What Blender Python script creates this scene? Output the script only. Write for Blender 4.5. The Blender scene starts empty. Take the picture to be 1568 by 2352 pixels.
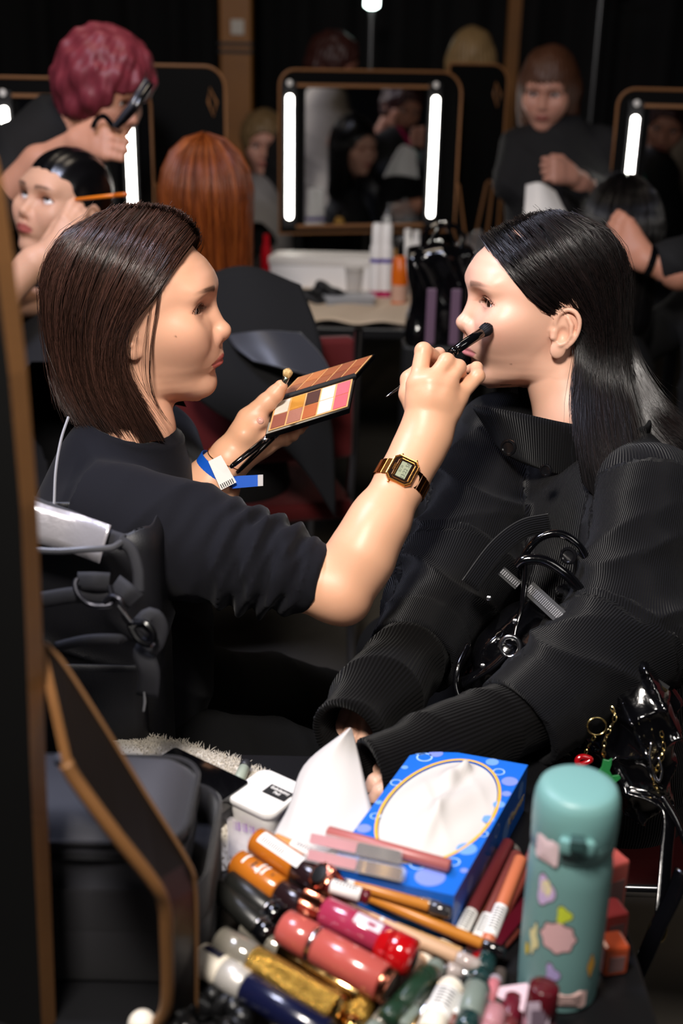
import bpy, bmesh, math, random
import numpy as np
from mathutils import Vector, Matrix
random.seed(7); RNG = np.random.default_rng(7)
SC = bpy.context.scene; COL = SC.collection
R = math.radians
# ------------------------------------------------------------------ camera
FPX, CX, CY = 2700.0, 784.0, 1176.0
PITCH, ROLL, CAM = R(21.5), R(1.2), np.array((0.0, 0.0, 1.45))
FW = np.array((0, math.cos(PITCH), -math.sin(PITCH)))
U0 = np.array((0, math.sin(PITCH), math.cos(PITCH))); R0 = np.array((1.0, 0, 0))
CR = R0*math.cos(ROLL)+U0*math.sin(ROLL); CU = U0*math.cos(ROLL)-R0*math.sin(ROLL)
def ray(px, py): return FW+(px-CX)/FPX*CR-(py-CY)/FPX*CU
def at(px, py, d): return CAM+d*ray(px, py)            # point seen at a pixel, d metres along the axis
def on_z(px, py, z):                                    # point seen at a pixel on a level plane
    r = ray(px, py); return CAM+r*((z-CAM[2])/r[2])
def proj(p):
    q = np.asarray(p)-CAM; d = q@FW
    return CX+FPX*(q@CR)/d, CY-FPX*(q@CU)/d, d
cd = bpy.data.cameras.new('camera'); cam = bpy.data.objects.new('camera', cd); COL.objects.link(cam)
cam.matrix_world = Matrix([[CR[0], CU[0], -FW[0], CAM[0]], [CR[1], CU[1], -FW[1], CAM[1]], [CR[2], CU[2], -FW[2], CAM[2]], [0, 0, 0, 1]])
cd.sensor_fit = 'VERTICAL'; cd.sensor_height = 36; cd.sensor_width = 24; cd.lens = 36*FPX/2352
cd.clip_start = 0.05; cd.dof.use_dof = True; cd.dof.focus_distance = 1.43; cd.dof.aperture_fstop = 3.2
SC.camera = cam
# ------------------------------------------------------------------ world, lights, exposure
w = bpy.data.worlds.new('world'); SC.world = w; w.use_nodes = True
w.node_tree.nodes['Background'].inputs[0].default_value = (0.55, 0.6, 0.75, 1)
w.node_tree.nodes['Background'].inputs[1].default_value = 0.003
def area(name, loc, target, size, power, color, size_y=None):
    l = bpy.data.lights.new(name, 'AREA'); l.energy = power; l.color = color; l.size = size
    if size_y: l.shape = 'RECTANGLE'; l.size_y = size_y
    o = bpy.data.objects.new(name, l); COL.objects.link(o); o.location = loc
    o.rotation_euler = (Vector(target)-Vector(loc)).to_track_quat('-Z', 'Y').to_euler(); return o
area('ceiling_work_light', (-0.26, 0.22, 2.22), (0.0, 1.35, 1.0), 0.26, 40, (1.0, 0.93, 0.86))
area('side_work_light', (-0.75, 1.45, 2.45), (-0.25, 1.45, 1.1), 0.40, 26, (0.72, 0.76, 1.0))
area('added_fill_light', (0.75, 0.15, 1.95), (-0.2, 1.4, 1.1), 0.5, 3.5, (1.0, 0.95, 0.90))  # weak fill added from high right, no actual lamp stands there
area('added_back_fill', (-0.6, 2.6, 3.0), (-0.3, 3.6, 0.9), 0.8, 11, (1.0, 0.84, 0.66))  # warm fill added to lift the background people, not a room lamp
vs = SC.view_settings; vs.view_transform = 'Standard'; vs.look = 'None'; vs.exposure = 0.0; vs.gamma = 1.0; vs.use_curve_mapping = False
# ------------------------------------------------------------------ materials
MATS = {}
def srgb(h):
    if isinstance(h, str):
        h = h.lstrip('#'); c = [int(h[i:i+2], 16)/255 for i in (0, 2, 4)]
    else: c = list(h)
    return tuple(x/12.92 if x <= .04045 else ((x+.055)/1.055)**2.4 for x in c)
def mat(name, color='#808080', rough=.5, metal=0, spec=.5, bump=None, noise=None, attr=None, emit=None, trans=0, alpha=1, coat=0, sss=0, sheen=0, aniso=0, ior=1.45):
    """bump=(kind, scale, strength); noise=(scale, amount) varies the colour a little; attr reads a colour attribute"""
    if name in MATS: return MATS[name]
    m = bpy.data.materials.new(name); m.use_nodes = True; nt = m.node_tree; b = nt.nodes['Principled BSDF']
    c = (*srgb(color), 1); b.inputs['Base Color'].default_value = c
    b.inputs['Roughness'].default_value = rough; b.inputs['Metallic'].default_value = metal
    b.inputs['Specular IOR Level'].default_value = spec; b.inputs['IOR'].default_value = ior
    b.inputs['Transmission Weight'].default_value = trans; b.inputs['Alpha'].default_value = alpha
    b.inputs['Coat Weight'].default_value = coat; b.inputs['Coat Roughness'].default_value = .08
    b.inputs['Anisotropic'].default_value = aniso
    if sss:
        b.inputs['Subsurface Weight'].default_value = sss; b.inputs['Subsurface Radius'].default_value = (1.0, .35, .2)
        b.inputs['Subsurface Scale'].default_value = .004
    if sheen: b.inputs['Sheen Weight'].default_value = sheen; b.inputs['Sheen Roughness'].default_value = .4
    if emit: b.inputs['Emission Color'].default_value = (*srgb(emit[0]), 1); b.inputs['Emission Strength'].default_value = emit[1]
    tc = nt.nodes.new('ShaderNodeTexCoord'); src = None
    if attr:
        a = nt.nodes.new('ShaderNodeAttribute'); a.attribute_name = attr; src = a.outputs['Color']; nt.links.new(src, b.inputs['Base Color'])
    if noise:
        n = nt.nodes.new('ShaderNodeTexNoise'); n.inputs['Scale'].default_value = noise[0]; n.inputs['Detail'].default_value = 4
        nt.links.new(tc.outputs['Object'], n.inputs['Vector'])
        mp = nt.nodes.new('ShaderNodeMapRange'); mp.inputs[3].default_value = 1-noise[1]; mp.inputs[4].default_value = 1+noise[1]
        nt.links.new(n.outputs['Fac'], mp.inputs[0])
        mx = nt.nodes.new('ShaderNodeMix'); mx.data_type = 'RGBA'; mx.blend_type = 'MULTIPLY'; mx.inputs[0].default_value = 1
        if src: nt.links.new(src, mx.inputs[6])
        else: mx.inputs[6].default_value = c
        nt.links.new(mp.outputs[0], mx.inputs[7]); nt.links.new(mx.outputs[2], b.inputs['Base Color'])
    if bump:
        kind, scale, strength = bump; bp = nt.nodes.new('ShaderNodeBump'); bp.inputs['Strength'].default_value = strength; bp.inputs['Distance'].default_value = .001
        if kind == 'noise':
            t = nt.nodes.new('ShaderNodeTexNoise'); t.inputs['Scale'].default_value = scale; t.inputs['Detail'].default_value = 5
            nt.links.new(tc.outputs['Object'], t.inputs['Vector']); nt.links.new(t.outputs['Fac'], bp.inputs['Height'])
        elif kind == 'voronoi':
            t = nt.nodes.new('ShaderNodeTexVoronoi'); t.inputs['Scale'].default_value = scale
            nt.links.new(tc.outputs['Object'], t.inputs['Vector']); nt.links.new(t.outputs['Distance'], bp.inputs['Height'])
        elif kind == 'rib':                     # ribs along a per-vertex arc-length attribute "rib"
            a = nt.nodes.new('ShaderNodeAttribute'); a.attribute_name = 'rib'
            mm = nt.nodes.new('ShaderNodeMath'); mm.operation = 'MULTIPLY'; mm.inputs[1].default_value = scale
            s = nt.nodes.new('ShaderNodeMath'); s.operation = 'SINE'
            nt.links.new(a.outputs['Fac'], mm.inputs[0]); nt.links.new(mm.outputs[0], s.inputs[0]); nt.links.new(s.outputs[0], bp.inputs['Height'])
            bp.inputs['Distance'].default_value = .0012
        nt.links.new(bp.outputs[0], b.inputs['Normal'])
    MATS[name] = m; return m
# ------------------------------------------------------------------ objects
def tag(o, label=None, cat=None, group=None, kind=None):
    for k, v in (('label', label), ('category', cat), ('group', group), ('kind', kind)):
        if v: o[k] = v
    return o
def empty(name, loc, label=None, cat=None, group=None):
    o = bpy.data.objects.new(name, None); COL.objects.link(o); o.location = [float(v) for v in loc]; o.empty_display_size = .02
    return tag(o, label, cat, group)
def wmat(o):
    return (wmat(o.parent) @ o.matrix_parent_inverse @ o.matrix_basis) if o.parent else o.matrix_basis.copy()
def link(name, me, m, parent=None):
    o = bpy.data.objects.new(name, me); COL.objects.link(o)
    if m is not None and not me.materials:
        for q in (m if isinstance(m, (list, tuple)) else [m]): me.materials.append(q)
    if parent is not None: o.parent = parent; o.matrix_parent_inverse = wmat(parent).inverted()
    return o
def mesh_np(V, F, smooth=True, colors=None, rib=None, fmat=None):
    """V (n,3), F (m,k) array or list of lists"""
    me = bpy.data.meshes.new('mesh'); V = np.asarray(V, np.float32)
    if isinstance(F, np.ndarray):
        m, k = F.shape; me.vertices.add(len(V)); me.vertices.foreach_set('co', V.ravel())
        me.loops.add(m*k); me.loops.foreach_set('vertex_index', F.astype(np.int32).ravel())
        me.polygons.add(m); me.polygons.foreach_set('loop_start', np.arange(0, m*k, k, dtype=np.int32))
        me.polygons.foreach_set('loop_total', np.full(m, k, np.int32)); me.update(calc_edges=True); me.validate()
    else: me.from_pydata([tuple(map(float, v)) for v in V], [], F); me.update()
    me.polygons.foreach_set('use_smooth', np.full(len(me.polygons), smooth))
    if colors is not None:
        a = me.color_attributes.new('col', 'FLOAT_COLOR', 'POINT'); c = np.ones((len(V), 4), np.float32); c[:, :3] = colors; a.data.foreach_set('color', c.ravel())
    if rib is not None:
        a = me.attributes.new('rib', 'FLOAT', 'POINT'); a.data.foreach_set('value', np.asarray(rib, np.float32))
    if fmat is not None: me.polygons.foreach_set('material_index', np.asarray(fmat, np.int32))
    return me
class MB:
    """collects shapes for ONE mesh"""
    def __init__(s): s.v = []; s.f = []; s.m = []
    def add(s, V, F, mi=0):
        n = len(s.v); s.v += [tuple(map(float, q)) for q in V]; s.f += [[i+n for i in q] for q in F]; s.m += [mi]*len(F); return s
    def box(s, lo, hi, M=None, mi=0):
        V = [(x, y, z) for x in (lo[0], hi[0]) for y in (lo[1], hi[1]) for z in (lo[2], hi[2])]
        if M is not None: V = [M @ Vector(q) for q in V]
        return s.add(V, [(0, 1, 3, 2), (4, 6, 7, 5), (0, 4, 5, 1), (2, 3, 7, 6), (0, 2, 6, 4), (1, 5, 7, 3)], mi)
    def tube(s, pts, r, n=10, mi=0, closed=False, caps=True, flat=None):
        pts = [np.asarray(p, float) for p in pts]; k = len(pts)
        rr = r if hasattr(r, '__len__') else [r]*k
        V = []; up = None
        for i, p in enumerate(pts):
            a = pts[(i-1) % k] if (i or closed) else p; b = pts[(i+1) % k] if (i < k-1 or closed) else p
            t = b-a; t = t/(np.linalg.norm(t)+1e-12)
            if up is None:
                up = np.array((0, 0, 1.0)) if abs(t[2]) < .9 else np.array((1.0, 0, 0))
            up = up-t*(up@t); up /= np.linalg.norm(up)+1e-12; sd = np.cross(t, up)
            for j in range(n):
                an = 2*math.pi*j/n; c, q = math.cos(an), math.sin(an)
                if flat: q *= flat
                V.append(p+rr[i]*(c*sd+q*up))
        F = []
        for i in range(k if closed else k-1):
            for j in range(n):
                a0, a1 = i*n+j, i*n+(j+1) % n; b0, b1 = ((i+1) % k)*n+j, ((i+1) % k)*n+(j+1) % n
                F.append((a0, a1, b1, b0))
        if caps and not closed: F.append(tuple(range(n-1, -1, -1))); F.append(tuple((k-1)*n+j for j in range(n)))
        return s.add(V, F, mi)
    def lathe(s, prof, n=24, M=None, mi=0, cap=True):
        """prof: list of (r, z)"""
        V = []
        for r, z in prof:
            for j in range(n):
                a = 2*math.pi*j/n; q = Vector((r*math.cos(a), r*math.sin(a), z)); V.append(M @ q if M is not None else q)
        F = [(i*n+j, i*n+(j+1) % n, (i+1)*n+(j+1) % n, (i+1)*n+j) for i in range(len(prof)-1) for j in range(n)]
        if cap: F.append(tuple(range(n-1, -1, -1))); F.append(tuple((len(prof)-1)*n+j for j in range(n)))
        return s.add(V, F, mi)
    def prism(s, outline, d0, d1, M=None, mi=0):
        """outline of (x,z), extruded in y from d0 to d1"""
        n = len(outline); V = [Vector((x, d, z)) for d in (d0, d1) for x, z in outline]
        if M is not None: V = [M @ q for q in V]
        F = [tuple(range(n)), tuple(range(2*n-1, n-1, -1))]+[(i, i+n, (i+1) % n+n, (i+1) % n) for i in range(n)]
        return s.add(V, F, mi)
    def mesh(s, smooth=False, bevel=0, seg=2, sharp=40):
        me = bpy.data.meshes.new('mesh'); me.from_pydata(s.v, [], s.f); me.update()
        me.polygons.foreach_set('material_index', np.asarray(s.m, np.int32))
        bm = bmesh.new(); bm.from_mesh(me); bmesh.ops.recalc_face_normals(bm, faces=bm.faces)
        if bevel:
            ed = [e for e in bm.edges if len(e.link_faces) == 2 and e.calc_face_angle(0) > R(30)]
            bmesh.ops.bevel(bm, geom=ed, offset=bevel, segments=seg, affect='EDGES', profile=.5, clamp_overlap=True)
        bm.to_mesh(me); bm.free()
        if smooth:
            me.polygons.foreach_set('use_smooth', np.full(len(me.polygons), True))
            try: me.set_sharp_from_angle(angle=R(sharp))
            except Exception: pass
        return me
    def build(s, name, m, parent=None, smooth=False, bevel=0, seg=2, sharp=40):
        return link(name, s.mesh(smooth, bevel, seg, sharp), m, parent)
def copy_tree(o, parent=None):
    c = o.copy(); COL.objects.link(c); c.parent = parent
    for ch in o.children: copy_tree(ch, c)
    return c
def frame(loc, xax, zax):
    """matrix with local x along xax and local z close to zax"""
    x = Vector([float(v) for v in xax]).normalized(); z = Vector([float(v) for v in zax]); z = (z-x*z.dot(x)).normalized(); y = z.cross(x)
    M = Matrix.Identity(4)
    for i in range(3): M[i][0] = x[i]; M[i][1] = y[i]; M[i][2] = z[i]; M[i][3] = float(loc[i])
    return M
def spline(pts, n, closed=False):
    """Catmull-Rom through pts (k,d) -> (n,d)"""
    P = np.asarray(pts, float); k = len(P)
    if closed: Q = np.vstack([P[-1:], P, P[:2]]); t = np.linspace(0, k, n, endpoint=False)
    else: Q = np.vstack([2*P[:1]-P[1:2], P, 2*P[-1:]-P[-2:-1]]); t = np.linspace(0, k-1, n)
    i = np.minimum(t.astype(int), (k if closed else k-1)-1); u = (t-i)[:, None]
    a, b, c, d = Q[i], Q[i+1], Q[i+2], Q[i+3]
    return .5*(2*b+(c-a)*u+(2*a-5*b+4*c-d)*u**2+(3*b-a-3*c+d)*u**3)
def text_mesh(body, size, depth=.0002, font_shear=0, bold=0):
    c = bpy.data.curves.new('text', 'FONT'); c.body = body; c.size = size; c.extrude = depth; c.align_x = 'CENTER'; c.align_y = 'CENTER'; c.offset = bold; c.resolution_u = 3; c.shear = font_shear
    o = bpy.data.objects.new('text', c); COL.objects.link(o); dg = bpy.context.evaluated_depsgraph_get()
    me = bpy.data.meshes.new_from_object(o.evaluated_get(dg)); bpy.data.objects.remove(o); bpy.data.curves.remove(c); return me
def text_on(name, body, size, M, m, parent, depth=.0002, shear=0, bold=0):
    me = text_mesh(body, size, depth, shear, bold); me.transform(M); me.materials.clear(); return link(name, me, m, parent)
# ------------------------------------------------------------------ distance fields -> meshes
f32 = np.float32
def smin(a, b, k):
    h = np.maximum(k-np.abs(a-b), 0)/k; return np.minimum(a, b)-h*h*k*.25
def smax(a, b, k): return -smin(-a, -b, k)
def ell(P, c, r, B=None):
    q = P-np.asarray(c, f32)
    if B is not None: q = q@np.asarray(B, f32)
    r = np.asarray(r, f32); a = q/r; k0 = np.sqrt(np.einsum('ij,ij->i', a, a)); b = a/r; k1 = np.sqrt(np.einsum('ij,ij->i', b, b))+f32(1e-9)
    return k0*(k0-1)/k1
def cap(P, a, b, ra, rb=None):
    a = np.asarray(a, f32); b = np.asarray(b, f32); rb = ra if rb is None else rb
    ab = b-a; q = P-a; L2 = max(float(ab@ab), 1e-12); t = q@ab; h = np.clip(t/f32(L2), 0, 1)
    return np.sqrt(np.maximum(np.einsum('ij,ij->i', q, q)-h*(2*t-h*f32(L2)), 0))-(f32(ra)+f32(rb-ra)*h)
def chain(P, pts, rs, k=0):
    d = None
    for i in range(len(pts)-1):
        e = cap(P, pts[i], pts[i+1], rs[i], rs[i+1]); d = e if d is None else (smin(d, e, k) if k else np.minimum(d, e))
    return d
def rbox(P, c, half, rad, B=None):
    q = P-np.asarray(c, f32)
    if B is not None: q = q@np.asarray(B, f32)
    q = np.abs(q)-(np.asarray(half, f32)-rad); return np.sqrt((np.maximum(q, 0)**2).sum(1))+np.minimum(q.max(1), 0)-rad
def basis(xax, zax):
    """columns are local axes in world; q@B gives local coordinates"""
    M = frame((0, 0, 0), xax, zax); return np.array([[M[i][j] for j in range(3)] for i in range(3)])
def evalc(fn, P, n=400000):
    return np.concatenate([fn(P[i:i+n]) for i in range(0, len(P), n)]) if len(P) > n else fn(P)
def sdf_mesh(fn, lo, hi, h, B=10, margin=1.35, newton=1):
    lo = np.asarray(lo, float); hi = np.asarray(hi, float); nb = np.ceil((hi-lo)/(B*h)).astype(int)
    g = np.stack(np.meshgrid(*[np.arange(n) for n in nb], indexing='ij'), -1).reshape(-1, 3)
    cen = (lo+(g+.5)*B*h).astype(f32); d = evalc(fn, cen); g = g[np.abs(d) < .87*B*h*margin]
    off = np.stack(np.meshgrid(*[np.arange(B+1)]*3, indexing='ij'), -1).reshape(-1, 3)
    N = nb*B+2; K = lambda c: (c[..., 0].astype(np.int64)*N[1]+c[..., 1])*N[2]+c[..., 2]
    cells = []; pos = []; edges = []
    for s in range(0, len(g), 150):
        gg = g[s:s+150]; ci = gg[:, None, :]*B+off[None]
        D = evalc(fn, (lo+ci.reshape(-1, 3)*h).astype(f32)).reshape(len(gg), B+1, B+1, B+1)
        S = D < 0
        # vertices
        acc = np.zeros((len(gg), B, B, B, 3), f32); cnt = np.zeros((len(gg), B, B, B), f32)
        sl = lambda o, ax: tuple(slice(o[i], o[i]+B) for i in range(3))
        for ax in range(3):
            oth = [i for i in range(3) if i != ax]
            for u in (0, 1):
                for v in (0, 1):
                    o = [0, 0, 0]; o[oth[0]] = u; o[oth[1]] = v; o2 = list(o); o2[ax] = 1
                    a = D[(slice(None),)+sl(o, ax)]; b = D[(slice(None),)+sl(o2, ax)]; x = (a < 0) != (b < 0)
                    t = np.where(x, a/np.where(x, a-b, 1), 0); cnt += x
                    for i in range(3): acc[..., i] += x*(t if i == ax else o[i])
        act = np.argwhere(cnt > 0)
        if not len(act): continue
        cc = gg[act[:, 0]]*B+act[:, 1:]; cells.append(K(cc)); a_ = acc[tuple(act.T)]/cnt[tuple(act.T)][:, None]; pos.append(lo+(cc+a_)*h)
        for ax in range(3):
            s0 = [slice(0, B+1)]*3; s1 = [slice(0, B+1)]*3; s0[ax] = slice(0, B); s1[ax] = slice(1, B+1)
            A = S[(slice(None),)+tuple(s0)]; C = S[(slice(None),)+tuple(s1)]; e = np.argwhere(A != C)
            if len(e): edges.append(np.column_stack([gg[e[:, 0]]*B+e[:, 1:], np.full(len(e), ax), A[tuple(e.T)]]))
    cells = np.concatenate(cells); pos = np.concatenate(pos); u, ix = np.unique(cells, return_index=True); V = pos[ix]
    E = np.unique(np.concatenate(edges), axis=0); F = []
    for ax in range(3):
        e = E[E[:, 3] == ax]; c = e[:, :3]; b, d_ = [(1, 2), (2, 0), (0, 1)][ax]
        q = []
        for (s1, s2) in ((0, 0), (1, 0), (1, 1), (0, 1)):
            k = c.copy(); k[:, b] -= s1; k[:, d_] -= s2; q.append(k)
        ok = np.all([(k >= 0).all(1) for k in q], 0); kk = [K(k) for k in q]; id_ = [np.minimum(np.searchsorted(u, k), len(u)-1) for k in kk]
        for k, i in zip(kk, id_): ok &= u[i] == k
        q = np.column_stack(id_)[ok]; fl = e[ok, 4] == 1; q[~fl] = q[~fl][:, ::-1]; F.append(q)
    F = np.concatenate(F)
    for _ in range(newton):
        P = V.astype(f32); d0 = evalc(fn, P); e = h*.3; G = np.stack([evalc(fn, P+np.eye(3, dtype=f32)[i]*f32(e))-d0 for i in range(3)], 1)/e
        st = -(d0/np.maximum((G*G).sum(1), .2))[:, None]*G; st = np.clip(st, -h*.7, h*.7); V = V+st
    return V, F
# ------------------------------------------------------------------ heads (local: x forward, y left, z up, z=0 at the eyes)
PROF = np.array([  # z, front x, back x, half width
 (.070, .030, -.020, .030), (.055, .066, -.022, .052), (.040, .0805, -.024, .0625), (.022, .0855, -.026, .0655), (.008, .0815, -.026, .0660), (-.004, .0770, -.024, .0655), (-.020, .0775, -.022, .0645),
 (-.034, .0800, -.020, .0625), (-.046, .0820, -.018, .0602), (-.060, .0825, -.015, .0570), (-.070, .0815, -.011, .0552), (-.080, .0775, -.004, .0522),
 (-.090, .0765, .006, .0470), (-.098, .0758, .017, .0400), (-.105, .0735, .028, .0300), (-.110, .0690, .037, .0220), (-.1135, .0640, .045, .0130), (-.1155, .0570, .050, .006)])
_zg = np.linspace(.075, -.120, 200); _k = np.exp(-np.linspace(-2.2, 2.2, 13)**2); _k /= _k.sum()
def _sm(v): return np.convolve(np.pad(v, 6, mode='edge'), _k, 'valid')
PROF = np.column_stack([_zg]+[_sm(np.interp(_zg, PROF[::-1, 0], PROF[::-1, i])) for i in (1, 2, 3)])
def near(P, d, c, rad, fn):
    """apply fn(P_subset, d_subset) only close to c"""
    q = P-np.asarray(c, f32); m = np.einsum('ij,ij->i', q, q) < rad*rad
    if m.any(): d[m] = fn(P[m], d[m])
    return d
def ear_sdf(P, side, o, lean=.30):
    """P local head coords, side +1 left / -1 right, o = ear centre"""
    q = (P-np.asarray(o, f32)); s = f32(side)
    ca, sa = math.cos(lean), math.sin(lean); ct, st = math.cos(.16), math.sin(.16)
    back, y, z = -q[:, 0], q[:, 1]*s, q[:, 2]
    u = back*ca+y*sa; w = -back*sa+y*ca                     # ear plane: u back, v up, w outwards
    Q = np.stack([u*ct-z*st, z*ct+u*st, w], 1)
    d = ell(Q, (.0015, .003, .0), (.0165, .0265, .0042))
    rim = [(-.007, .000, .001), (-.012, .009, .003), (-.0105, .021, .004), (-.002, .0295, .0055), (.008, .0285, .0065), (.0155, .020, .0070), (.0175, .007, .0065), (.0150, -.006, .0055), (.009, -.0165, .004)]
    d = smin(d, chain(Q, spline(rim, 22), list(np.interp(np.linspace(0, 8, 22), range(9), [.0022, .0026, .0028, .0030, .0031, .0030, .0028, .0027, .0026]))), .003)
    d = smin(d, ell(Q, (-.0015, -.0235, .002), (.0095, .0105, .0042)), .005)              # lobe
    d = smin(d, chain(Q, [(.001, .020, .004), (.008, .011, .006), (.0095, .000, .006), (.006, -.009, .005), (.000, -.0145, .005)], [.0022, .0028, .0030, .0030, .0030]), .004)
    d = smax(d, -ell(Q, (-.0005, -.002, .008), (.0078, .0105, .0085)), .003)               # concha
    d = smax(d, -chain(Q, [(-.004, .022, .007), (.006, .023, .008), (.0125, .014, .009), (.0135, .003, .0085)], [.0014, .0022, .0024, .0018]), .002)
    d = smin(d, chain(Q, [(-.0115, -.001, .002), (-.0105, -.008, .003)], [.0042, .0040]), .004)     # tragus
    return d
def almond(y, z, c, wd, up, dn, tilt):
    """<0 inside the eye opening; y measured outwards from the eye centre"""
    a = (y)/wd; zz = z-c-tilt*y
    top = up*(1-np.clip(np.abs(a), 0, 1.5)**2.2); bot = -dn*(1-np.clip(np.abs(a), 0, 1.5)**2.0)
    return np.maximum(zz-top, bot-zz)
def head_sdf(P, p):
    P = P.astype(f32); lg = p.get('long', 1)
    if lg != 1: P = P.copy(); P[:, 2] = np.where(P[:, 2] < -.006, (P[:, 2]+.006)/lg-.006, P[:, 2])
    ay = np.abs(P[:, 1]); M = np.stack([P[:, 0], ay, P[:, 2]], 1)
    x, z = P[:, 0], P[:, 2]
    pr = p.get('prof', PROF); zs = pr[::-1, 0]
    xf = np.interp(z, zs, pr[::-1, 1]); xb = np.interp(z, zs, pr[::-1, 2]); wd = np.interp(z, zs, pr[::-1, 3])*p.get('wide', 1)
    a = np.where(x > xb, xf-xb, .040); n = 2.35
    k = (np.abs((x-xb)/a)**n+np.abs(ay/wd)**n)**(1/n); d = ((k-1)*.044).astype(f32)
    d = np.maximum(d, np.maximum(z-.070, -.1155-z))
    d = smin(d, ell(M, (-.010, 0, .020), (.0935, .0735, .087)), .022)
    d = smin(d, ell(M, (.050, .049, -.022), (.022, .0155, .015)), .024)                     # cheekbones
    d = smin(d, ell(M, (.043, .036, -.037), (.029, .0170, .022)), .034)                      # cheeks
    d = smin(d, ell(M, (.068, 0, -.054), (.0195, .026, .024)), .016)                        # muzzle
    e = (.0600, .0325, -.0005); op = p.get('open', 1.0); ez = p.get('eyez', 0); tl = p.get('tilt', -.02)
    def eye(M, d):
        x, ay, z = M.T
        d = smin(d, ell(M, (.0690, .026, .0225), (.012, .022, .0090)), .018)                 # brow ridge
        d = smax(d, -ell(M, (.0925, .0315, .000), (.0160, .0200, .0120)), .016)              # sockets
        d = smin(d, ell(M, e, (.0150, .0162, .0146)), .007)                                  # lids
        al = almond(ay-e[1], z, e[2]+ez, .0166, .0068*op, .0040*op, tl)
        d = smax(d, -np.maximum(al, .050-x), .0012)
        cz = almond(ay-e[1], z, e[2]+ez, .0190, .0102*op, .02, tl)
        cr = np.maximum(np.abs(cz)-.0004, np.maximum(.064-x, e[2]+.0005-z)); return smax(d, -cr, .0018)
    d = near(M, d, (.072, .0325, .005), .060, eye)
    nx, nz = p.get('nose', (.1035, -.0290))
    def nose(M, d):
        d = smin(d, chain(M, [(.0715, 0, .017), (.0775, 0, .000), (nx-.0145, 0, nz+.011), (nx-.0090, 0, nz+.001)], [.0062, .0056, .0068, .0080]), .012)
        d = smin(d, ell(M, (nx-.0095, 0, nz-.0005), (.0095, .0100, .0085)), .006)
        d = smin(d, ell(M, (nx-.0195, .0115, nz-.0068), (.0098, .0066, .0085)), .0060)       # wings
        d = smin(d, chain(M, [(nx-.010, 0, nz-.0060), (nx-.0185, 0, nz-.0125)], [.0045, .0050]), .006)
        d = smax(d, -ell(M, (nx-.0148, .0062, nz-.0145), (.0058, .0030, .0055)), .003)        # nostrils
        return smax(d, -chain(M, [(nx-.030, .0200, nz-.004), (nx-.025, .0210, nz-.015)], [.0022, .0018]), .006)
    d = near(M, d, (.090, 0, -.025), .060, nose)
    lx, lz = p.get('lip', (.0930, -.0610)); fw = p.get('lipw', .0235); lu = p.get('lipu', 0)
    def mouth(M, d):
        ay = M[:, 1]; qx = M[:, 0]+.0125*(ay/fw)**2; qz = M[:, 2]+.0010*(ay/fw)**2
        tap = np.clip(1-(ay/fw)**2, .02, 1)**.5
        up = np.sqrt((qx-(lx-.0060))**2+((qz-(lz+.0042))/.95)**2)-(.0058+lu)*tap
        lo_ = np.sqrt((qx-(lx-.0068))**2+(qz-(lz-.0052))**2)-(.0064+lu)*tap
        d = smin(d, np.maximum(up, ay-fw), .0055); d = smin(d, np.maximum(lo_, ay-fw*.92), .0055)
        gr = np.sqrt((qx-(lx+.0015))**2*.35+(qz-(lz-.0003))**2)-.0016*tap
        d = smax(d, -np.maximum(gr, ay-fw*1.02), .0022)
        d = smin(d, ell(M, (.0615, 0, -.0975), (.0140, .017, .0130)), .018)                   # chin
        return smax(d, -cap(M, (.0905, -.01, -.0810), (.0875, .014, -.0810), .0050), .010)
    d = near(M, d, (.080, 0, -.080), .060, mouth)
    eo = p.get('ear', (-.010, .0725, -.016))
    for s in (1, -1):
        d = near(P, d, (eo[0]-.003, eo[1]*s, eo[2]), .062, lambda Q, dd: smin(dd, ear_sdf(Q, s, (eo[0], eo[1]*s, eo[2])), .004))
    return d
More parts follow.
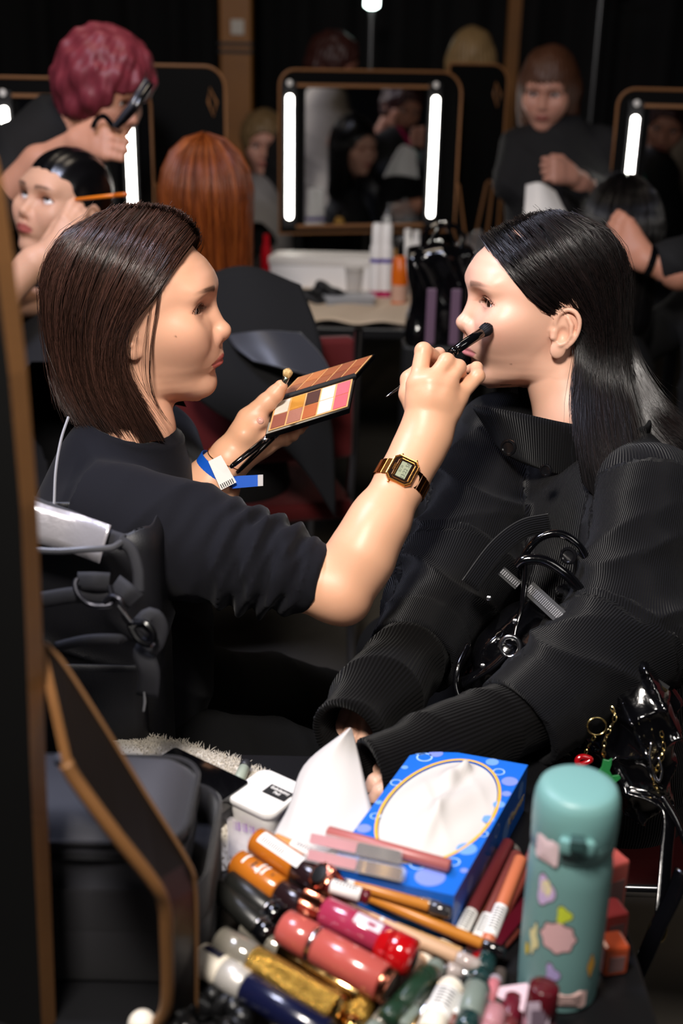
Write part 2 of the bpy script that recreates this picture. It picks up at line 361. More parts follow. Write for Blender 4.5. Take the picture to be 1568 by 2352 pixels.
def head_col(L, p):
    """skin colours in head coordinates: lips, brows, blush, a mole"""
    c = np.tile(np.array(srgb(p['skin']), f32), (len(L), 1)); L = L.copy(); lg = p.get('long', 1); L[:, 2] = np.where(L[:, 2] < -.006, (L[:, 2]+.006)/lg-.006, L[:, 2]); x, y, z = L.T; ay = np.abs(y)
    def mixc(m, col, amt=1):
        m = np.clip(m, 0, 1)[:, None]*amt; c[:] = c*(1-m)+np.array(srgb(col), f32)*m
    lx, lz = p.get('lip', (.0930, -.0610)); fw = p.get('lipw', .0235)
    zz = z+.0010*(ay/fw)**2-lz; t = np.clip(1-(ay/fw)**2, 0, 1)**.6
    bow = .0088-.0018*np.exp(-(ay/.003)**2)
    lipm = np.clip((bow*t-zz)/.0012, 0, 1)*np.clip((zz+.0125*t)/.0012, 0, 1)*np.clip((x-.062)/.004, 0, 1)*(ay < fw)
    mixc(np.exp(-((x-.055)/.02)**2-((z+.034)/.016)**2-((ay-.045)/.02)**2), p.get('blush', '#d98878'), p.get('blusha', .35))
    mixc(np.exp(-((x-.094)/.012)**2-((z+.040)/.012)**2), '#d08a78', .22)
    mixc(lipm, p['lipc'])
    # brow: arched band
    u = (ay-.011)/.043; bz = p.get('browz', .0215)+.0045*np.sin(np.clip(u, 0, 1)*2.3)-.002*u; th = .0043*(1-.55*np.clip(u, 0, 1))
    bm = np.exp(-(np.maximum(np.abs(z-bz)-th*.55, 0)/(th*.45))**2)*np.clip(u/.10, 0, 1)*np.clip((1.0-u)/.35, 0, 1)*(x > .035)
    mixc(bm, p.get('browc', '#54392c'), p.get('browa', .75))
    # lid line
    e = (.0325, -.0005); op = p.get('open', 1.0); al = almond(ay-e[0], z, e[1]+p.get('eyez', 0), .0166, .0068*op, .0040*op, p.get('tilt', -.02))
    mixc(np.exp(-((al-.0006)/.0012)**2)*(x > .046)*(z > e[1]-.001)*(ay < .054), '#2a1c18', .85)
    mixc(np.exp(-((al-.0008)/.0012)**2)*(x > .046)*(z <= e[1]-.001)*(ay < .05), '#8a5a50', .5)
    mixc(np.exp(-((al-.004)/.0045)**2)*(x > .05)*(z > e[1])*(ay < .056), p.get('shadowc', '#b5765e'), .45)
    for (mx, mz) in p.get('moles', ()):
        mixc(np.exp(-((x-mx)/.0011)**2-((z-mz)/.0011)**2)*(y*p.get('side', -1) > 0), '#5c3526', .8)
    return c
M_EYE = mat('eye_white', '#e8e4e2', .12, coat=.6); M_IRIS = mat('iris', '#2b1a12', .08, coat=1); M_LASH = mat('lash', '#0c0808', .6)
def add_eyes(parent, HM, p, gaze=(1, 0, 0), sides=(1, -1)):
    """HM: head matrix (local -> world)"""
    for s in sides:
        c = Vector((.0600, .0325*s, -.0005)); g = Vector(gaze).normalized(); q = g.to_track_quat('Z', 'Y').to_matrix().to_4x4(); r = .0136
        mb = MB(); prof = [(r*math.sin(a), -r*math.cos(a)) for a in np.linspace(.02, math.pi-.02, 26)]
        mb.lathe(prof, 28, HM @ Matrix.Translation(c) @ q)
        me = mb.mesh(smooth=True, sharp=180); me.materials.append(M_EYE); me.materials.append(M_IRIS)
        gw = (HM.to_3x3() @ g).normalized(); cw = HM @ c
        for f in me.polygons:
            if (f.center-cw).normalized().dot(gw) > .885: f.material_index = 1
        link('eye', me, None, parent)
        lb = MB(); op = p.get('open', 1)
        for t in np.linspace(-.75, .98, 26):
            yy = t*.0166; zz = -.0005+p.get('eyez', 0)+.0068*op*(1-abs(t)**2.2)+p.get('tilt', .1)*yy+.0003
            xx = 0.0600+math.sqrt(max(.0149**2-yy*yy-zz*zz, 1e-6)); L = p.get('lash', .0075)*(.7+.3*t)
            a = Vector((xx, (.0325+yy)*s, zz)); b = a+Vector((.75, .45*t*s, -.12))*L*.55; e = a+Vector((.95, .6*t*s, .28))*L
            lb.tube([HM @ a, HM @ b, HM @ e], [.00036, .0003, .0001], 4)
        lb.build('eyelashes', M_LASH, parent)
def head_matrix(eye_px, eye_d, fwd, up, side):
    """place a head so that the eye on `side` (+1 left, -1 right) shows at eye_px at axial depth eye_d"""
    H = frame((0, 0, 0), fwd, up); e = H @ Vector((.070, .0335*side, 0)); t = Vector([float(v) for v in at(*eye_px, eye_d)])-e
    return Matrix.Translation(t) @ H
def to_local(P, HM):
    I = np.array(HM.inverted()); return (P@I[:3, :3].T+I[:3, 3]).astype(f32)
def to_world(L, HM):
    I = np.array(HM); return L@I[:3, :3].T+I[:3, 3]
def skin_mat(name, rough=.40): return mat(name, rough=rough, attr='col', sss=.12, bump=('noise', 900, .08), spec=.45)

def union_gated(P, comps, k=.018):
    """comps: (fn, centre, radius); each part is evaluated only inside its sphere"""
    d = None
    for fn, c, r in comps:
        q = P-np.asarray(c, f32); ds = np.sqrt(np.einsum('ij,ij->i', q, q)); v = (ds-f32(r)+f32(.03)).astype(f32); m = ds < r
        if m.any(): v[m] = fn(P[m])
        d = v if d is None else smin(d, v, k)
    return d
def gated(P, fn, pts, m=.035):
    c, r = ball(pts, m); q = P-c.astype(f32); ds = np.sqrt(np.einsum('ij,ij->i', q, q)); v = (ds-f32(r)+f32(m)).astype(f32); k = ds < r
    if k.any(): v[k] = fn(P[k])
    return v
def body_mesh(comps, h, colour, newton=1):
    """one continuous skin surface"""
    lo = np.min([np.asarray(c)-r for _, c, r in comps], 0); hi = np.max([np.asarray(c)+r for _, c, r in comps], 0)
    V, F = sdf_mesh(lambda P: union_gated(P, comps), lo, hi, h, newton=newton, margin=1.9); return mesh_np(V, F, colors=colour(V))
def ball(pts, m): pts = np.asarray(pts); c = (pts.min(0)+pts.max(0))/2; return c, float(np.sqrt(((pts-c)**2).sum(1)).max()+m)
# ------------------------------------------------------------------ hair: strands combed along guides
def px_to_head(pts, HM, y0):
    """pixels -> (x, z) on the plane y=y0 of the head frame"""
    I = np.array(HM.inverted()); o = I[:3, :3]@CAM+I[:3, 3]; out = []
    for a, b in pts:
        r = I[:3, :3]@ray(a, b); t = (y0-o[1])/r[1]; q = o+t*r; out.append((q[0], q[2]))
    return np.array(out)
def strands_mesh(S, rad, col=None, n=3):
    """S (k, m, 3) polylines -> tubes; rad (k,) base radius"""
    k, m, _ = S.shape; T = np.gradient(S, axis=1); T /= np.linalg.norm(T, axis=2, keepdims=True)+1e-12
    ref = np.array((.31, -.83, .46)); A = np.cross(T, ref); A /= np.linalg.norm(A, axis=2, keepdims=True)+1e-9; Bn = np.cross(T, A)
    tp = np.interp(np.linspace(0, 1, m), [0, .06, .7, 1], [.8, 1, .9, .25])
    rr = rad[:, None]*tp[None]
    V = np.stack([S+rr[..., None]*(math.cos(2*math.pi*j/n)*A+math.sin(2*math.pi*j/n)*Bn) for j in range(n)], 2).reshape(-1, 3)
    i = (np.arange(k)[:, None]*m+np.arange(m-1)[None]).ravel(); F = []
    for j in range(n):
        j2 = (j+1) % n; F.append(np.column_stack([i*n+j, i*n+j2, (i+1)*n+j2, (i+1)*n+j]))
    C = None if col is None else np.repeat(col, m*n, 0)
    return V, np.concatenate(F), C
def comb(G, count, width, side, seed, t0=-.012, t1=.003, m=12, jit=.003, clump=70, lenvar=.12, urange=None, wav=0.0):
    """G (ng, m, 2) guides in head (x, z); width(x, z, t) gives half width of the hair envelope -> strands (count, m, 3) in head coords"""
    rg = np.random.default_rng(seed); ng = len(G); u0, u1 = urange or (0, ng-1.001)
    u = np.sort(rg.uniform(u0, u1, count)); i = np.minimum(u.astype(int), ng-2); f = (u-i)[:, None, None]
    g0, g1, g2, g3 = G[np.maximum(i-1, 0)], G[i], G[i+1], G[np.minimum(i+2, ng-1)]
    S2 = .5*(2*g1+(g2-g0)*f+(2*g0-5*g1+4*g2-g3)*f*f+(3*g1-g0-3*g2+g3)*f**3)
    tt = np.linspace(0, 1, m)
    # length variation by re-sampling each strand
    L = 1-rg.random(count)*lenvar; st = tt[None]*L[:, None]*(m-1); a = np.minimum(st.astype(int), m-2); fr = (st-a)[..., None]
    S2 = np.take_along_axis(S2, a[..., None].repeat(2, 2), 1)*(1-fr)+np.take_along_axis(S2, (a+1)[..., None].repeat(2, 2), 1)*fr
    off = rg.normal(0, 1, (count, 1, 2))*jit*(.3+1.2*tt[None, :, None]**1.5)
    wv = rg.normal(0, 1, (count, 1, 2))*jit*.5*np.sin(tt[None, :, None]*rg.uniform(3, 9, (count, 1, 1))+rg.uniform(0, 6, (count, 1, 1)))
    lay = t0+(t1-t0)*rg.random(count)**.6
    # clumps: pull towards the clump leader
    cl = (u*clump/ng).astype(int); ids, first = np.unique(cl, return_index=True); lead = first[np.searchsorted(ids, cl)]
    cs = .75*tt[None, :, None]**1.3*rg.uniform(.3, 1, (count, 1, 1))
    S2 = S2*(1-cs)+S2[lead]*cs+off+wv
    if wav: S2 += wav*np.sin(tt[None, :, None]*14+(u*7)[:, None, None])*tt[None, :, None]*rg.normal(0, 1, (count, 1, 2))
    lay = lay*.55+lay[lead]*.45
    tr = lay[:, None]-.004*np.exp(-(tt/.06)**2)[None]
    S2[:, :, 1] -= .003*np.exp(-(tt/.05)**2)[None]
    y = width(S2[..., 0], S2[..., 1], tr)-(.013*rg.random(count)[:, None])*np.exp(-(tt/.07)**2)[None]
    return np.stack([S2[..., 0], side*y, S2[..., 1]], 2)
def envelope(xc=-.010, zc=.020, r=(.0935, .0735, .087), grow=.012, low=lambda z: 1+0*z, back=.010, add=None):
    def w(x, z, t):
        tx = grow+back*np.clip((.02-x)/.10, 0, 1)+t; dz = np.maximum(z-zc, 0)
        q = 1-((x-xc)/(r[0]+tx))**2-(dz/(r[2]+grow+t))**2
        return (r[1]+grow+t)*np.sqrt(np.maximum(q, 0))*low(np.minimum(z-zc, 0))+(0 if add is None else add(z))
    return w
def guides(px, HM, y0, m=12): return np.array([spline(px_to_head(g, HM, y0), m) for g in px])
def sheet(G, width, side, t, nu=46):
    ng, m, _ = G.shape; u = np.linspace(0, ng-1.0001, nu); i = u.astype(int); f = (u-i)[:, None, None]; i2 = np.minimum(i+1, ng-1)
    S = G[i]*(1-f)+G[i2]*f; rt = np.exp(-(np.linspace(0, 1, m)/.10)**2)[None]; S[..., 1] -= .008*rt; y = width(S[..., 0], S[..., 1], t-.008*rt+0*S[..., 0]); V = np.stack([S[..., 0], side*y, S[..., 1]], 2).reshape(-1, 3)
    a = (np.arange(nu-1)[:, None]*m+np.arange(m-1)[None]).ravel(); return V, np.column_stack([a, a+1, a+m+1, a+m])
def hair_object(parent, HM, sets, m, cols, seed=3, rad=.00046, name='hair'):
    """sets: list of dicts(G, side, width, count, ...) ; cols two srgb colours to vary between"""
    rg = np.random.default_rng(seed); Vs = []; Fs = []; Cs = []; n = 0; c0, c1 = np.array(srgb(cols[0])), np.array(srgb(cols[1]))
    for q in sets:
        kw = {k: v for k, v in q.items() if k not in ('G', 'side', 'width', 'count', 'sheet', 'rad')}
        S = comb(q['G'], q['count'], q['width'], q['side'], seed=rg.integers(1e6), **kw); k = len(S)
        col = c0+(c1-c0)*(rg.random(k)**1.8)[:, None]; V, F, C = strands_mesh(S, q.get('rad', rad)*rg.uniform(.7, 1.25, k), col)
        Vs.append(V); Fs.append(F+n); Cs.append(C); n += len(V)
        for t in q.get('sheet', (-.006,)):
            V, F = sheet(q['G'], q['width'], q['side'], t); Vs.append(V); Fs.append(F+n); Cs.append(np.tile(c0*.8, (len(V), 1))); n += len(V)
    V = to_world(np.concatenate(Vs), HM); return link(name, mesh_np(V, np.concatenate(Fs), colors=np.concatenate(Cs)), m, parent)
def crop_pts(g, ox, oy, s): return [[(ox+a/s, oy+b/s) for a, b in q] for q in g]
# ------------------------------------------------------------------ room shell
def struct(o): o['kind'] = 'structure'; return o
FLOORM = mat('grey_floor', '#4f4a43', .75, noise=(6, .35), bump=('noise', 220, .25)); BLACKW = mat('black_curtain', '#0a0a0d', .9, noise=(3, .3)); BLACKC = mat('black_ceiling', '#050506', .95)
struct(MB().box((-3.2, -.6, -.05), (3.6, 7.4, 0)).build('floor', FLOORM))
mb = MB(); n = 160; xs = np.linspace(-3.2, 3.6, n); prof = [(x, 6.4+.07*math.sin(x*19)+.03*math.sin(x*47)) for x in xs]
V = [(x, y, z) for z in (0, 3.4) for x, y in prof]; F = [(i, i+1, n+i+1, n+i) for i in range(n-1)]; struct(link('wall_back', mesh_np(V, F, smooth=True) if False else MB().add(V, F).mesh(smooth=True, sharp=180), BLACKW))
struct(MB().box((-3.25, -.6, 0), (-3.2, 7.4, 3.4)).build('wall_left', BLACKW)); struct(MB().box((3.6, -.6, 0), (3.65, 7.4, 3.4)).build('wall_right', BLACKW))
struct(MB().box((-3.2, -.65, 0), (3.6, -.6, 3.4)).build('wall_front', BLACKW)); struct(MB().box((-3.2, -.6, 3.4), (3.6, 7.4, 3.45)).build('ceiling', BLACKC))
# ------------------------------------------------------------------ the two women: head poses
HA = head_matrix((450, 713), 1.425, (1, -.06, .07), (-.07, 0, 1), -1)
HB = head_matrix((1124, 697), 1.490, (-1, -.15, .0), (0, .03, 1), 1)
PA = dict(long=1.04, nose=(.1040, -.0318), lip=(.0922, -.0668), ear=(-.010, .0660, -.016), skin='#e3ac8e', lipc='#c0605a', moles=((.050, -.022),), browa=.9, side=-1)
PB = dict(ear=(-.016, .0735, -.030), skin='#e6b49b', lipc='#c67c7e', moles=((.042, -.075),), browc='#6b4a3c', browa=.7, side=1, nose=(.1030, -.0300), lip=(.0940, -.0650), blush='#d8857c', blusha=.5)
M_HAIR_A = mat('hair_brown', rough=.28, attr='col', spec=.9); M_HAIR_B = mat('hair_black', rough=.30, attr='col', spec=.7)
GA = crop_pts([
 [(1085, 285), (1010, 430), (910, 585), (810, 690), (745, 770), (722, 880), (735, 1010), (790, 1140), (880, 1280), (965, 1430)],
 [(1040, 205), (960, 350), (860, 540), (765, 710), (715, 860), (720, 1030), (780, 1190), (890, 1420)],
 [(960, 140), (880, 300), (780, 510), (690, 720), (650, 890), (665, 1070), (730, 1240), (860, 1470)],
 [(830, 105), (750, 280), (650, 500), (570, 720), (545, 900), (570, 1090), (640, 1270), (790, 1470)],
 [(690, 105), (600, 270), (505, 490), (445, 720), (430, 900), (460, 1100), (545, 1280), (690, 1430)],
 [(560, 130), (455, 270), (355, 480), (315, 720), (315, 900), (355, 1080), (435, 1250), (560, 1400)],
 [(440, 190), (335, 300), (245, 480), (220, 720), (230, 900), (265, 1060), (315, 1200), (420, 1360)],
 [(370, 235), (265, 335), (192, 480), (178, 700), (195, 880), (230, 1020), (270, 1150), (330, 1290)]], 0, 440, 2.529)
GB = crop_pts([
 [(462, 245), (500, 360), (565, 465), (650, 560), (750, 645), (860, 690), (935, 735), (955, 850), (905, 990), (845, 1100), (790, 1250), (765, 1480)],
 [(555, 190), (620, 330), (720, 460), (840, 580), (930, 680), (985, 800), (975, 950), (930, 1100), (890, 1250), (880, 1430), (900, 1640)],
 [(680, 130), (760, 280), (860, 430), (950, 570), (1010, 700), (1040, 850), (1030, 1000), (990, 1150), (960, 1300), (960, 1480), (1000, 1760)],
 [(800, 95), (900, 240), (1000, 400), (1070, 560), (1100, 720), (1110, 880), (1100, 1030), (1080, 1180), (1070, 1330), (1060, 1500), (1030, 1820)],
 [(920, 88), (1040, 200), (1130, 360), (1180, 540), (1190, 720), (1190, 900), (1190, 1060), (1180, 1200), (1170, 1330), (1150, 1480), (1110, 1700)],
 [(1030, 108), (1150, 200), (1230, 350), (1265, 540), (1270, 720), (1280, 900), (1300, 1060), (1330, 1200), (1380, 1300), (1450, 1360), (1560, 1420)],
 [(1120, 150), (1220, 230), (1285, 360), (1310, 540), (1320, 720), (1340, 900), (1380, 1060), (1430, 1180), (1490, 1270), (1560, 1320), (1640, 1360)]], 960, 460, 2.579)
GBF = crop_pts([
 [(520, 190), (430, 250), (360, 330), (320, 430), (315, 540), (350, 700), (390, 900), (330, 1100), (220, 1300), (60, 1650)],
 [(450, 215), (370, 290), (320, 380), (300, 480), (300, 590), (340, 800), (370, 1000), (260, 1200), (150, 1400), (20, 1700)],
 [(600, 150), (560, 300), (560, 500), (560, 700), (560, 900), (500, 1100), (380, 1300), (260, 1500), (120, 1750)]], 960, 460, 2.579)
GSTRAY = [[(371, 655), (364, 720), (352, 790), (347, 850), (352, 890), (368, 930), (396, 975)], [(368, 650), (360, 720), (349, 790), (345, 850), (351, 895), (372, 940), (404, 985)], [(305, 785), (301, 810), (299, 835), (303, 850), (310, 862), (318, 872), (326, 880)]]
ENV_A = envelope(grow=.013, low=lambda z: 1-.06*np.clip(-z/.16, 0, 1)**1.5)
_eb = envelope(grow=.010, add=lambda z: .034*(1+np.tanh((-z-.105)/.035))+.050*(1+np.tanh((-z-.185)/.045)))
def ENV_B(x, z, t):       # tucked behind the ear
    w = _eb(x, z, t); return w-.020*np.exp(-(((x+.018)/.026)**2+((z+.026)/.034)**2))
_gaf = guides(GA, HA, -.06); _gaf[..., 0] += .004*np.linspace(1, 0, 12)[None]
def build_hair_a(p):
    ga = guides(GA, HA, -.06)
    return hair_object(p, HA, [dict(G=ga, side=-1, width=ENV_A, count=4300, clump=120, jit=.0028, lenvar=.20, sheet=(-.004, -.010)),
        dict(G=ga, side=-1, width=ENV_A, count=130, jit=.009, clump=400, t0=0, t1=.008, sheet=(), rad=.00022),
        dict(G=_gaf, side=1, width=ENV_A, count=900, jit=.003, sheet=(-.004,)),
        dict(G=guides(GSTRAY, HA, -.066), side=-1, width=lambda x, z, t: .0735+t-.10*np.maximum(x-.03, 0), count=16, jit=.0010, clump=3, t0=-.001, t1=.002, sheet=(), rad=.0003, lenvar=.1),
        dict(G=_gaf[:2], side=1, width=envelope(grow=.018, low=lambda z: 1+0*z), count=160, jit=.007, clump=30, t0=-.004, t1=.006, sheet=(), rad=.00026)], M_HAIR_A, ('#22150f', '#583a30'))
def build_hair_b(p):
    gb = guides(GB, HB, .06); gf = guides(GBF, HB, -.06)
    return hair_object(p, HB, [dict(G=gb, side=1, width=ENV_B, count=4300, clump=120, jit=.0030, sheet=(-.003, -.008), lenvar=.22),
        dict(G=gb, side=1, width=ENV_B, count=150, jit=.012, clump=500, t0=0, t1=.008, sheet=(), rad=.00022),
        dict(G=gb[1:], side=-1, width=ENV_B, count=500, jit=.003, sheet=(-.003,)),
        dict(G=gf, side=-1, width=ENV_B, count=650, jit=.004, sheet=(-.004,), lenvar=.3)], M_HAIR_B, ('#0b0909', '#241a19'))
# ------------------------------------------------------------------ the make-up artist
SKA = '#e0aa88'
def scl(P, c, s):          # scale space about c (for oval cross-sections)
    return ((P-np.asarray(c, f32))*np.asarray(s, f32)+np.asarray(c, f32)).astype(f32)
def lerp(a, b, t): return np.asarray(a)*(1-t)+np.asarray(b)*t
def hand_sdf(P, wrist, mcp, fingers, thumb, **kw):
    return gated(P, lambda Q: hand_full(Q, wrist, mcp, fingers, thumb, **kw), [wrist]+list(mcp)+[q for f in fingers for q in f[0]]+list(thumb[0]))
def hand_full(P, wrist, mcp, fingers, thumb, wr=.0255, palm_r=.0125, kp=.016):
    """mcp: 4 knuckle points; fingers: 4 chains (without the knuckle) with radii; thumb: chain with radii"""
    d = None
    for i, q in enumerate(mcp):
        a = lerp(wrist, np.mean(mcp, 0), .10)+(np.asarray(q)-np.mean(mcp, 0))*.45
        e = cap(P, a, q, wr*.62, palm_r); d = e if d is None else smin(d, e, kp)
        d = smin(d, cap(P, q, q, .0112), .006)
    for i in range(3): d = smin(d, cap(P, lerp(mcp[i], wrist, .25), lerp(mcp[i+1], wrist, .25), palm_r*.95), .012)
    for q, (pts, rs) in zip(mcp, fingers):
        f = chain(P, [q]+list(pts), rs, .002)
        for j in range(len(pts)-1): f = smin(f, cap(P, pts[j], pts[j], rs[j+1]*1.04), .002)
        d = smin(d, f, .0055)
    d = smin(d, chain(P, thumb[0], thumb[1], .004), .010)
    return d
# right arm (towards the camera), the brush hand
SH_R, EL_R = at(285, 1200, 1.36), at(780, 1358, 1.335)
WR_R = at(978, 1000, 1.385)
ARM_R = [SH_R, lerp(SH_R, EL_R, .6), EL_R, at(826, 1278, 1.335), at(872, 1195, 1.345), at(922, 1105, 1.365), WR_R]
ARM_RR = [.050, .040, .0335, .0335, .0315, .0265, .0248]
MCP_R = [at(958, 884, 1.378), at(990, 880, 1.372), at(1023, 888, 1.376), at(1048, 915, 1.388)]
FING_R = [([at(972, 806, 1.388), at(1001, 822, 1.412), at(1000, 846, 1.425)], [.0106, .0100, .0082, .0070]),
          ([at(1025, 830, 1.382), at(1034, 850, 1.410), at(1018, 868, 1.422)], [.0104, .0097, .0082, .0070]),
          ([at(1052, 844, 1.386), at(1056, 866, 1.410), at(1040, 880, 1.420)], [.0100, .0092, .0078, .0068]),
          ([at(1096, 864, 1.396), at(1094, 845, 1.412), at(1080, 848, 1.424)], [.0098, .0086, .0072, .0062])]
THUMB_R = ([at(975, 985, 1.395), at(942, 905, 1.408), at(941, 872, 1.416), at(985, 832, 1.424), at(1008, 812, 1.422)], [.016, .0135, .0112, .0100, .0078])
# left arm (far side), holding the palette
WR_L = at(522, 1058, 1.535)
ARM_L = [at(330, 1120, 1.66), at(455, 1165, 1.56), at(480, 1122, 1.545), WR_L]
ARM_LR = [.045, .040, .0350, .0265]
MCP_L = [at(612, 945, 1.56), at(628, 972, 1.555), at(632, 992, 1.550), at(628, 1008, 1.545)]
FING_L = [([at(645, 960, 1.580), at(625, 985, 1.548), at(598, 971, 1.523)], [.0095, .0090, .0082, .0075]),
          ([at(670, 975, 1.575), at(690, 972, 1.57), at(705, 962, 1.565)], [.0095, .0090, .0080, .0070]),
          ([at(668, 992, 1.565), at(686, 984, 1.56), at(700, 972, 1.555)], [.0095, .0088, .0080, .0070]),
          ([at(655, 1010, 1.555), at(672, 1000, 1.55), at(684, 988, 1.545)], [.0090, .0084, .0074, .0065])]
THUMB_L = ([at(545, 1020, 1.535), at(572, 965, 1.535), at(612, 925, 1.532), at(632, 905, 1.530), at(645, 888, 1.528)], [.0190, .0165, .0125, .0110, .0088])
def arm_r(P):
    d = chain(P, ARM_R, ARM_RR, .02); d = smin(d, cap(P, at(797, 1388, 1.338), at(760, 1378, 1.345), .0165), .02)
    d = smin(d, ell(P, at(842, 1265, 1.335), (.020, .024, .036)), .03)
    B = basis(WR_R-ARM_R[-2], MCP_R[0]-MCP_R[3]); d = smin(d, ell(P, lerp(ARM_R[-2], WR_R, .75), (.04, .021, .029), B), .02)
    d = smin(d, hand_sdf(P, WR_R, MCP_R, FING_R, THUMB_R, wr=.0262), .012)
    for i, q in enumerate(MCP_R):                     # tendons
        d = smin(d, cap(P, lerp(q, WR_R, .15)-FW*.010, lerp(q, WR_R, .75)-FW*.0105, .0030, .0015), .007)
    return d
def arm_l(P):
    d = chain(P, ARM_L, ARM_LR, .02); d = smin(d, hand_sdf(P, WR_L, MCP_L, FING_L, THUMB_L, wr=.026, palm_r=.0125), .012)
    d = smin(d, ell(P, at(563, 1000, 1.53), (.017, .016, .024), basis(CR*.6+CU*.8, FW)), .014)       # thenar
    return d
def skin_cols(V, base, spots=()):
    c = np.tile(np.array(srgb(base), f32), (len(V), 1))
    for p, r, col, amt in spots:
        m = np.exp(-((V-np.asarray(p))**2).sum(1)/(r*r))[:, None]*amt; c = c*(1-m)+np.array(srgb(col), f32)*m
    return c
def joined(parts):
    n = 0; Vs, Fs, Cs = [], [], []
    for V, F, C in parts: Vs.append(V); Fs.append(F+n); Cs.append(C); n += len(V)
    return mesh_np(np.concatenate(Vs), np.concatenate(Fs), colors=np.concatenate(Cs))
def bbox(pts, m): pts = np.asarray(pts); return pts.min(0)-m, pts.max(0)+m
def hw(HM, p): return np.array(HM @ Vector(p))
NECK_A = [hw(HA, (-.032, 0, -.05)), at(314, 985, 1.49), at(280, 1060, 1.50)]
def head_neck(HM, p, neck, rs, h=.0014, drop=.10):
    def fn(P):
        L = to_local(P, HM); d = head_sdf(L, p); q = chain(P, neck, rs, .01); return smin(d, q, .018)
    ps = [hw(HM, (x, y, z)) for x in (-.12, .118) for y in (-.1, .1) for z in (-.125, .118)]
    lo, hi = bbox(ps+[neck[-1]], .012); V, F = sdf_mesh(fn, lo, hi, h); return V, F, head_col(to_local(V, HM), p)
person_a = empty('person', (-.27, 1.43, .47), 'woman with brown bob and black sweatshirt applying make-up with a brush', 'person')
def build_artist():
    hd = lambda P: smin(head_sdf(to_local(P, HA), PA), chain(P, NECK_A, [.047, .047, .053], .01), .018)
    chest = NECK_A[2]+np.array((0, .02, -.10)); core = lambda P: np.minimum(chain(P, [NECK_A[1], chest, SH_R, lerp(SH_R, EL_R, .8)], [.03, .035, .03, .03]), chain(P, [chest, ARM_L[0], ARM_L[1]], [.035, .03, .03]))
    pr, pl = ARM_R[2:]+[at(700, 1330, 1.34)]+MCP_R+[q for f in FING_R for q in f[0]], ARM_L+MCP_L+[q for f in FING_L for q in f[0]]
    sp = [(q, .013, '#d08868', .35) for q in MCP_R]+[(f[0][0], .011, '#d08868', .35) for f in FING_R]+[(at(800, 1390, 1.33), .03, '#c98466', .35)]
    sp += [(THUMB_R[0][-1]-FW*.007+CU*.002, .0045, '#e9b9a6', .8), (FING_L[0][0][-1], .011, '#d99a84', .6), (THUMB_L[0][-1], .012, '#dc8f5c', .4)]
    def colour(V):
        c = skin_cols(V, SKA, sp); L = to_local(V, HA); m = (L**2).sum(1) < .17**2; c[m] = head_col(L[m], PA); return c
    arm_r_cut = lambda P: arm_r(P)
    cmp_ = [(hd, np.array(HA @ Vector((-.01, 0, -.03))), .20), (arm_r, *ball(pr, .05)), (arm_l, *ball(pl, .05)), (core, *ball([chest, SH_R, EL_R, ARM_L[0], ARM_L[1], NECK_A[1]], .04))]
    link('body', body_mesh(cmp_, .00178, colour), skin_mat('skin_artist'), person_a)
    add_eyes(person_a, HA, PA, (1, -.05, -.10)); build_hair_a(person_a)
    # nail of the curled finger
    mb = MB(); c = FING_L[0][0][-1]; mb.lathe([(0.0002, .0026), (.0028, .0022), (.0045, .0010), (.005, 0)], 14, frame(c-FW*.0068+CU*.002, CR, -FW))
    mb.build('fingernail', mat('nail_gloss', '#e0a898', .08, coat=1), person_a, smooth=True)
    # sweatshirt
    TC = at(290, 1040, 1.50); cx, cy = TC[0], TC[1]
    CUF = at(737, 1332, 1.335); ax = CUF-SH_R; LA = np.linalg.norm(ax); AX = ax/LA; BS = basis(AX, -FW)
    def sweater(P):
        Q = scl(P, (cx, cy, 0), (1, .68, 1))
        d = chain(Q, [(cx-.035, cy, .47), (cx-.02, cy, .66), (cx-.015, cy, .83), (cx-.012, cy, .885)], [.118, .112, .116, .095], .05)
        d = smin(d, chain(P, [(cx-.01, cy-.12, .900), (cx-.01, cy+.13, .900)], [.060, .060]), .05)
        d = smin(d, chain(P, [NECK_A[1]-np.array((0, 0, .03)), NECK_A[2]], [.058, .072]), .04)
        q = (P-np.asarray(SH_R, f32))@np.asarray(BS, f32); s = q[:, 0]/LA; th = np.arctan2(q[:, 2], q[:, 1])
        rad = np.interp(s, [-.25, 0, .25, .5, .75, .9, 1.0, 1.1], [.055, .066, .068, .062, .054, .046, .0390, .0385])
        e = np.sqrt(q[:, 1]**2+q[:, 2]**2)-rad
        ramp = np.interp(s, [.15, .45, .62, .88, .925, .94], [0, .2, 1, 1, .4, 0])
        wob = .55*np.sin(th*2+s*9)+.30*np.sin(th*3+1.3+s*5)+.12*np.sin(th*7+2)
        f1 = np.abs(np.sin(s*26+wob+th*.5)); f2 = np.abs(np.sin(s*41-1.2*wob+.7))
        e = e-.0100*ramp*(1-f1*f1)**1.1-.0030*ramp*(1-f2*f2)**2+.0045*ramp
        r2 = np.interp(s, [-.2, .1, .4, .6], [0, 1, .8, 0]); e = e-.006*r2*(1-np.abs(np.sin(s*7+th*1.1+.6)))**1.5
        e = e-.0012*np.exp(-((s-.935)/.006)**2)+.0010*np.exp(-((s-.945)/.005)**2)
        e = np.maximum(e, np.maximum(q[:, 0]-LA, -.05-q[:, 0]))*.8
        d = smin(d, e, .05)
        # far sleeve and its end at the forearm
        d = smin(d, chain(P, [(cx, cy+.18, .91), ARM_L[1]+np.array((-.04, .02, -.02))], [.072, .055]), .05)
        fold = .004*(1-np.abs(np.sin((P[:, 0]*22+P[:, 2]*30+np.sin(P[:, 1]*14)*1.2))))**2
        d = d-fold*np.clip((.93-P[:, 2])/.1, 0, 1)*np.clip((P[:, 2]-.45)/.1, 0, 1)
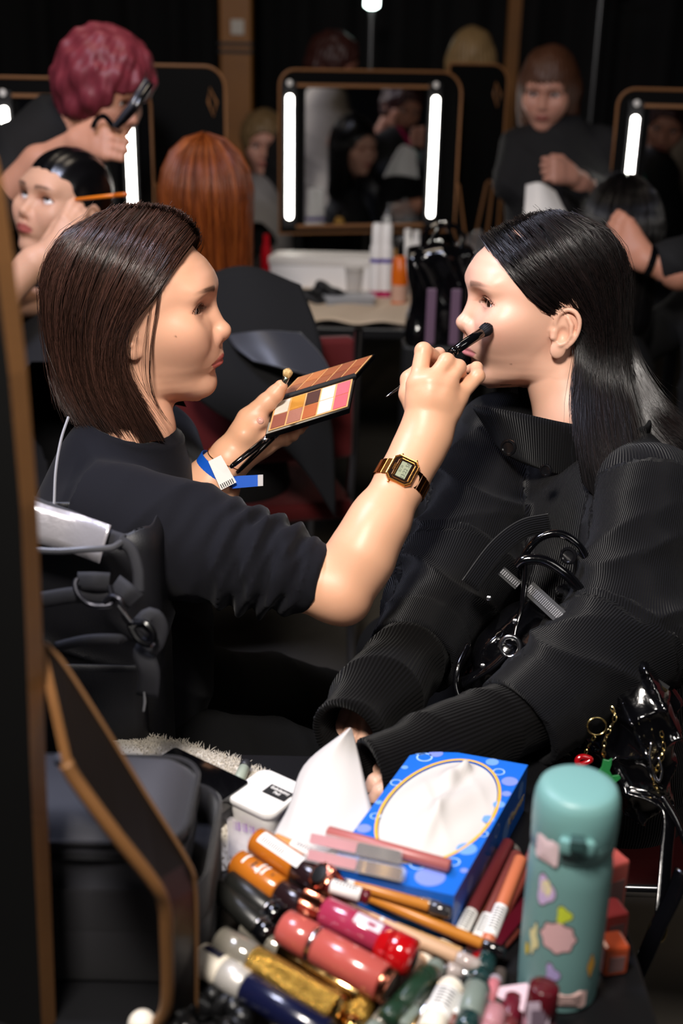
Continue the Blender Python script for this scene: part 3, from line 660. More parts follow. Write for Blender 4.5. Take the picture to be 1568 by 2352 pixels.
        # neck opening
        nk = cap(P, NECK_A[1]+np.array((0, 0, .06)), NECK_A[2], .056, .054); d = smax(d, -nk, .006)
        col = np.abs(cap(P, NECK_A[1]-np.array((.002, 0, -.004)), NECK_A[1]-np.array((.006, 0, .022)), .060))-.0035
        zc = (P-np.asarray(NECK_A[1], f32))@np.asarray((.25, 0, .97), f32); col = np.maximum(col, np.abs(zc+.014)-.016); d = smin(d, col, .006)
        return d
    V, F = sdf_mesh(sweater, (cx-.20, cy-.30, .44), (max(EL_R[0], cx)+.02, cy+.32, 1.02), .0041, margin=2.2)
    link('sweatshirt', mesh_np(V, F), mat('black_jersey', '#111117', .9, sheen=.05, spec=.2, bump=('noise', 1400, .25)), person_a)
    MB().tube(spline([at(157, 958, 1.33), at(140, 1010, 1.315), at(128, 1080, 1.30), at(124, 1160, 1.29)], 20), .0016, 6).build('neck_cord', mat('grey_cord', '#8a8a90', .6), person_a, smooth=True)
    # trousers: seated legs
    HPx = cx-.03
    def trousers(P):
        d = chain(P, [(HPx, cy-.09, .555), (-.10, cy-.10, .535), (.12, cy-.10, .525)], [.100, .078, .060], .05)
        d = smin(d, chain(P, [(HPx, cy+.09, .555), (-.10, cy+.09, .530), (.12, cy+.08, .515)], [.098, .076, .060], .05), .03)
        d = smin(d, chain(P, [(.12, cy-.10, .525), (.02, cy-.10, .12)], [.062, .05]), .03)
        d = smin(d, chain(P, [(.12, cy+.08, .515), (.10, cy+.08, .12)], [.062, .05]), .03)
        return d-.005*(1-np.abs(np.sin(P[:, 0]*34+P[:, 1]*20+np.sin(P[:, 2]*25))))**2
    V, F = sdf_mesh(trousers, (HPx-.14, cy-.30, .06), (.22, cy+.32, .72), .007, margin=1.6)
    link('trousers', mesh_np(V, F), mat('black_trousers', '#0a0a0b', .9, spec=.2, bump=('noise', 700, .3)), person_a)
    mb = MB()
    for (x, y) in ((.06, cy-.11), (.14, cy+.07)):
        mb.lathe([(.001, .0), (.045, 0), (.047, .03), (.04, .08), (.03, .11), (.001, .115)], 18, Matrix.Translation((x, y, 0)) @ Matrix.Diagonal((2.3, 1, 1, 1)))
    mb.build('shoes', mat('black_leather', '#0b0b0c', .35), person_a, smooth=True)
build_artist()
# ------------------------------------------------------------------ the woman being made up
NECK_B = [hw(HB, (-.030, 0, -.05)), at(1318, 960, 1.545), at(1345, 1050, 1.57)]
person_b = empty('person', (.33, 1.50, .47), 'woman with long black hair and black corduroy jacket having her cheek brushed', 'person')
SHB, ELB, CUB = at(1500, 1138, 1.41), at(1440, 1455, 1.365), at(1188, 1662, 1.280)
SHF, ELF, CUF_ = at(1150, 1010, 1.66), at(1060, 1300, 1.54), at(948, 1510, 1.395)
ENB, ENF = at(848, 1775, 1.212), at(794, 1690, 1.245)
def build_model():
    # hands resting at the sleeve ends, below the paper bag
    W1, W2 = lerp(CUB, ENB, .14), lerp(CUF_, ENF, .06)
    def hands(P):
        d = None
        for W, E in ((W1, ENB), (W2, ENF)):
            t = (E-W)/np.linalg.norm(E-W); sd = np.cross(t, (0, 0, 1.0)); sd /= np.linalg.norm(sd)
            M_ = [W+t*.085+sd*o for o in (-.027, -.009, .009, .026)]
            fg = [([m+t*l*.45-np.array((0, 0, .008)), m+t*l*.75-np.array((0, 0, .02)), m+t*l*.9-np.array((0, 0, .034))], [.0098, .009, .008, .007]) for m, l in zip(M_, (.075, .083, .078, .062))]
            th = ([W+t*.02+sd*-.015, W+t*.05+sd*-.028-np.array((0, 0, .010)), W+t*.085+sd*-.030-np.array((0, 0, .022))], [.014, .010, .008])
            e = hand_sdf(P, W, M_, fg, th, wr=.027); e = smin(e, cap(P, W-t*.1, W, .028, .026), .01); d = e if d is None else np.minimum(d, e)
        return d
    hd = lambda P: smin(head_sdf(to_local(P, HB), PB), chain(P, NECK_B, [.050, .050, .056], .01), .018)
    chest = NECK_B[2]+np.array((.02, 0, -.12)); core = lambda P: np.minimum(chain(P, [NECK_B[1], chest, SHB, ELB, W1], [.03, .035, .03, .028, .024]), chain(P, [chest, SHF, ELF, W2], [.035, .03, .028, .024]))
    def colour(V):
        c = skin_cols(V, '#dcae95'); L = to_local(V, HB); m = (L**2).sum(1) < .17**2; c[m] = head_col(L[m], PB); return c
    link('body', body_mesh([(hd, np.array(HB @ Vector((-.01, 0, -.03))), .20), (hands, *ball([W1, W2, ENB, ENF], .10)), (core, *ball([chest, SHB, ELB, SHF, ELF, W1, W2, NECK_B[1]], .04))], .00182, colour), skin_mat('skin_model'), person_b)
    add_eyes(person_b, HB, PB, (1, .12, -.02)); build_hair_b(person_b)
    cx, cy = .335, NECK_B[2][1]
    cord = mat('black_corduroy', '#09090d', .9, sheen=.06, spec=.2, bump=('rib', 2*math.pi/.0026, .9))
    def tube_frame(P, a, b):
        a = np.asarray(a); t = np.asarray(b)-a; L = np.linalg.norm(t); B = basis(t/L, -FW); q = (P-a.astype(f32))@B.astype(f32)
        return q[:, 0]/L, np.arctan2(q[:, 2], q[:, 1]), np.sqrt(q[:, 1]**2+q[:, 2]**2), L
    def sleeve(P, a, e, c, rs, seed):
        """two segments shoulder-elbow-cuff with soft folds; returns distance"""
        d1 = chain(P, [a, e], rs[:2]); d2 = chain(P, [e, c], rs[1:3]); d = smin(d1, d2, .04)
        s1, t1, _, L1 = tube_frame(P, a, e); s2, t2, _, L2 = tube_frame(P, e, c); first = d1 < d2
        s = np.where(first, s1*L1, L1+s2*L2); th = np.where(first, t1, t2)
        fold = (1-np.abs(np.sin(s*34+np.sin(th*1.7+seed)*1.1+seed)))**2*.010*np.interp(s, [0, .06, .12, L1+L2-.06, L1+L2-.03], [0, .5, 1, 1, 0])
        fold += (1-np.abs(np.sin(s*19-th*.9+seed*2)))**2*.007*np.interp(s, [0, .05, L1+L2-.08, L1+L2-.05], [0, 1, 1, 0])
        d = d-fold
        t = (np.asarray(c)-e)/np.linalg.norm(np.asarray(c)-e); end = (P-np.asarray(c, f32))@t.astype(f32)
        d = d-.0022*((end > -.045) & (end < .1))                        # turned-up cuff band
        d = np.maximum(d, end-.001); bore = np.maximum(cap(P, c-t*.05, c+t*.05, rs[2]-.007), -.045-end); return smax(d, -bore, .003)
    def torso(P):
        Q = scl(P, (cx, cy, 0), (1, .66, 1))
        d = chain(Q, [(cx+.06, cy, .50), (cx+.045, cy, .68), (cx+.02, cy, .84), (cx+.01, cy, .895)], [.135, .128, .118, .094], .05)
        d = smin(d, chain(P, [(cx+.03, cy-.14, .935), (cx+.0, cy+.14, .935)], [.062, .062]), .06)
        fold = (1-np.abs(np.sin(P[:, 2]*24+P[:, 0]*13+np.sin(P[:, 1]*12))))**2*.008; d = d-fold*np.clip((.93-P[:, 2])/.1, 0, 1)
        nk = chain(P, [NECK_B[1]+np.array((-.01, 0, .08)), NECK_B[1], NECK_B[2]], [.085, .066, .058]); return smax(d, -nk, .006)
    def jacket(P):
        d = torso(P); d = smin(d, sleeve(P, SHB, ELB, CUB, [.063, .068, .054], .4), .03)
        d = smin(d, sleeve(P, SHF, ELF, CUF_, [.068, .066, .054], 2.1), .02); return d
    V, F = sdf_mesh(jacket, (.02, cy-.50, .44), (.62, cy+.36, 1.08), .0045, margin=2.4)
    # ribs run along the sleeves and down the body
    rib = np.zeros(len(V)); P = V.astype(f32); ds = []; rv = []
    for a, b, r in ((SHB, ELB, .068), (ELB, CUB, .060), (SHF, ELF, .066), (ELF, CUF_, .060)):
        s, th, rr, L = tube_frame(P, a, b); ds.append(np.abs(rr-r)+np.maximum(np.maximum(-s, s-1), 0)*L*1.2); rv.append(th*r)
    ds.append(np.abs(torso(P))+.004); rv.append(np.arctan2(P[:, 1]-cy, P[:, 0]-cx-.03)*.14); rib = np.choose(np.argmin(ds, 0), rv)
    link('corduroy_jacket', mesh_np(V, F, rib=rib), cord, person_b)
    # standing collar, open at the front, with a buttoned tab
    n = 40; C0 = NECK_B[1]+np.array((-.004, 0, -.028)); V = []; ribs = []
    for i in range(n):
        a = R(-176)+R(300)*i/(n-1)          # opening at the throat
        for j in range(7):
            h = j/6; lean = 1+.20*h; flare = 1+.24*np.exp(-((i)/5.0)**2)*h
            rx, ry = .088*lean*flare, .078*lean
            V.append(C0+np.array((rx*math.cos(a)-.004, ry*math.sin(a), -.028+.075*h-.014*math.cos(a)-.012*h*np.exp(-(i/4.)**2)))); ribs.append(a*.085)
    F = [(i*7+j, (i+1)*7+j, (i+1)*7+j+1, i*7+j+1) for i in range(n-1) for j in range(6)]
    o = link('collar', mesh_np(V, F, rib=ribs), cord, person_b); m = o.modifiers.new('thick', 'SOLIDIFY'); m.thickness = .007; m.offset = 0; m = o.modifiers.new('sub', 'SUBSURF'); m.levels = m.render_levels = 1
    def plate(name, pts, nrm, th=.005, mt=cord):
        mb = MB(); top = [np.asarray(p)+np.asarray(nrm)*th for p in pts]; k = len(pts)
        mb.add(list(pts)+top, [tuple(range(k))[::-1], tuple(range(k, 2*k))]+[(i, (i+1) % k, (i+1) % k+k, i+k) for i in range(k)]); return mb.build(name, mt, person_b, bevel=.0015)
    def strip(name, px, wdt, dth, mt=cord):
        """cloth band along pixels (px, py, depth)"""
        C_ = spline([at(*q) for q in px], 24); T = np.gradient(C_, axis=0); T /= np.linalg.norm(T, axis=1)[:, None]; sd = np.cross(T, FW); sd /= np.linalg.norm(sd, axis=1)[:, None]
        rw = np.linspace(-1, 1, 7); V = np.concatenate([C_+sd*wdt*a-FW*dth*(1-a*a) for a in rw]); k = len(C_)
        F = np.concatenate([np.column_stack([np.arange(k-1)+j*k, np.arange(1, k)+j*k, np.arange(1, k)+(j+1)*k, np.arange(k-1)+(j+1)*k]) for j in range(6)])
        o = link(name, mesh_np(V, F, rib=np.repeat(rw*wdt, k)), mt, person_b); m = o.modifiers.new('thick', 'SOLIDIFY'); m.thickness = .004; return o
    strip('belt_tab', [(1262, 1200, 1.365), (1200, 1215, 1.355), (1140, 1262, 1.350), (1078, 1345, 1.350)], .0115, .001)
    blk = mat('black_button', '#0d0d0f', .22, coat=.5)
    def button(px, py, d, r, nrm=(-.5, -.8, .2)):
        mb = MB(); M_ = frame(at(px, py, d), np.cross(nrm, (0, .2, 1)), nrm); mb.lathe([(r*.25, .002), (r*.6, .0022), (r*.72, .0034), (r*.95, .003), (r, .0012), (r*.95, 0)], 24, M_)
        o = mb.build('button', blk, person_b, smooth=True)
        for x, y in ((.3, .3), (-.3, .3), (.3, -.3), (-.3, -.3)): pass
        return o
    button(1168, 1028, 1.425, .0105); button(1306, 1276, 1.352, .0105); button(1254, 1080, 1.43, .008)
    # ribbed knit sleeves
    knit = mat('black_knit', '#060505', .95, sheen=.06, spec=.15, bump=('rib', 2*math.pi/.0042, .7))
    for a, b, c, ra, rb in ((lerp(ELB, CUB, .78), lerp(CUB, ENB, .45), ENB, .044, .036), (lerp(ELF, CUF_, .75), lerp(CUF_, ENF, .5), ENF, .047, .040)):
        t = (c-b)/np.linalg.norm(c-b)
        def fn(P):
            d = chain(P, [a, b, c], [ra, (ra+rb)/2, rb], .03); s, th, _, L = tube_frame(P, a, c)
            d = d-.004*(1-np.abs(np.sin(s*9+np.sin(th)*.8)))**2; e = (P-np.asarray(c, f32))@t.astype(f32)
            d = np.maximum(d, e); return smax(d, -np.maximum(cap(P, b, c+t*.03, rb-.008), -.05-e), .004)
        lo, hi = bbox([a, b, c], .06); V, F = sdf_mesh(fn, lo, hi, .0032, margin=1.5); s, th, _, L = tube_frame(V.astype(f32), a, c)
        link('knit_sleeve', mesh_np(V, F, rib=th*.043), knit, person_b)
    # trousers
    def trousers(P):
        d = chain(P, [(cx+.05, cy-.09, .555), (.22, cy-.10, .565), (.06, cy-.12, .54)], [.11, .09, .066], .05)
        d = smin(d, chain(P, [(cx+.05, cy+.09, .555), (.24, cy+.13, .565), (.10, cy+.19, .54)], [.11, .09, .066], .05), .03)
        d = smin(d, chain(P, [(.06, cy-.12, .54), (.14, cy-.14, .12)], [.064, .05]), .03); return smin(d, chain(P, [(.10, cy+.19, .54), (.2, cy+.2, .12)], [.064, .05]), .03)
    V, F = sdf_mesh(trousers, (-.04, cy-.28, .06), (cx+.2, cy+.36, .70), .008, margin=1.5)
    link('trousers', mesh_np(V, F), mat('black_trousers'), person_b)
    mb = MB()
    for (x, y) in ((.10, cy-.15), (.16, cy+.21)):
        mb.lathe([(.001, .0), (.045, 0), (.047, .03), (.04, .08), (.03, .11), (.001, .115)], 18, Matrix.Translation((x, y, 0)) @ Matrix.Diagonal((2.3, 1, 1, 1)))
    mb.build('shoes', mat('black_leather'), person_b, smooth=True)
build_model()
# ------------------------------------------------------------------ things in hands and on wrists
def surf(fn, px, py, d0, d1, n=200):
    ds = np.linspace(d0, d1, n); v = fn(np.array([at(px, py, d) for d in ds], f32)); i = np.argmax(v < 0); return ds[i] if (v < 0).any() else None
BLACK_GLOSS = mat('black_gloss', '#08080a', .12, coat=.8); BLACK_MATTE = mat('black_matte', '#0c0c0e', .55); GOLD = mat('gold_metal', '#c98a45', .22, metal=1); STEEL = mat('steel', '#c8c8cc', .2, metal=1)
WHITE = mat('white_plastic', '#efece8', .35); LABELW = mat('white_label', '#e9e6e2', .6); INK = mat('black_ink', '#151515', .6)
def seg_rod(root, A, B, segs, n=16):
    """segs: (part name, t0, t1, r0, r1, material)"""
    A, B = np.asarray(A, float), np.asarray(B, float); L = np.linalg.norm(B-A); M = frame(A, np.cross(B-A, (.13, .2, 1)), B-A)
    x = Vector((B-A)/L); y0 = Vector((0, 0, 1)) if abs(x.z) < .9 else Vector((1, 0, 0)); sx = y0.cross(x).normalized(); sy = x.cross(sx)
    M = Matrix(((sx.x, sy.x, x.x, A[0]), (sx.y, sy.y, x.y, A[1]), (sx.z, sy.z, x.z, A[2]), (0, 0, 0, 1)))
    for sg in segs:
        nm, t0, t1, r0, r1, m = sg[:6]; k = sg[6] if len(sg) > 6 else n; c = min(.0012, r0*.25, r1*.25+1e-5, abs(t1-t0)*L*.3)
        MB().lathe([(max(r0-c, 1e-4), t0*L), (r0, t0*L+c), (r1, t1*L-c), (max(r1-c, 1e-4), t1*L)], k, M).build(nm, m, root, smooth=True, sharp=50)
def bristles(root, A, B, r0, r1, m, n=400, spread=1.0, seed=1, shape=1.6):
    rg = np.random.default_rng(seed); A, B = np.asarray(A), np.asarray(B); t = (B-A)/np.linalg.norm(B-A); u = np.cross(t, (.3, .5, .8)); u /= np.linalg.norm(u); v = np.cross(t, u); L = np.linalg.norm(B-A)
    a = rg.uniform(0, 2*math.pi, n); q = np.sqrt(rg.random(n)); S = np.zeros((n, 5, 3))
    for j, s in enumerate(np.linspace(0, 1, 5)):
        rr = q*(r0+(r1-r0)*math.sin(s*math.pi*.55)); ln = L*s*(1-.38*q**shape)
        S[:, j] = A+t*ln[:, None]+(np.cos(a)*rr)[:, None]*u+(np.sin(a)*rr)[:, None]*v
    V, F, _ = strands_mesh(S, np.full(n, .00030)); link('bristles', mesh_np(V, F), m, root)
    MB().lathe([(r0*.9, 0), (r1*.92, L*.35), (r1*.9, L*.6), (r1*.5, L*.82), (.0005, L*.88)], 18, frame(A, u, t) if False else Matrix(((u[0], v[0], t[0], A[0]), (u[1], v[1], t[1], A[1]), (u[2], v[2], t[2], A[2]), (0, 0, 0, 1)))).build('bristle_core', m, root, smooth=True, sharp=180)
_hb = lambda P: head_sdf(to_local(P, HB), PB)
DCH = surf(_hb, 1128, 752, 1.30, 1.60) or 1.45
T0, T1 = at(886, 912, 1.408), at(1126, 750, DCH-.004)
_ln = np.linalg.norm(T1-T0); _d = (T1-T0)/_ln
brush = empty('makeup_brush', T0, 'black-handled brush with dark bristles pressed to the cheek', 'brush')
seg_rod(brush, T0, T1, [('handle', 0, .20, .0012, .0032, BLACK_GLOSS), ('handle', .20, .62, .0032, .0056, BLACK_GLOSS), ('ferrule', .62, .66, .0058, .0059, BLACK_GLOSS), ('ferrule', .66, .915, .0058, .0066, BLACK_GLOSS)])
bristles(brush, T0+_d*_ln*.905, T1+_d*.003, .0062, .0085, mat('navy_bristle', '#16151f', .7), 500)
# palette -------------------------------------------------------
def quad_frame(TL, TR, BL):
    x = TR-TL; y = BL-TL; n = np.cross(x, y); n /= np.linalg.norm(n)
    if n@FW > 0: n = -n
    return TL, x, y, n
PTL, PTR, PBL = at(630, 922, 1.545), at(814, 866, 1.575), at(611, 995, 1.500)
pal = empty('makeup_palette', PBL, 'open black palette of brown, cream and pink powders held in one hand', 'palette')
def slab(name, O, x, y, n, u0, u1, v0, v1, h0, h1, m, parent, bevel=.0008):
    c = [O+x*u+y*v+n*h for h in (h0, h1) for u, v in ((u0, v0), (u1, v0), (u1, v1), (u0, v1))]
    return MB().add(c, [(3, 2, 1, 0), (4, 5, 6, 7), (0, 1, 5, 4), (1, 2, 6, 5), (2, 3, 7, 6), (3, 0, 4, 7)]).build(name, m, parent, bevel=bevel)
def powder(name, c): return mat('powder_'+name, c, .9, bump=('noise', 900, .3), noise=(300, .07))
def pans(parent, O, x, y, n, cols, h, u0=.03, u1=.97, v0=.07, v1=.93):
    for r, row in enumerate(cols):
        for c, col in enumerate(row):
            du = (u1-u0)/5; dv = (v1-v0)/2; g = .0035/np.linalg.norm(x)*.35
            slab('powder_pan', O, x, y, n, u0+du*c+g, u0+du*(c+1)-g, v0+dv*r+.012, v0+dv*(r+1)-.012, h-.001, h, powder(col[1:], col), parent, 0)
O, x_, y_, n_ = quad_frame(PTL, PTR, PBL)
base = slab('base', O, x_, y_, n_, -.01, 1.01, -.03, 1.03, -.009, -.0006, BLACK_GLOSS, pal)
slab('gold_tray', O, x_, y_, n_, .02, .98, .05, .95, -.001, .0002, mat('tan_card', '#d9a468', .5), base, 0)
pans(base, O, x_, y_, n_, [['#d8d2c4', '#c98a34', '#4a2c24', '#ecd3bb', '#d0606a'], ['#8f5140', '#a06a58', '#a85a30', '#f0dfd8', '#cf5a62']], .0010)
LTL, LTR = at(684, 868, 1.60), at(857, 816, 1.625)
LO, LX = O-y_*.03+x_*.0, x_
ly = (LTL-(O+x_*.0)); ly = (LTL+LTR)/2-(PTL+PTR)/2
ln_ = np.cross(LX, ly); ln_ /= np.linalg.norm(ln_); ln_ = -ln_ if ln_@FW > 0 else ln_
lid = slab('lid', LO, LX, ly, ln_, -.01, 1.01, .03, 1.03, -.007, -.0006, BLACK_GLOSS, pal)
slab('gold_tray', LO, LX, ly, ln_, .02, .98, .08, .97, -.001, .0002, mat('tan_card'), lid, 0)
pans(lid, LO, LX, ly, ln_, [['#a5683f', '#b06a3a', '#96552f', '#8a4a2c', '#93502c'], ['#8f5a3e', '#9c5c36', '#8d5030', '#7d4229', '#874627']][::-1], .0008, v0=.10, v1=.95)
MB().tube([LO+LX*-.005, LO+LX*1.005], .0042, 12).build('hinge', BLACK_MATTE, pal, smooth=True)
# brushes between the fingers of the palette hand
b2 = empty('makeup_brush', at(662, 850, 1.55), 'small brush with cream domed bristles and silver ferrule above the palette', 'brush')
A2, B2 = at(598, 1010, 1.548), at(661, 858, 1.522)
seg_rod(b2, A2, B2, [('handle', 0, .72, .0018, .0030, BLACK_GLOSS), ('ferrule', .72, .955, .0036, .0044, mat('green_steel', '#aebfb0', .15, metal=1))])
bristles(b2, lerp(A2, B2, .95), at(664, 845, 1.52), .0044, .0066, mat('cream_bristle', '#d9b77e', .8), 260, seed=5)
for (p0, p1, lb) in (((528, 1074, 1.485), (616, 1004, 1.51), 'slim black brush handle crossing the wrist under the palette, upper one'), ((543, 1086, 1.515), (640, 990, 1.525), 'slim black brush handle behind the palette hand, lower one')):
    A, B = at(*p0), at(*p1); h = empty('makeup_brush', A, lb, 'brush', 'brush handles under the palette')
    seg_rod(h, A, B, [('handle', 0, .07, .0022, .0032, BLACK_GLOSS), ('handle', .07, .86, .0032, .0045, BLACK_GLOSS), ('ferrule', .86, 1, .0046, .0048, STEEL)])
# watch ----------------------------------------------------------
AXW = (ARM_R[-1]-ARM_R[-3]); AXW /= np.linalg.norm(AXW); WC = at(920, 1106, 1.365)
NW = -FW+.10*CU-.12*CR; NW -= AXW*(NW@AXW); NW /= np.linalg.norm(NW); SW = np.cross(NW, AXW)     # strap direction
watch = empty('wrist_watch', WC, 'gold digital wrist watch with metal bracelet on the forearm', 'watch')
MW = Matrix(((AXW[0], SW[0], NW[0], WC[0]), (AXW[1], SW[1], NW[1], WC[1]), (AXW[2], SW[2], NW[2], WC[2]), (0, 0, 0, 1)))
if (SW@CU) < 0 and False: pass
RWX, RWZ = .0305, .0285
def octo(a, b, c): return [(-a+c, -b), (a-c, -b), (a, -b+c), (a, b-c), (a-c, b), (-a+c, b), (-a, b-c), (-a, -b+c)]
def plate_oct(name, a, b, c, z0, z1, m, parent, bev=.0006):
    k = octo(a, b, c); V = [MW @ Vector((u, v, z)) for z in (z0, z1) for u, v in k]; n = 8
    return MB().add(V, [tuple(range(n))[::-1], tuple(range(n, 2*n))]+[(i, (i+1) % n, (i+1) % n+n, i+n) for i in range(n)]).build(name, m, parent, bevel=bev)
zc = RWZ-.001
case = plate_oct('case', .0172, .0160, .0055, zc, zc+.0065, GOLD, watch)
plate_oct('dial', .0150, .0140, .0045, zc+.006, zc+.0068, mat('dial_black', '#1d0f08', .15, coat=1), case, 0)
for a, b in ((.0160, .0148), (.0128, .0098)):
    k = octo(a, b, .0045 if a > .014 else .0025); MB().tube([MW @ Vector((u, v-.001*(a < .014), zc+.0069)) for u, v in k], .00038, 6, closed=True).build('gold_line', GOLD, case)
mb = MB(); mb.box((-.0098, -.0068, zc+.0068), (.0098, .0050, zc+.0071), MW); mb.build('lcd_screen', mat('lcd', '#8f9478', .3), case)
text_on('lcd_digits', '23:22 58', .0062, MW @ Matrix.Translation((0, -.0034, zc+.0072)), mat('lcd_ink', '#20261c', .5), case, .00005)
text_on('lcd_digits', 'SU 20', .0036, MW @ Matrix.Translation((.0005, .0024, zc+.0072)), mat('lcd_ink'), case, .00005)
mb = MB(); mb.box((-.0098, .0066, zc+.0068), (.0098, .0072, zc+.0070), MW); mb.box((-.011, -.0118, zc+.0068), (-.0035, -.0112, zc+.007), MW); mb.box((.0035, -.0118, zc+.0068), (.011, -.0112, zc+.007), MW); mb.build('dial_mark', GOLD, case)
text_on('dial_lettering', 'CASIO', .0030, MW @ Matrix.Translation((0, .0104, zc+.0070)), GOLD, case, .00005, bold=.00008)
text_on('dial_lettering', 'WR', .0022, MW @ Matrix.Translation((0, -.0116, zc+.0070)), GOLD, case, .00005)
for u, s in ((.009, 1), (-.009, 1), (.009, -1)):
    MB().lathe([(.0012, 0), (.0012, .0022), (.0008, .0026)], 10, MW @ Matrix.Translation((u*0+.0172*s*(1 if u else 1), u, zc+.0035)) @ Matrix.Rotation(R(90)*s, 4, 'Y')).build('side_button', GOLD, case, smooth=True)
LINK = mat('gold_link', '#a86a30', .18, metal=1)
for sgn in (1, -1):
    for k in range(10):
        th0 = .50+k*.235; th1 = th0+.215
        if th0 > 2.7: break
        V = []
        for rr in (1.02, 1.10):
            for th in (th0, th1):
                for u in (-.0090, .0090):
                    w_ = .0105-.0005*k; V.append(MW @ Vector((math.copysign(w_, u), sgn*RWX*rr*math.sin(th), RWZ*rr*math.cos(th))))
        MB().add(V, [(0, 1, 3, 2), (4, 6, 7, 5), (0, 4, 5, 1), (2, 3, 7, 6), (0, 2, 6, 4), (1, 5, 7, 3)]).build('bracelet_link', LINK, watch, bevel=.0004)
# wristband and bracelet on the far wrist -------------------------
AL = ARM_L[-1]-ARM_L[-2]; AL /= np.linalg.norm(AL); CB = lerp(ARM_L[-2], ARM_L[-1], .62); B1 = np.cross(AL, -FW); B1 /= np.linalg.norm(B1); B2_ = np.cross(B1, AL)
if B2_@FW > 0: B2_ = -B2_
band = empty('wristband', CB, 'blue paper wristband with white tag and loose end', 'wristband')
BLUE = mat('blue_paper', '#0f57c4', .5)
def ringband(c, ax, u, v, ru, rv, w, th, n=40, a0=0, a1=2*math.pi):
    V = []; closed = abs(a1-a0-2*math.pi) < 1e-6; k = n if closed else n+1
    for i in range(k):
        a = a0+(a1-a0)*i/n
        for s, t in ((-w, 0), (w, 0), (w, th), (-w, th)): V.append(c+ax*s+(u*(ru+t)*math.cos(a)+v*(rv+t)*math.sin(a)))
    F = [(i*4+j, i*4+(j+1) % 4, ((i+1) % k)*4+(j+1) % 4, ((i+1) % k)*4+j) for i in range(k if closed else k-1) for j in range(4)]
    return V, F
MB().add(*ringband(CB, AL, B1, B2_, .0335, .0335, .0095, .0006)).build('band', BLUE, band)
rgt = CR-AL*(CR@AL)
mb = MB(); e0 = at(533, 1108, 1.508); e1 = at(604, 1103, 1.50); up_ = CU*.0072
mb.add([e0-up_*1.1, e0+up_*1.1, e1+up_, e1-up_, e0-up_*1.1+FW*.0008, e0+up_*1.1+FW*.0008, e1+up_+FW*.0008, e1-up_+FW*.0008], [(0, 1, 2, 3), (7, 6, 5, 4), (0, 4, 5, 1), (2, 6, 7, 3), (1, 5, 6, 2), (0, 3, 7, 4)]); mb.build('loose_end', BLUE, band)
mb = MB(); q0 = lerp(e0, e1, .83)-FW*.0004; q1 = lerp(e0, e1, 1.0)-FW*.0004; mb.add([q0-up_, q0+up_, q1+up_, q1-up_], [(0, 1, 2, 3)]); mb.build('end_label', mat('grey_label', '#c8c4c6', .6), band)
mb = MB(); cnt = at(508, 1083, 1.4985); a_ = CR*.75+CU*-.66; b_ = CR*.66*.45+CU*.75*.45
w1, w2 = (CR*.45-CU*.89), (CR*.89+CU*.45)
mb.add([cnt+w1*-.019+w2*-.009, cnt+w1*-.019+w2*.009, cnt+w1*.021+w2*.011-FW*-.001, cnt+w1*.021+w2*-.011], [(0, 1, 2, 3)]); mb.build('white_tag', LABELW, band)
mb = MB()
for i in range(7): mb.add([cnt+w1*(.014)+w2*(-.009+i*.0027)-FW*.0006, cnt+w1*(.014)+w2*(-.0078+i*.0027)-FW*.0006, cnt+w1*(.020)+w2*(-.0078+i*.0027)-FW*.0006, cnt+w1*(.020)+w2*(-.009+i*.0027)-FW*.0006], [(0, 1, 2, 3)])
mb.build('barcode', INK, band)
CB2 = lerp(ARM_L[-2], ARM_L[-1], 1.0)
bracelet = MB().tube([CB2+B1*.0285*math.cos(a)+B2_*.0285*math.sin(a)+AL*.003*math.sin(2*a) for a in np.linspace(0, 2*math.pi, 60, endpoint=False)], .0007, 6, closed=True).build('bracelet', GOLD, None, smooth=True)
tag(bracelet, 'thin gold chain bracelet beside the blue wristband', 'bracelet')
# ------------------------------------------------------------------ work table in front and what lies on it
TZ = .73; XE = .262; YE = 1.10
tbl = empty('work_table', (-.3, .6, 0), 'black work table covered with make-up in front', 'table')
MB().box((-1.3, .30, TZ-.03), (XE, YE, TZ)).build('tabletop', mat('black_laminate', '#0e0e10', .4), tbl, bevel=.003)
for x in (-1.25, XE-.05):
    for y in (.36, YE-.06): MB().box((x, y, 0), (x+.03, y+.03, TZ-.03)).build('leg', BLACK_MATTE, tbl, bevel=.002)
# towel -------------------------------------------------------------
TOW = mat('terry_towel', '#ded6c8', .95, bump=('noise', 500, .8))
tw = empty('towel', on_z(450, 1800, TZ), 'fluffy white terry towel spread on the table', 'towel')
ol = [on_z(*q, TZ+.006) for q in ((232, 1672), (300, 1676), (420, 1700), (520, 1730), (600, 1765), (640, 1800), (660, 1880), (600, 1960), (430, 2000), (250, 1960), (150, 1850))]
OL = spline([p[:2] for p in ol], 80, closed=True); c0 = OL.mean(0); V = []; F = []; K = 16; rg = np.random.default_rng(4)
for j in range(K+1):
    f = j/K
    for i in range(80):
        p = c0+(OL[i]-c0)*f; h = .008*(1-f**8)+.003*math.sin(p[0]*60)*math.sin(p[1]*50)*(1-f); V.append((p[0], p[1], TZ+.001+max(h, 0)+rg.normal(0, .0004)))
for j in range(K): F += [(j*80+i, j*80+(i+1) % 80, (j+1)*80+(i+1) % 80, (j+1)*80+i) for i in range(80)]
link('cloth', mesh_np(V, F), TOW, tw)
k = 5000; a = rg.integers(0, 80, k); f = np.sqrt(rg.random(k))*1.0; b = rg.random(k); pp = OL[a]*(1-b[:, None])+OL[(a+1) % 80]*b[:, None]; pp = c0+(pp-c0)*f[:, None]
S = np.zeros((k, 3, 3)); dr = rg.normal(0, .0022, (k, 2)); edge = np.where(f > .96, 1.6, 1.0)
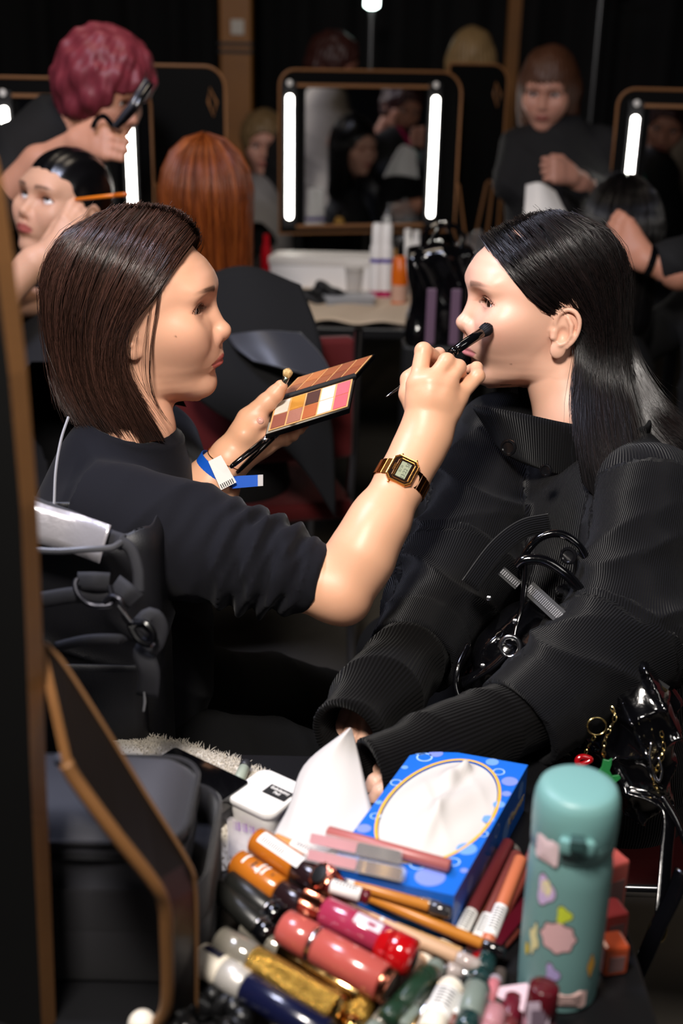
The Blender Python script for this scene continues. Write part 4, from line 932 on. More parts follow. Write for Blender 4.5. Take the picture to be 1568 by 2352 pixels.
for j, t in enumerate((0, .55, 1)): S[:, j, :2] = pp+dr*t*edge[:, None]; S[:, j, 2] = TZ+.008*(1-f**8)+.0055*t*edge*(1-.25*t)
V, F, _ = strands_mesh(S, np.full(k, .0007)); o = link('pile', mesh_np(V, F), TOW, tw); o['kind'] = 'stuff'
# tissue box ----------------------------------------------------------
HB_ = .055; z1 = TZ+HB_
q0, q1, q2 = on_z(958, 1712, z1), on_z(1212, 1757, z1), on_z(1043, 2057, z1)
ex = q1-q0; wx = np.linalg.norm(ex); ex /= wx; ey = q2-q1; wy = np.linalg.norm(ey); ey /= wy
BX = Matrix(((ex[0], ey[0], 0, q0[0]), (ex[1], ey[1], 0, q0[1]), (0, 0, 1, TZ), (0, 0, 0, 1)))      # local x across, y along towards camera
TB = empty('tissue_box', lerp(q0, q2, .5)*np.array((1, 1, 0))+np.array((0, 0, TZ)), 'blue tissue box with oval opening and white tissues', 'tissue box')
CARD = mat('blue_card', '#1667cf', .35, noise=(25, .06)); BUB = mat('pale_bubble', '#6f9fe8', .35); YEL = mat('yellow_line', '#e8b437', .4); TIS = mat('tissue_white', '#cfc9c3', .95, spec=.2)
# carton with an oval hole
oc = (wx*.515, wy*.455); oa, ob = wx*.43, wy*.40; n = 48
outer = []; 
for i in range(n):
    a = 2*math.pi*i/n; c, s = math.cos(a), math.sin(a); tx = ((wx-oc[0]) if c > 0 else oc[0])/max(abs(c), 1e-9); ty = ((wy-oc[1]) if s > 0 else oc[1])/max(abs(s), 1e-9); t = min(tx, ty); outer.append((oc[0]+c*t, oc[1]+s*t))
inner = [(oc[0]+oa*math.cos(2*math.pi*i/n), oc[1]+ob*math.sin(2*math.pi*i/n)) for i in range(n)]
cor = [(0, 0), (wx, 0), (wx, wy), (0, wy)]
for cx_, cy_ in cor:      # snap the closest outer point to each corner
    i = min(range(n), key=lambda k: (outer[k][0]-cx_)**2+(outer[k][1]-cy_)**2); outer[i] = (cx_, cy_)
V = [BX @ Vector((x, y, HB_)) for x, y in outer+inner]+[BX @ Vector((x, y, HB_-.012)) for x, y in inner]+[BX @ Vector((x, y, z)) for z in (0, HB_) for x, y in cor]
F = [(i, (i+1) % n, (i+1) % n+n, i+n) for i in range(n)]+[(i+n, (i+1) % n+n, (i+1) % n+2*n, i+2*n) for i in range(n)]
b = 3*n; F += [(b+i, b+(i+1) % 4, b+4+(i+1) % 4, b+4+i) for i in range(4)]+[(b+3, b+2, b+1, b)]
MB().add(V, F).build('carton', CARD, TB)
MB().tube([BX @ Vector((oc[0]+(oa+.0015)*math.cos(a), oc[1]+(ob+.0015)*math.sin(a), HB_+.0002)) for a in np.linspace(0, 2*math.pi, 72, endpoint=False)], .0014, 6, closed=True, flat=.25).build('yellow_rim', YEL, TB)
rg = np.random.default_rng(11)
def disc(parent, name, M, r, m, ring=0):
    n = 22; 
    if ring: mb = MB(); k = [(r*math.cos(2*math.pi*i/n), r*math.sin(2*math.pi*i/n)) for i in range(n)]; V = [M @ Vector((x*s, y*s, 0)) for s in (1, 1-ring) for x, y in k]; mb.add(V, [(i, (i+1) % n, (i+1) % n+n, i+n) for i in range(n)])
    else: mb = MB(); mb.add([M @ Vector((r*math.cos(2*math.pi*i/n), r*math.sin(2*math.pi*i/n), 0)) for i in range(n)], [tuple(range(n))])
    return mb.build(name, m, parent)
BUB2 = mat('violet_bubble', '#7d8fe0', .35); RING = mat('bubble_ring', '#a9cdf2', .35)
for (u, v, r, kd) in ((.06, .05, .010, 0), (.20, .04, .007, 1), (.13, .09, .008, 2), (.70, .03, .009, 0), (.80, .10, .006, 2), (.93, .16, .008, 1), (.95, .35, .010, 0), (.96, .26, .007, 1), (.93, .47, .006, 0), (.96, .58, .008, 2), (.90, .70, .009, 0), (.97, .84, .008, 1), (.86, .80, .006, 2), (.76, .92, .013, 1), (.62, .86, .007, 2), (.50, .95, .010, 0), (.30, .93, .008, 2), (.12, .85, .012, 0), (.06, .70, .007, 1), (.03, .50, .009, 0), (.05, .33, .006, 2), (.03, .2, .008, 0), (.08, .6, .005, 2)):
    r = min(r, .98*min(u*wx, (1-u)*wx, v*wy, (1-v)*wy)); disc(TB, 'bubble_print', BX @ Matrix.Translation((u*wx, v*wy, HB_+.0003)), r, (BUB, BUB2, RING)[kd], .2 if kd == 2 else 0)
RS = BX @ Matrix.Translation((wx+.0003, 0, 0)) @ Matrix(((0, 0, 1, 0), (1, 0, 0, 0), (0, 1, 0, 0), (0, 0, 0, 1)))   # side face: local x along y, y up
for (u, v, r, kd) in ((.10, .70, .009, 0), (.30, .35, .012, 0), (.45, .75, .007, 2), (.62, .3, .010, 1), (.80, .65, .008, 0), (.92, .3, .007, 2)): disc(TB, 'bubble_print', RS @ Matrix.Translation((u*wy, v*HB_, 0)), r, (BUB, BUB2, RING)[kd], .2 if kd == 2 else 0)
tp_ = np.array(BX @ Vector((wx+.0006, wy*.16, HB_*.42))); text_on('lettering', 'Kleenex', .016, Matrix(((-ey[0], 0, ex[0], tp_[0]), (-ey[1], 0, ex[1], tp_[1]), (0, 1, 0, tp_[2]), (0, 0, 0, 1))), mat('pale_gold_ink', '#c9b47c', .4), TB, .0001, shear=.2)
# tissue rising out of the hole
n = 34; V = []; F = []
for j in range(n):
    for i in range(n):
        u, v = i/(n-1)*2-1, j/(n-1)*2-1; q = math.sqrt(u*u+v*v)+1e-9; m_ = max(abs(u), abs(v)); uu, vv = u/q*m_, v/q*m_; rr = math.hypot(uu, vv)
        x = oc[0]+uu*oa*.985; y = oc[1]+vv*ob*.985
        h = HB_-.0015+.010*(1-rr**2)*(.6+.4*math.sin(2.2*vv+1.0))+.009*math.exp(-((uu+.15)**2/.03+(vv+.55)**2/.05))+.0045*math.sin(6*uu+4*vv)*(1-rr)+.004*(1-abs(math.sin(2.6*uu-3.1*vv+.4)))**3*(1-rr)+.005*math.exp(-((uu-.15*vv-.05)/.10)**2)*(1-rr)
        tip = math.exp(-((uu-.02)**2+(vv+.80)**2)/.010); h += .010*tip; y -= .004*tip; V.append(BX @ Vector((x, y, h)))
F = [(j*n+i, j*n+i+1, (j+1)*n+i+1, (j+1)*n+i) for j in range(n-1) for i in range(n-1)]
link('tissue', mesh_np(V, F), TIS, TB)
# folded white paper --------------------------------------------------
PAPER = mat('white_paper', '#cdc8c4', .9, spec=.2)
A = at(804, 1672, 1.215); 
def sheet_px(name, rows, m, label, cat, th=.0006, parent=None, nu=24, nv=24, dk=1.0):
    """rows: grid of (px,py,depth) control points -> smooth thick sheet"""
    G = np.array([[at(q[0], q[1], q[2]*dk) for q in r] for r in rows]); U = np.array([spline(r, nu) for r in G]); W = np.array([spline(U[:, i], nv) for i in range(nu)]).transpose(1, 0, 2)
    rgx = np.random.default_rng(3); V = W.reshape(-1, 3); F = np.array([(j*nu+i, j*nu+i+1, (j+1)*nu+i+1, (j+1)*nu+i) for j in range(nv-1) for i in range(nu-1)])
    o = link(name, mesh_np(V, F), m, parent); q = o.modifiers.new('thick', 'SOLIDIFY'); q.thickness = th; q.offset = 0
    return tag(o, label, cat)
sheet_px('paper_napkin', [
 [(800, 1674, 1.245), (803, 1672, 1.240), (804, 1672, 1.236), (806, 1673, 1.240), (808, 1676, 1.245)],
 [(700, 1755, 1.235), (722, 1748, 1.222), (750, 1745, 1.215), (790, 1742, 1.222), (826, 1742, 1.235)],
 [(664, 1850, 1.190), (684, 1850, 1.172), (730, 1850, 1.168), (790, 1832, 1.180), (842, 1815, 1.200)],
 [(634, 1905, 1.165), (668, 1920, 1.140), (720, 1928, 1.132), (790, 1905, 1.150), (856, 1872, 1.172)],
 [(632, 1922, 1.150), (660, 1950, 1.122), (720, 1962, 1.115), (790, 1940, 1.130), (850, 1905, 1.150)]], PAPER, 'crumpled white paper napkin standing behind the lip products', 'napkin', dk=.955)
# white container with label ---------------------------------------------
def rounded_rect(hx, hy, r, n=8):
    out = []
    for (sx, sy, a0) in ((1, 1, 0), (-1, 1, 90), (-1, -1, 180), (1, -1, 270)):
        for i in range(n+1): a = R(a0+90*i/n); out.append((sx*(hx-r)+r*math.cos(a), sy*(hy-r)+r*math.sin(a)))
    return out
def rbox_prism(parent, name, M, hx, hy, r, z0, z1, m, bevel=.002, taper=1.0):
    k = rounded_rect(hx, hy, r); n = len(k); V = [M @ Vector((x*s, y*s, z)) for z, s in ((z0, taper), (z1, 1)) for x, y in k]
    return MB().add(V, [tuple(range(n))[::-1], tuple(range(n, 2*n))]+[(i, (i+1) % n, (i+1) % n+n, i+n) for i in range(n)]).build(name, m, parent, smooth=True, bevel=bevel, sharp=35)
zl = TZ+.040; pc = on_z(612, 1816, zl); xa = on_z(690, 1850, zl)-on_z(560, 1790, zl); xa[2] = 0
PD = empty('pad_container', (pc[0], pc[1], TZ+.01), 'round-cornered white tub with black label beside the paper napkin', 'container')
MP = frame((pc[0], pc[1], 0), xa, (0, 0, 1)); MILK = mat('milky_plastic', '#e9e5df', .35, trans=.15)
rbox_prism(PD, 'tub', MP, .027, .029, .011, TZ+.009, TZ+.032, MILK, .002, .94); rbox_prism(PD, 'lid', MP, .0290, .0310, .012, TZ+.032, zl, WHITE, .0025)
lc = on_z(638, 1822, zl); lm = frame((lc[0], lc[1], zl+.0004), xa, (0, 0, 1)) @ Matrix.Translation((0, 0, 0))
MB().box((-.0140, -.0080, 0), (.0140, .0080, .0003), lm).build('label', INK, PD)
text_on('lettering', 'Exfoliating\nPad', .0054, lm @ Matrix.Translation((0, .001, .0004)), LABELW, PD, .0001, bold=.0001)
# black compact -----------------------------------------------------------
zc_ = TZ+.042; c00, c10, c01 = on_z(385, 1708, zc_), on_z(551, 1786, zc_), on_z(300, 1800, zc_)
cx_ = c10-c00; cy_ = c01-c00; cy_ -= cx_*(cx_@cy_)/(cx_@cx_); CP = empty('compact_case', (lerp(c10, c01, .5)[0], lerp(c10, c01, .5)[1], TZ+.01), 'glossy black flat case lying on the towel', 'case')
MC = frame((0, 0, 0), cx_, (0, 0, 1)); MC = Matrix.Translation((*(lerp(c10, c01, .5)[:2]), 0)) @ MC; hx, hy = np.linalg.norm(cx_)/2, np.linalg.norm(cy_)/2
rbox_prism(CP, 'body', MC, hx, hy, .004, TZ+.010, TZ+.027, mat('grey_plastic', '#2a2a2d', .4), .001); rbox_prism(CP, 'lid', MC, hx+.001, hy+.001, .004, TZ+.0275, zc_, BLACK_GLOSS, .001)
eb = empty('eraser_tube', on_z(560, 1765, TZ+.012), 'small clear tube with grey end beside the black case', 'tube'); seg_rod(eb, on_z(545, 1800, TZ+.016), on_z(566, 1752, TZ+.018), [('tube', 0, .75, .006, .006, mat('pale_green_plastic', '#9fa898', .3)), ('cap', .75, 1, .0062, .006, mat('grey_plastic'))])
# clear packet with barcode ----------------------------------------------
CLR = mat('clear_film', '#e9e4ea', .08, trans=.6, alpha=.55); zp = TZ+.012
pk = empty('clear_packet', on_z(570, 1930, zp), 'clear plastic packet with a barcode beside the foundation tubes', 'packet'); k = [on_z(*q, zp) for q in ((520, 1880), (640, 1905), (665, 1965), (525, 1975))]
MB().add(k+[p+np.array((0, 0, .004)) for p in k], [(3, 2, 1, 0), (4, 5, 6, 7)]+[(i, (i+1) % 4, (i+1) % 4+4, i+4) for i in range(4)]).build('film', CLR, pk, bevel=.001)
mb = MB(); u = k[1]-k[0]; v = k[3]-k[0]
for i in range(16):
    t = .12+i*.045; wd = .008+.014*((i*7) % 3); o = k[0]+u*t+v*.12+np.array((0, 0, .0043)); mb.add([o, o+u*wd, o+u*wd+v*.22, o+v*.22], [(0, 1, 2, 3)])
mb.build('barcode', mat('mauve_ink', '#7b5e86', .6), pk)
# thermos -------------------------------------------------------------------
tb_ = on_z(1278, 2262, TZ); D = proj(tb_)[2]; rT = 92/2700*D
lo_, hi_ = .1, .3
for _ in range(40):
    m_ = (lo_+hi_)/2; y = proj(tb_+np.array((0, 0, m_)))[1]
    if y > 1800: lo_ = m_
    else: hi_ = m_
hT = lo_; TH = empty('thermos_bottle', tb_, 'pale teal thermos bottle with cartoon stickers at the table edge', 'bottle')
TEAL = mat('teal_enamel', '#6c9391', .42, noise=(40, .03)); MT = Matrix.Translation(tb_); s = hT
MB().lathe([(rT*.90, 0), (rT*.97, .002), (rT*.97, .008), (rT*.985, .012), (rT, .05), (rT, s*.60), (rT*.99, s*.66), (rT*.955, s*.70), (rT*.945, s*.715)], 48, MT).build('body', TEAL, TH, smooth=True)
MB().lathe([(rT*.93, s*.712), (rT*.93, s*.722), (rT*.985, s*.735), (rT*.99, s*.80)], 48, MT).build('collar_ring', TEAL, TH, smooth=True)
lidp = [(rT*.985, s*.803), (rT*1.0, s*.815), (rT*1.0, s*.90), (rT*.97, s*.95), (rT*.90, s*.985), (rT*.80, s*.998), (rT*.60, s*1.004), (.001, s*1.006)]
MB().lathe(lidp, 48, MT).build('lid', mat('teal_plastic', '#6f9c9a', .40), TH, smooth=True, sharp=60)
ang = lambda a, z, r: tb_+np.array((r*math.cos(a), r*math.sin(a), z))
la = math.atan2(-tb_[1], -tb_[0])+R(6)+0          # latch towards the camera
def patch(name, a0, w, z, h, r, th, m, outline=None, parent=TH):
    """thin sticker bent round the bottle"""
    k = outline or rounded_rect(1, 1, .25, 5); n = len(k); q = [ang(a0+x*w*f, z+y*h*f, r+th) for f in (1, .8, .6, .4, .2) for x, y in k]
    return MB().add(q, [(j*n+i, j*n+(i+1) % n, (j+1)*n+(i+1) % n, (j+1)*n+i) for j in range(4) for i in range(n)]+[tuple(range(4*n, 5*n))]).build(name, m, parent)
mb = MB()
for zz0, zz1, w_, th in ((s*.775, s*.885, .30, .007), ):
    k = rounded_rect(w_, 1, .12, 4)
for zz, w_, th, nm, m in ((s*.845, .36, .006, 'latch', mat('teal_plastic')), ):
    V = []; k = np.linspace(-w_, w_, 9)
    for rr in (rT*.98, rT+th):
        for z_ in (s*.805, s*.865): V += [ang(la+a, z_, rr*(1-.02*abs(a))) for a in k]
    F = [(i, i+1, 9+i+1, 9+i) for i in range(8)]+[(18+i, 27+i, 27+i+1, 18+i+1) for i in range(8)]+[(i, 18+i, 18+i+1, i+1) for i in range(8)]+[(9+i, 9+i+1, 27+i+1, 27+i) for i in range(8)]+[(0, 9, 27, 18), (8, 26, 35, 17)]
    MB().add(V, F).build(nm, m, TH, smooth=True, bevel=.0012)
V = []; k = np.linspace(-.15, .15, 5)
for rr in (rT*.99, rT+.009):
    for z_ in (s*.835, s*.885): V += [ang(la+a, z_, rr) for a in k]
F = [(i, i+1, 5+i+1, 5+i) for i in range(4)]+[(10+i, 15+i, 15+i+1, 10+i+1) for i in range(4)]+[(i, 10+i, 10+i+1, i+1) for i in range(4)]+[(5+i, 5+i+1, 15+i+1, 15+i) for i in range(4)]+[(0, 5, 15, 10), (4, 14, 19, 9)]
MB().add(V, F).build('latch_button', mat('dark_teal', '#2f4a49', .5), TH, bevel=.001)
def blob(n, lob, amp, ph=0): return [((1+amp*math.cos(lob*t+ph))*math.cos(t), (1+amp*math.cos(lob*t+ph))*math.sin(t)) for t in np.linspace(0, 2*math.pi, n, endpoint=False)]
OUT = mat('sticker_line', '#5a4a48', .5)
for (da, z, w_, h, col, ol) in ((-.62, .585, .22, .013, '#c9b0d8', blob(24, 3, .2)), (-.60, .600, .13, .008, '#e9dda0', blob(20, 5, .1)), (-.12, .500, .17, .0075, '#c3cf3c', blob(24, 3, .22)), (-.20, .385, .40, .014, '#d9aeb0', blob(30, 8, .08)), (-.80, .330, .12, .013, '#d8cf9a', blob(24, 4, .28, 1)), (-1.0, .255, .07, .006, '#c8b030', blob(16, 5, .1)), (-.25, .200, .16, .009, '#a99bcc', blob(20, 3, .3)), (.72, .235, .10, .010, '#c8963c', blob(18, 4, .15)), (-.68, .145, .10, .002, '#6e8f90', rounded_rect(1, 1, .2, 3)), (-.62, .115, .10, .002, '#6e8f90', rounded_rect(1, 1, .2, 3))):
    if h > .003: patch('sticker_outline', la+da, w_*1.10, s*z, h*1.12, rT, .00025, OUT, ol)
    patch('sticker', la+da, w_, s*z, h, rT, .0005, mat('sticker_'+col[1:], col, .45), ol)
patch('sticker', la+.18, .50, s*.075, .0085, rT, .0006, mat('sticker_pink', '#d8b4ae', .5)); patch('sticker', la-.70, .32, s*.77, .011, rT, .0007, mat('sticker_pale', '#dcc2c6', .5))
for i in range(4): patch('sticker_line', la+.20, .34, s*.075+.004-.0025*i, .0004, rT, .0009, OUT)
# ------------------------------------------------------------------ make-up lying on the table (each one a thing)
def C(n, c='#808080', r=.3, **k): return mat('mk_'+n, c, r, **k)
ORANGE = C('amber', '#b4661c', .25, coat=.4); DARKCAP = C('darkcap', '#221416', .18, coat=.5); MAUVE = C('mauve', '#a8605c', .35); PLUM = C('plum', '#5e2326', .3); PEACH = C('peach', '#bd6a48', .35); BROWNRED = C('brownred', '#6e342e', .3)
ROSE = C('rosegold', '#b86e58', .22, metal=1); MAG = C('magenta', '#9c2f4c', .16, coat=.8); CORAL = C('coral', '#b0524a', .22, coat=.6); REDG = C('redgloss', '#a80a10', .12, coat=1); BEIGE = C('beige', '#d0a888', .4); TAN = C('tan', '#c98c4c', .4); NAVY = C('navy', '#10132e', .2, coat=.5)
GREEN = C('darkgreen', '#1c3324', .3); GREYG = C('greygreen', '#6f7a72', .3); PINK = C('pinkgloss', '#c07078', .12, coat=1); CLEAR = C('clearcap', '#cfc8c2', .06, trans=.85, ior=1.45); GOLDP = C('goldpolish', '#d8b070', .14, metal=1); SILVER = C('silver', '#cfcfd2', .2, metal=1); CREAM = C('cream', '#e6dccb', .5); TEALD = C('darkteal', '#16302f', .2, coat=.6)
GLIT = C('glitter', '#b08a3c', .22, metal=.8, bump=('voronoi', 700, 1.0)); BROWNM = C('brown', '#6b3a2c', .4); BLK = BLACK_GLOSS
GR = 'lip and make-up products piled on the table'
def item(name, label, cat, a, b, za, zb, segs, n=16, group=GR, wrap=None):
    """rod between two pixels at heights za, zb above the table; wrap=(t0,t1,r,material,lines): paper label"""
    A, B = on_z(*a, TZ+za), on_z(*b, TZ+zb); e = empty(name, A, label, cat, group); seg_rod(e, A, B, segs, n)
    if wrap:
        t0, t1, r, m, ln = wrap; seg_rod(e, A, B, [('label', t0, t1, r*1.015, r*1.015, m)], max(n, 16))
        if ln:
            L = np.linalg.norm(B-A); x = (B-A)/L; y = np.cross((0, 0, 1.0), x); y /= np.linalg.norm(y); z = np.cross(x, y); mb = MB(); rr = r*1.03
            for i in range(ln):
                t = t0+(t1-t0)*(.14+.72*i/ln); w = (t1-t0)*L*.30/ln
                for s0, s1 in ((-.55, .10), (.2, .75)):
                    k = np.linspace(s0, s1, 5); V = [A+x*(t*L+d)+rr*(y*math.sin(q)+z*math.cos(q)) for d in (0, w) for q in k]; mb.add(V, [(j, j+1, j+6, j+5) for j in range(4)])
            mb.build('print', INK, e)
    return e
def pencil(lab, a, b, za, zb, m, r=.0046, cap=None, capr=None, lab_t=None, tip=None, cat='pencil', name='lip_pencil', n=12, lines=8, flip=False):
    sg = [('barrel', 0 if not tip else .08, .86 if cap else 1, r, r, m)]
    if tip: sg.append(('tip', 0, .08, r*.5, r, tip))
    if cap: sg.append(('cap', .86, 1, capr or r*1.12, capr or r*1.08, cap))
    return item(name, lab, cat, a, b, za, zb, sg, n, wrap=(lab_t[0], lab_t[1], r, LABELW, lines) if lab_t else None)
hb = HB_
# on the tissue box
pencil('long mauve lip crayon lying across the tissue box', (752, 1912), (1034, 1990), hb+.006, hb+.006, MAUVE, .0062, n=18)
for (a, b, z, lb, capm) in (((708, 1925), (926, 1972), hb+.008, 'pink lip gloss in clear tube with grey cap, against the mauve crayon', C('greycap', '#4a4a44', .15, metal=.7)), ((702, 1962), (930, 2012), hb+.007, 'pink lip gloss in clear tube with gold cap, front of the tissue box', GOLDP)):
    item('lip_gloss', lb, 'lip gloss', a, b, z, z, [('gloss', .03, .52, .0062, .0062, PINK, 4), ('cap', .53, .97, .0070, .0070, capm, 4), ('clear_shell', 0, 1, .0092, .0092, C('shell', '#e8e0e0', .04, alpha=.22, coat=1), 4)])
# amber foundations
for i, (a, b, z, lb, w) in enumerate((((592, 1932), (752, 2040), .050, 'amber foundation tube with a white barcode label and dark cap', True), ((548, 1984), (716, 2098), .040, 'amber foundation tube with printed lettering, nearest the black case', False))):
    e = item('foundation_tube', lb, 'foundation', a, b, z, z-.004, [('body', 0, .58, .0128, .0128, ORANGE), ('body', -.02, 0, .010, .0126, ORANGE), ('cap', .585, 1.0, .0124, .0120, DARKCAP)], 24)
    A, B = on_z(*a, TZ+z), on_z(*b, TZ+z-.004); x = (B-A)/np.linalg.norm(B-A); y = np.cross((0, 0, 1.0), x); y /= np.linalg.norm(y); zz = np.cross(x, y)
    def arc_plate(nm, t0, t1, q0, q1, m, rr): k = np.linspace(q0, q1, 7); V = [A+(B-A)*t+rr*(y*math.sin(q)+zz*math.cos(q)) for t in (t0, t1) for q in k]; return MB().add(V, [(j, j+1, j+8, j+7) for j in range(6)]).build(nm, m, e)
    if w:
        arc_plate('label', .08, .66, -.75, .25, LABELW, .01295)
        for t in np.linspace(.12, .42, 12): arc_plate('barcode_bar', t, t+.010, -.62, -.15, INK, .01305)
    else:
        for t, q0, q1, m in ((.10, -.5, .6, LABELW), (.22, -.4, .3, INK), (.30, -.55, .7, LABELW), (.36, -.45, .6, LABELW), (.46, -.1, .1, INK)): arc_plate('print', t, t+.022, q0, q1, m, .01295)
# slim pencils running down to the right
pencil('orange pencil with white wrapped label and clear cap below the glosses', (630, 1925), (1012, 2088), .050, .040, TAN, .0050, CLEAR, .0062, (.10, .40), lines=14)
pencil('orange pencil with white label, second below the tissue box', (700, 1998), (1035, 2096), .046, .040, C('ochre', '#c07a2c', .35), .0050, C('smoke', '#2c2a2c', .1, coat=.6), .0060, (.02, .36), lines=14)
pencil('ochre pencil with black end pointing to the box corner', (800, 2040), (1160, 2190), .036, .020, C('ochre'), .0050, BLK, .0052)
pencil('pale beige concealer pen with clear sleeve', (742, 2062), (1100, 2222), .038, .016, BEIGE, .0056, C('clearcap2', '#d8c8c0', .1, trans=.5), .0064, (.36, .40), n=18, lines=0, cat='concealer', name='concealer_pen')
pencil('thin tan pencil with clear cap under the beige pen', (905, 2128), (1085, 2200), .014, .010, C('sand', '#c9a070', .4), .0046, C('smoke'), .0056)
pencil('short dark red lip pencil with white wrapped label', (752, 2032), (848, 2062), .058, .054, PLUM, .0062, C('crimson', '#5c0c1c', .25), .0062, (.06, .82), lines=7, n=18)
pencil('copper pencil partly hidden under the orange ones', (760, 2010), (1020, 2110), .030, .028, C('copper', '#9c5c34', .35), .0048, BLK, .005)
# gloss tubes with rose gold necks
def crinkle(e, A, x, r, ln):
    n = 36; y = np.cross((0, 0, 1.0), x); y /= np.linalg.norm(y); z = np.cross(x, y); V = []
    for t, k in ((0, .80), (.08, 1.0), (.9, 1.0), (1, .85)):
        for j in range(n): a = 2*math.pi*j/n; rr = r*k*(1+.07*math.cos(12*a)); V.append(A+x*t*ln+rr*(y*math.cos(a)+z*math.sin(a)))
    F = [(i*n+j, i*n+(j+1) % n, (i+1)*n+(j+1) % n, (i+1)*n+j) for i in range(3) for j in range(n)]+[tuple(range(n-1, -1, -1)), tuple(range(3*n, 4*n))]
    MB().add(V, F).build('cap', ROSE, e, smooth=True); M_ = Matrix(((y[0], z[0], x[0], A[0]), (y[1], z[1], x[1], A[1]), (y[2], z[2], x[2], A[2]), (0, 0, 0, 1)))
    MB().lathe([(r*.66, -.0012), (r*.60, -.0016), (.0003, -.0016)], 24, M_).build('cap_disc', BLACK_MATTE, e, smooth=True)
for (a, b, z0, z1_, lb, m, r, lab) in (((694, 2066), (905, 2172), .050, .040, 'magenta lip gloss tube with rose gold crinkled cap', MAG, .0128, True), ((733, 2008), (800, 2060), .064, .030, 'rose gold capped lipstick standing out between the foundations', C('wine', '#4a1018', .2), .0105, False)):
    A, B = on_z(*a, TZ+z0), on_z(*b, TZ+z1_); x = (B-A)/np.linalg.norm(B-A); e = empty('lip_gloss', A, lb, 'lip gloss', GR); crinkle(e, A, x, .0118, .020)
    seg_rod(e, A, B, [('tube', .24, .97, r, r, m), ('end_cap', .97, 1.0, r*.9, r*.8, m)], 24)
    if lab:
        y = np.cross((0, 0, 1.0), x); y /= np.linalg.norm(y); zz = np.cross(x, y); k = np.linspace(-.5, .6, 7)
        for t0, t1, q0, q1, m_ in ((.58, .86, -.55, .25, C('silverprint', '#cfc8d0', .3)), (.72, .80, -.35, -.1, MAG)):
            k = np.linspace(q0, q1, 7); V = [A+(B-A)*t+(r*1.012+.0002*(m_ is MAG))*(y*math.sin(q)+zz*math.cos(q)) for t in (t0, t1) for q in k]; MB().add(V, [(j, j+1, j+8, j+7) for j in range(6)]).build('print', m_, e)
A, B = on_z(652, 2128, TZ+.040), on_z(898, 2268, TZ+.032); e = empty('lip_gloss', A, 'wide coral lip gloss tube with silver band and rose gold end', 'lip gloss', GR); x = (B-A)/np.linalg.norm(B-A)
seg_rod(e, A, B, [('tube', 0, .28, .0152, .0156, CORAL), ('band', .285, .325, .0155, .0155, SILVER), ('tube', .33, .93, .0156, .0154, CORAL), ('end_cap', .93, 1.0, .0152, .0145, ROSE)], 28); MB().lathe([(.010, 0), (.001, .0005)], 20, Matrix.Translation(B) @ Vector(x).to_track_quat('Z', 'Y').to_matrix().to_4x4()).build('end_disc', C('greydisc', '#5c4a46', .4), e)
A, B = on_z(868, 2165, TZ+.040), on_z(952, 2205, TZ+.036); e = empty('lipstick', A, 'glossy red lipstick cap beside the coral tube', 'lipstick', GR); seg_rod(e, A, B, [('cap', 0, .35, .013, .0165, REDG), ('cap', .35, .92, .0165, .0160, REDG), ('cap', .92, 1, .0155, .013, REDG), ('disc', 1.0, 1.02, .009, .008, BLACK_MATTE)], 26)
# gold and navy tubes at the front
item('mascara', 'gold glitter mascara tube between the navy and the gold ones', 'mascara', (505, 2160), (772, 2320), .034, .030, [('tube', 0, .30, .0125, .0125, C('smokeclear', '#8a8478', .1, coat=1, metal=.3)), ('tube', .30, 1, .0128, .0125, GLIT), ('end', 1, 1.03, .0122, .011, GOLDP)], 24)
item('mascara', 'polished gold mascara tube beside the coral lip gloss', 'mascara', (560, 2130), (832, 2292), .018, .018, [('tube', 0, .34, .0085, .0085, C('smokeclear')), ('tube', .34, 1, .0105, .0105, GOLDP)], 24)
item('mascara', 'navy mascara tube with silver band and white label at the front', 'mascara', (462, 2202), (735, 2372), .026, .022, [('tip', -.02, 0, .011, .0128, CREAM), ('body', 0, .20, .0130, .0130, CREAM), ('band', .20, .40, .0132, .0132, C('silverband', '#c9c4bd', .35, metal=.4)), ('body', .40, 1.05, .0130, .0130, NAVY)], 24, wrap=None)
A, B = on_z(462, 2202, TZ+.026), on_z(735, 2372, TZ+.022); x = (B-A)/np.linalg.norm(B-A); y = np.cross((0, 0, 1.0), x); y /= np.linalg.norm(y); zz = np.cross(x, y); k = np.linspace(-.1, .5, 6)
MB().add([A+(B-A)*t+.0133*(y*math.sin(q)+zz*math.cos(q)) for t in (.02, .17) for q in k], [(j, j+1, j+7, j+6) for j in range(5)]).build('print', NAVY, bpy.data.objects['mascara.002'])
for (a, b, z0, lb) in (((528, 2020), (640, 2110), .034, 'black eyeliner pen with glossy round end behind the coral tube'), ((500, 2040), (622, 2152), .030, 'black eyeliner pen with matte end touching the coral tube'), ((540, 2010), (600, 2090), .018, 'black pen lowest under the foundation tubes')):
    item('eyeliner_pen', lb, 'eyeliner', a, b, z0, z0-.004, [('barrel', 0, .80, .0098, .0102, C('blackgrey', '#1c1c1a', .35)), ('ring', .80, .82, .0104, .0104, SILVER), ('end', .82, 1, .0104, .0098, BLK)], 20)
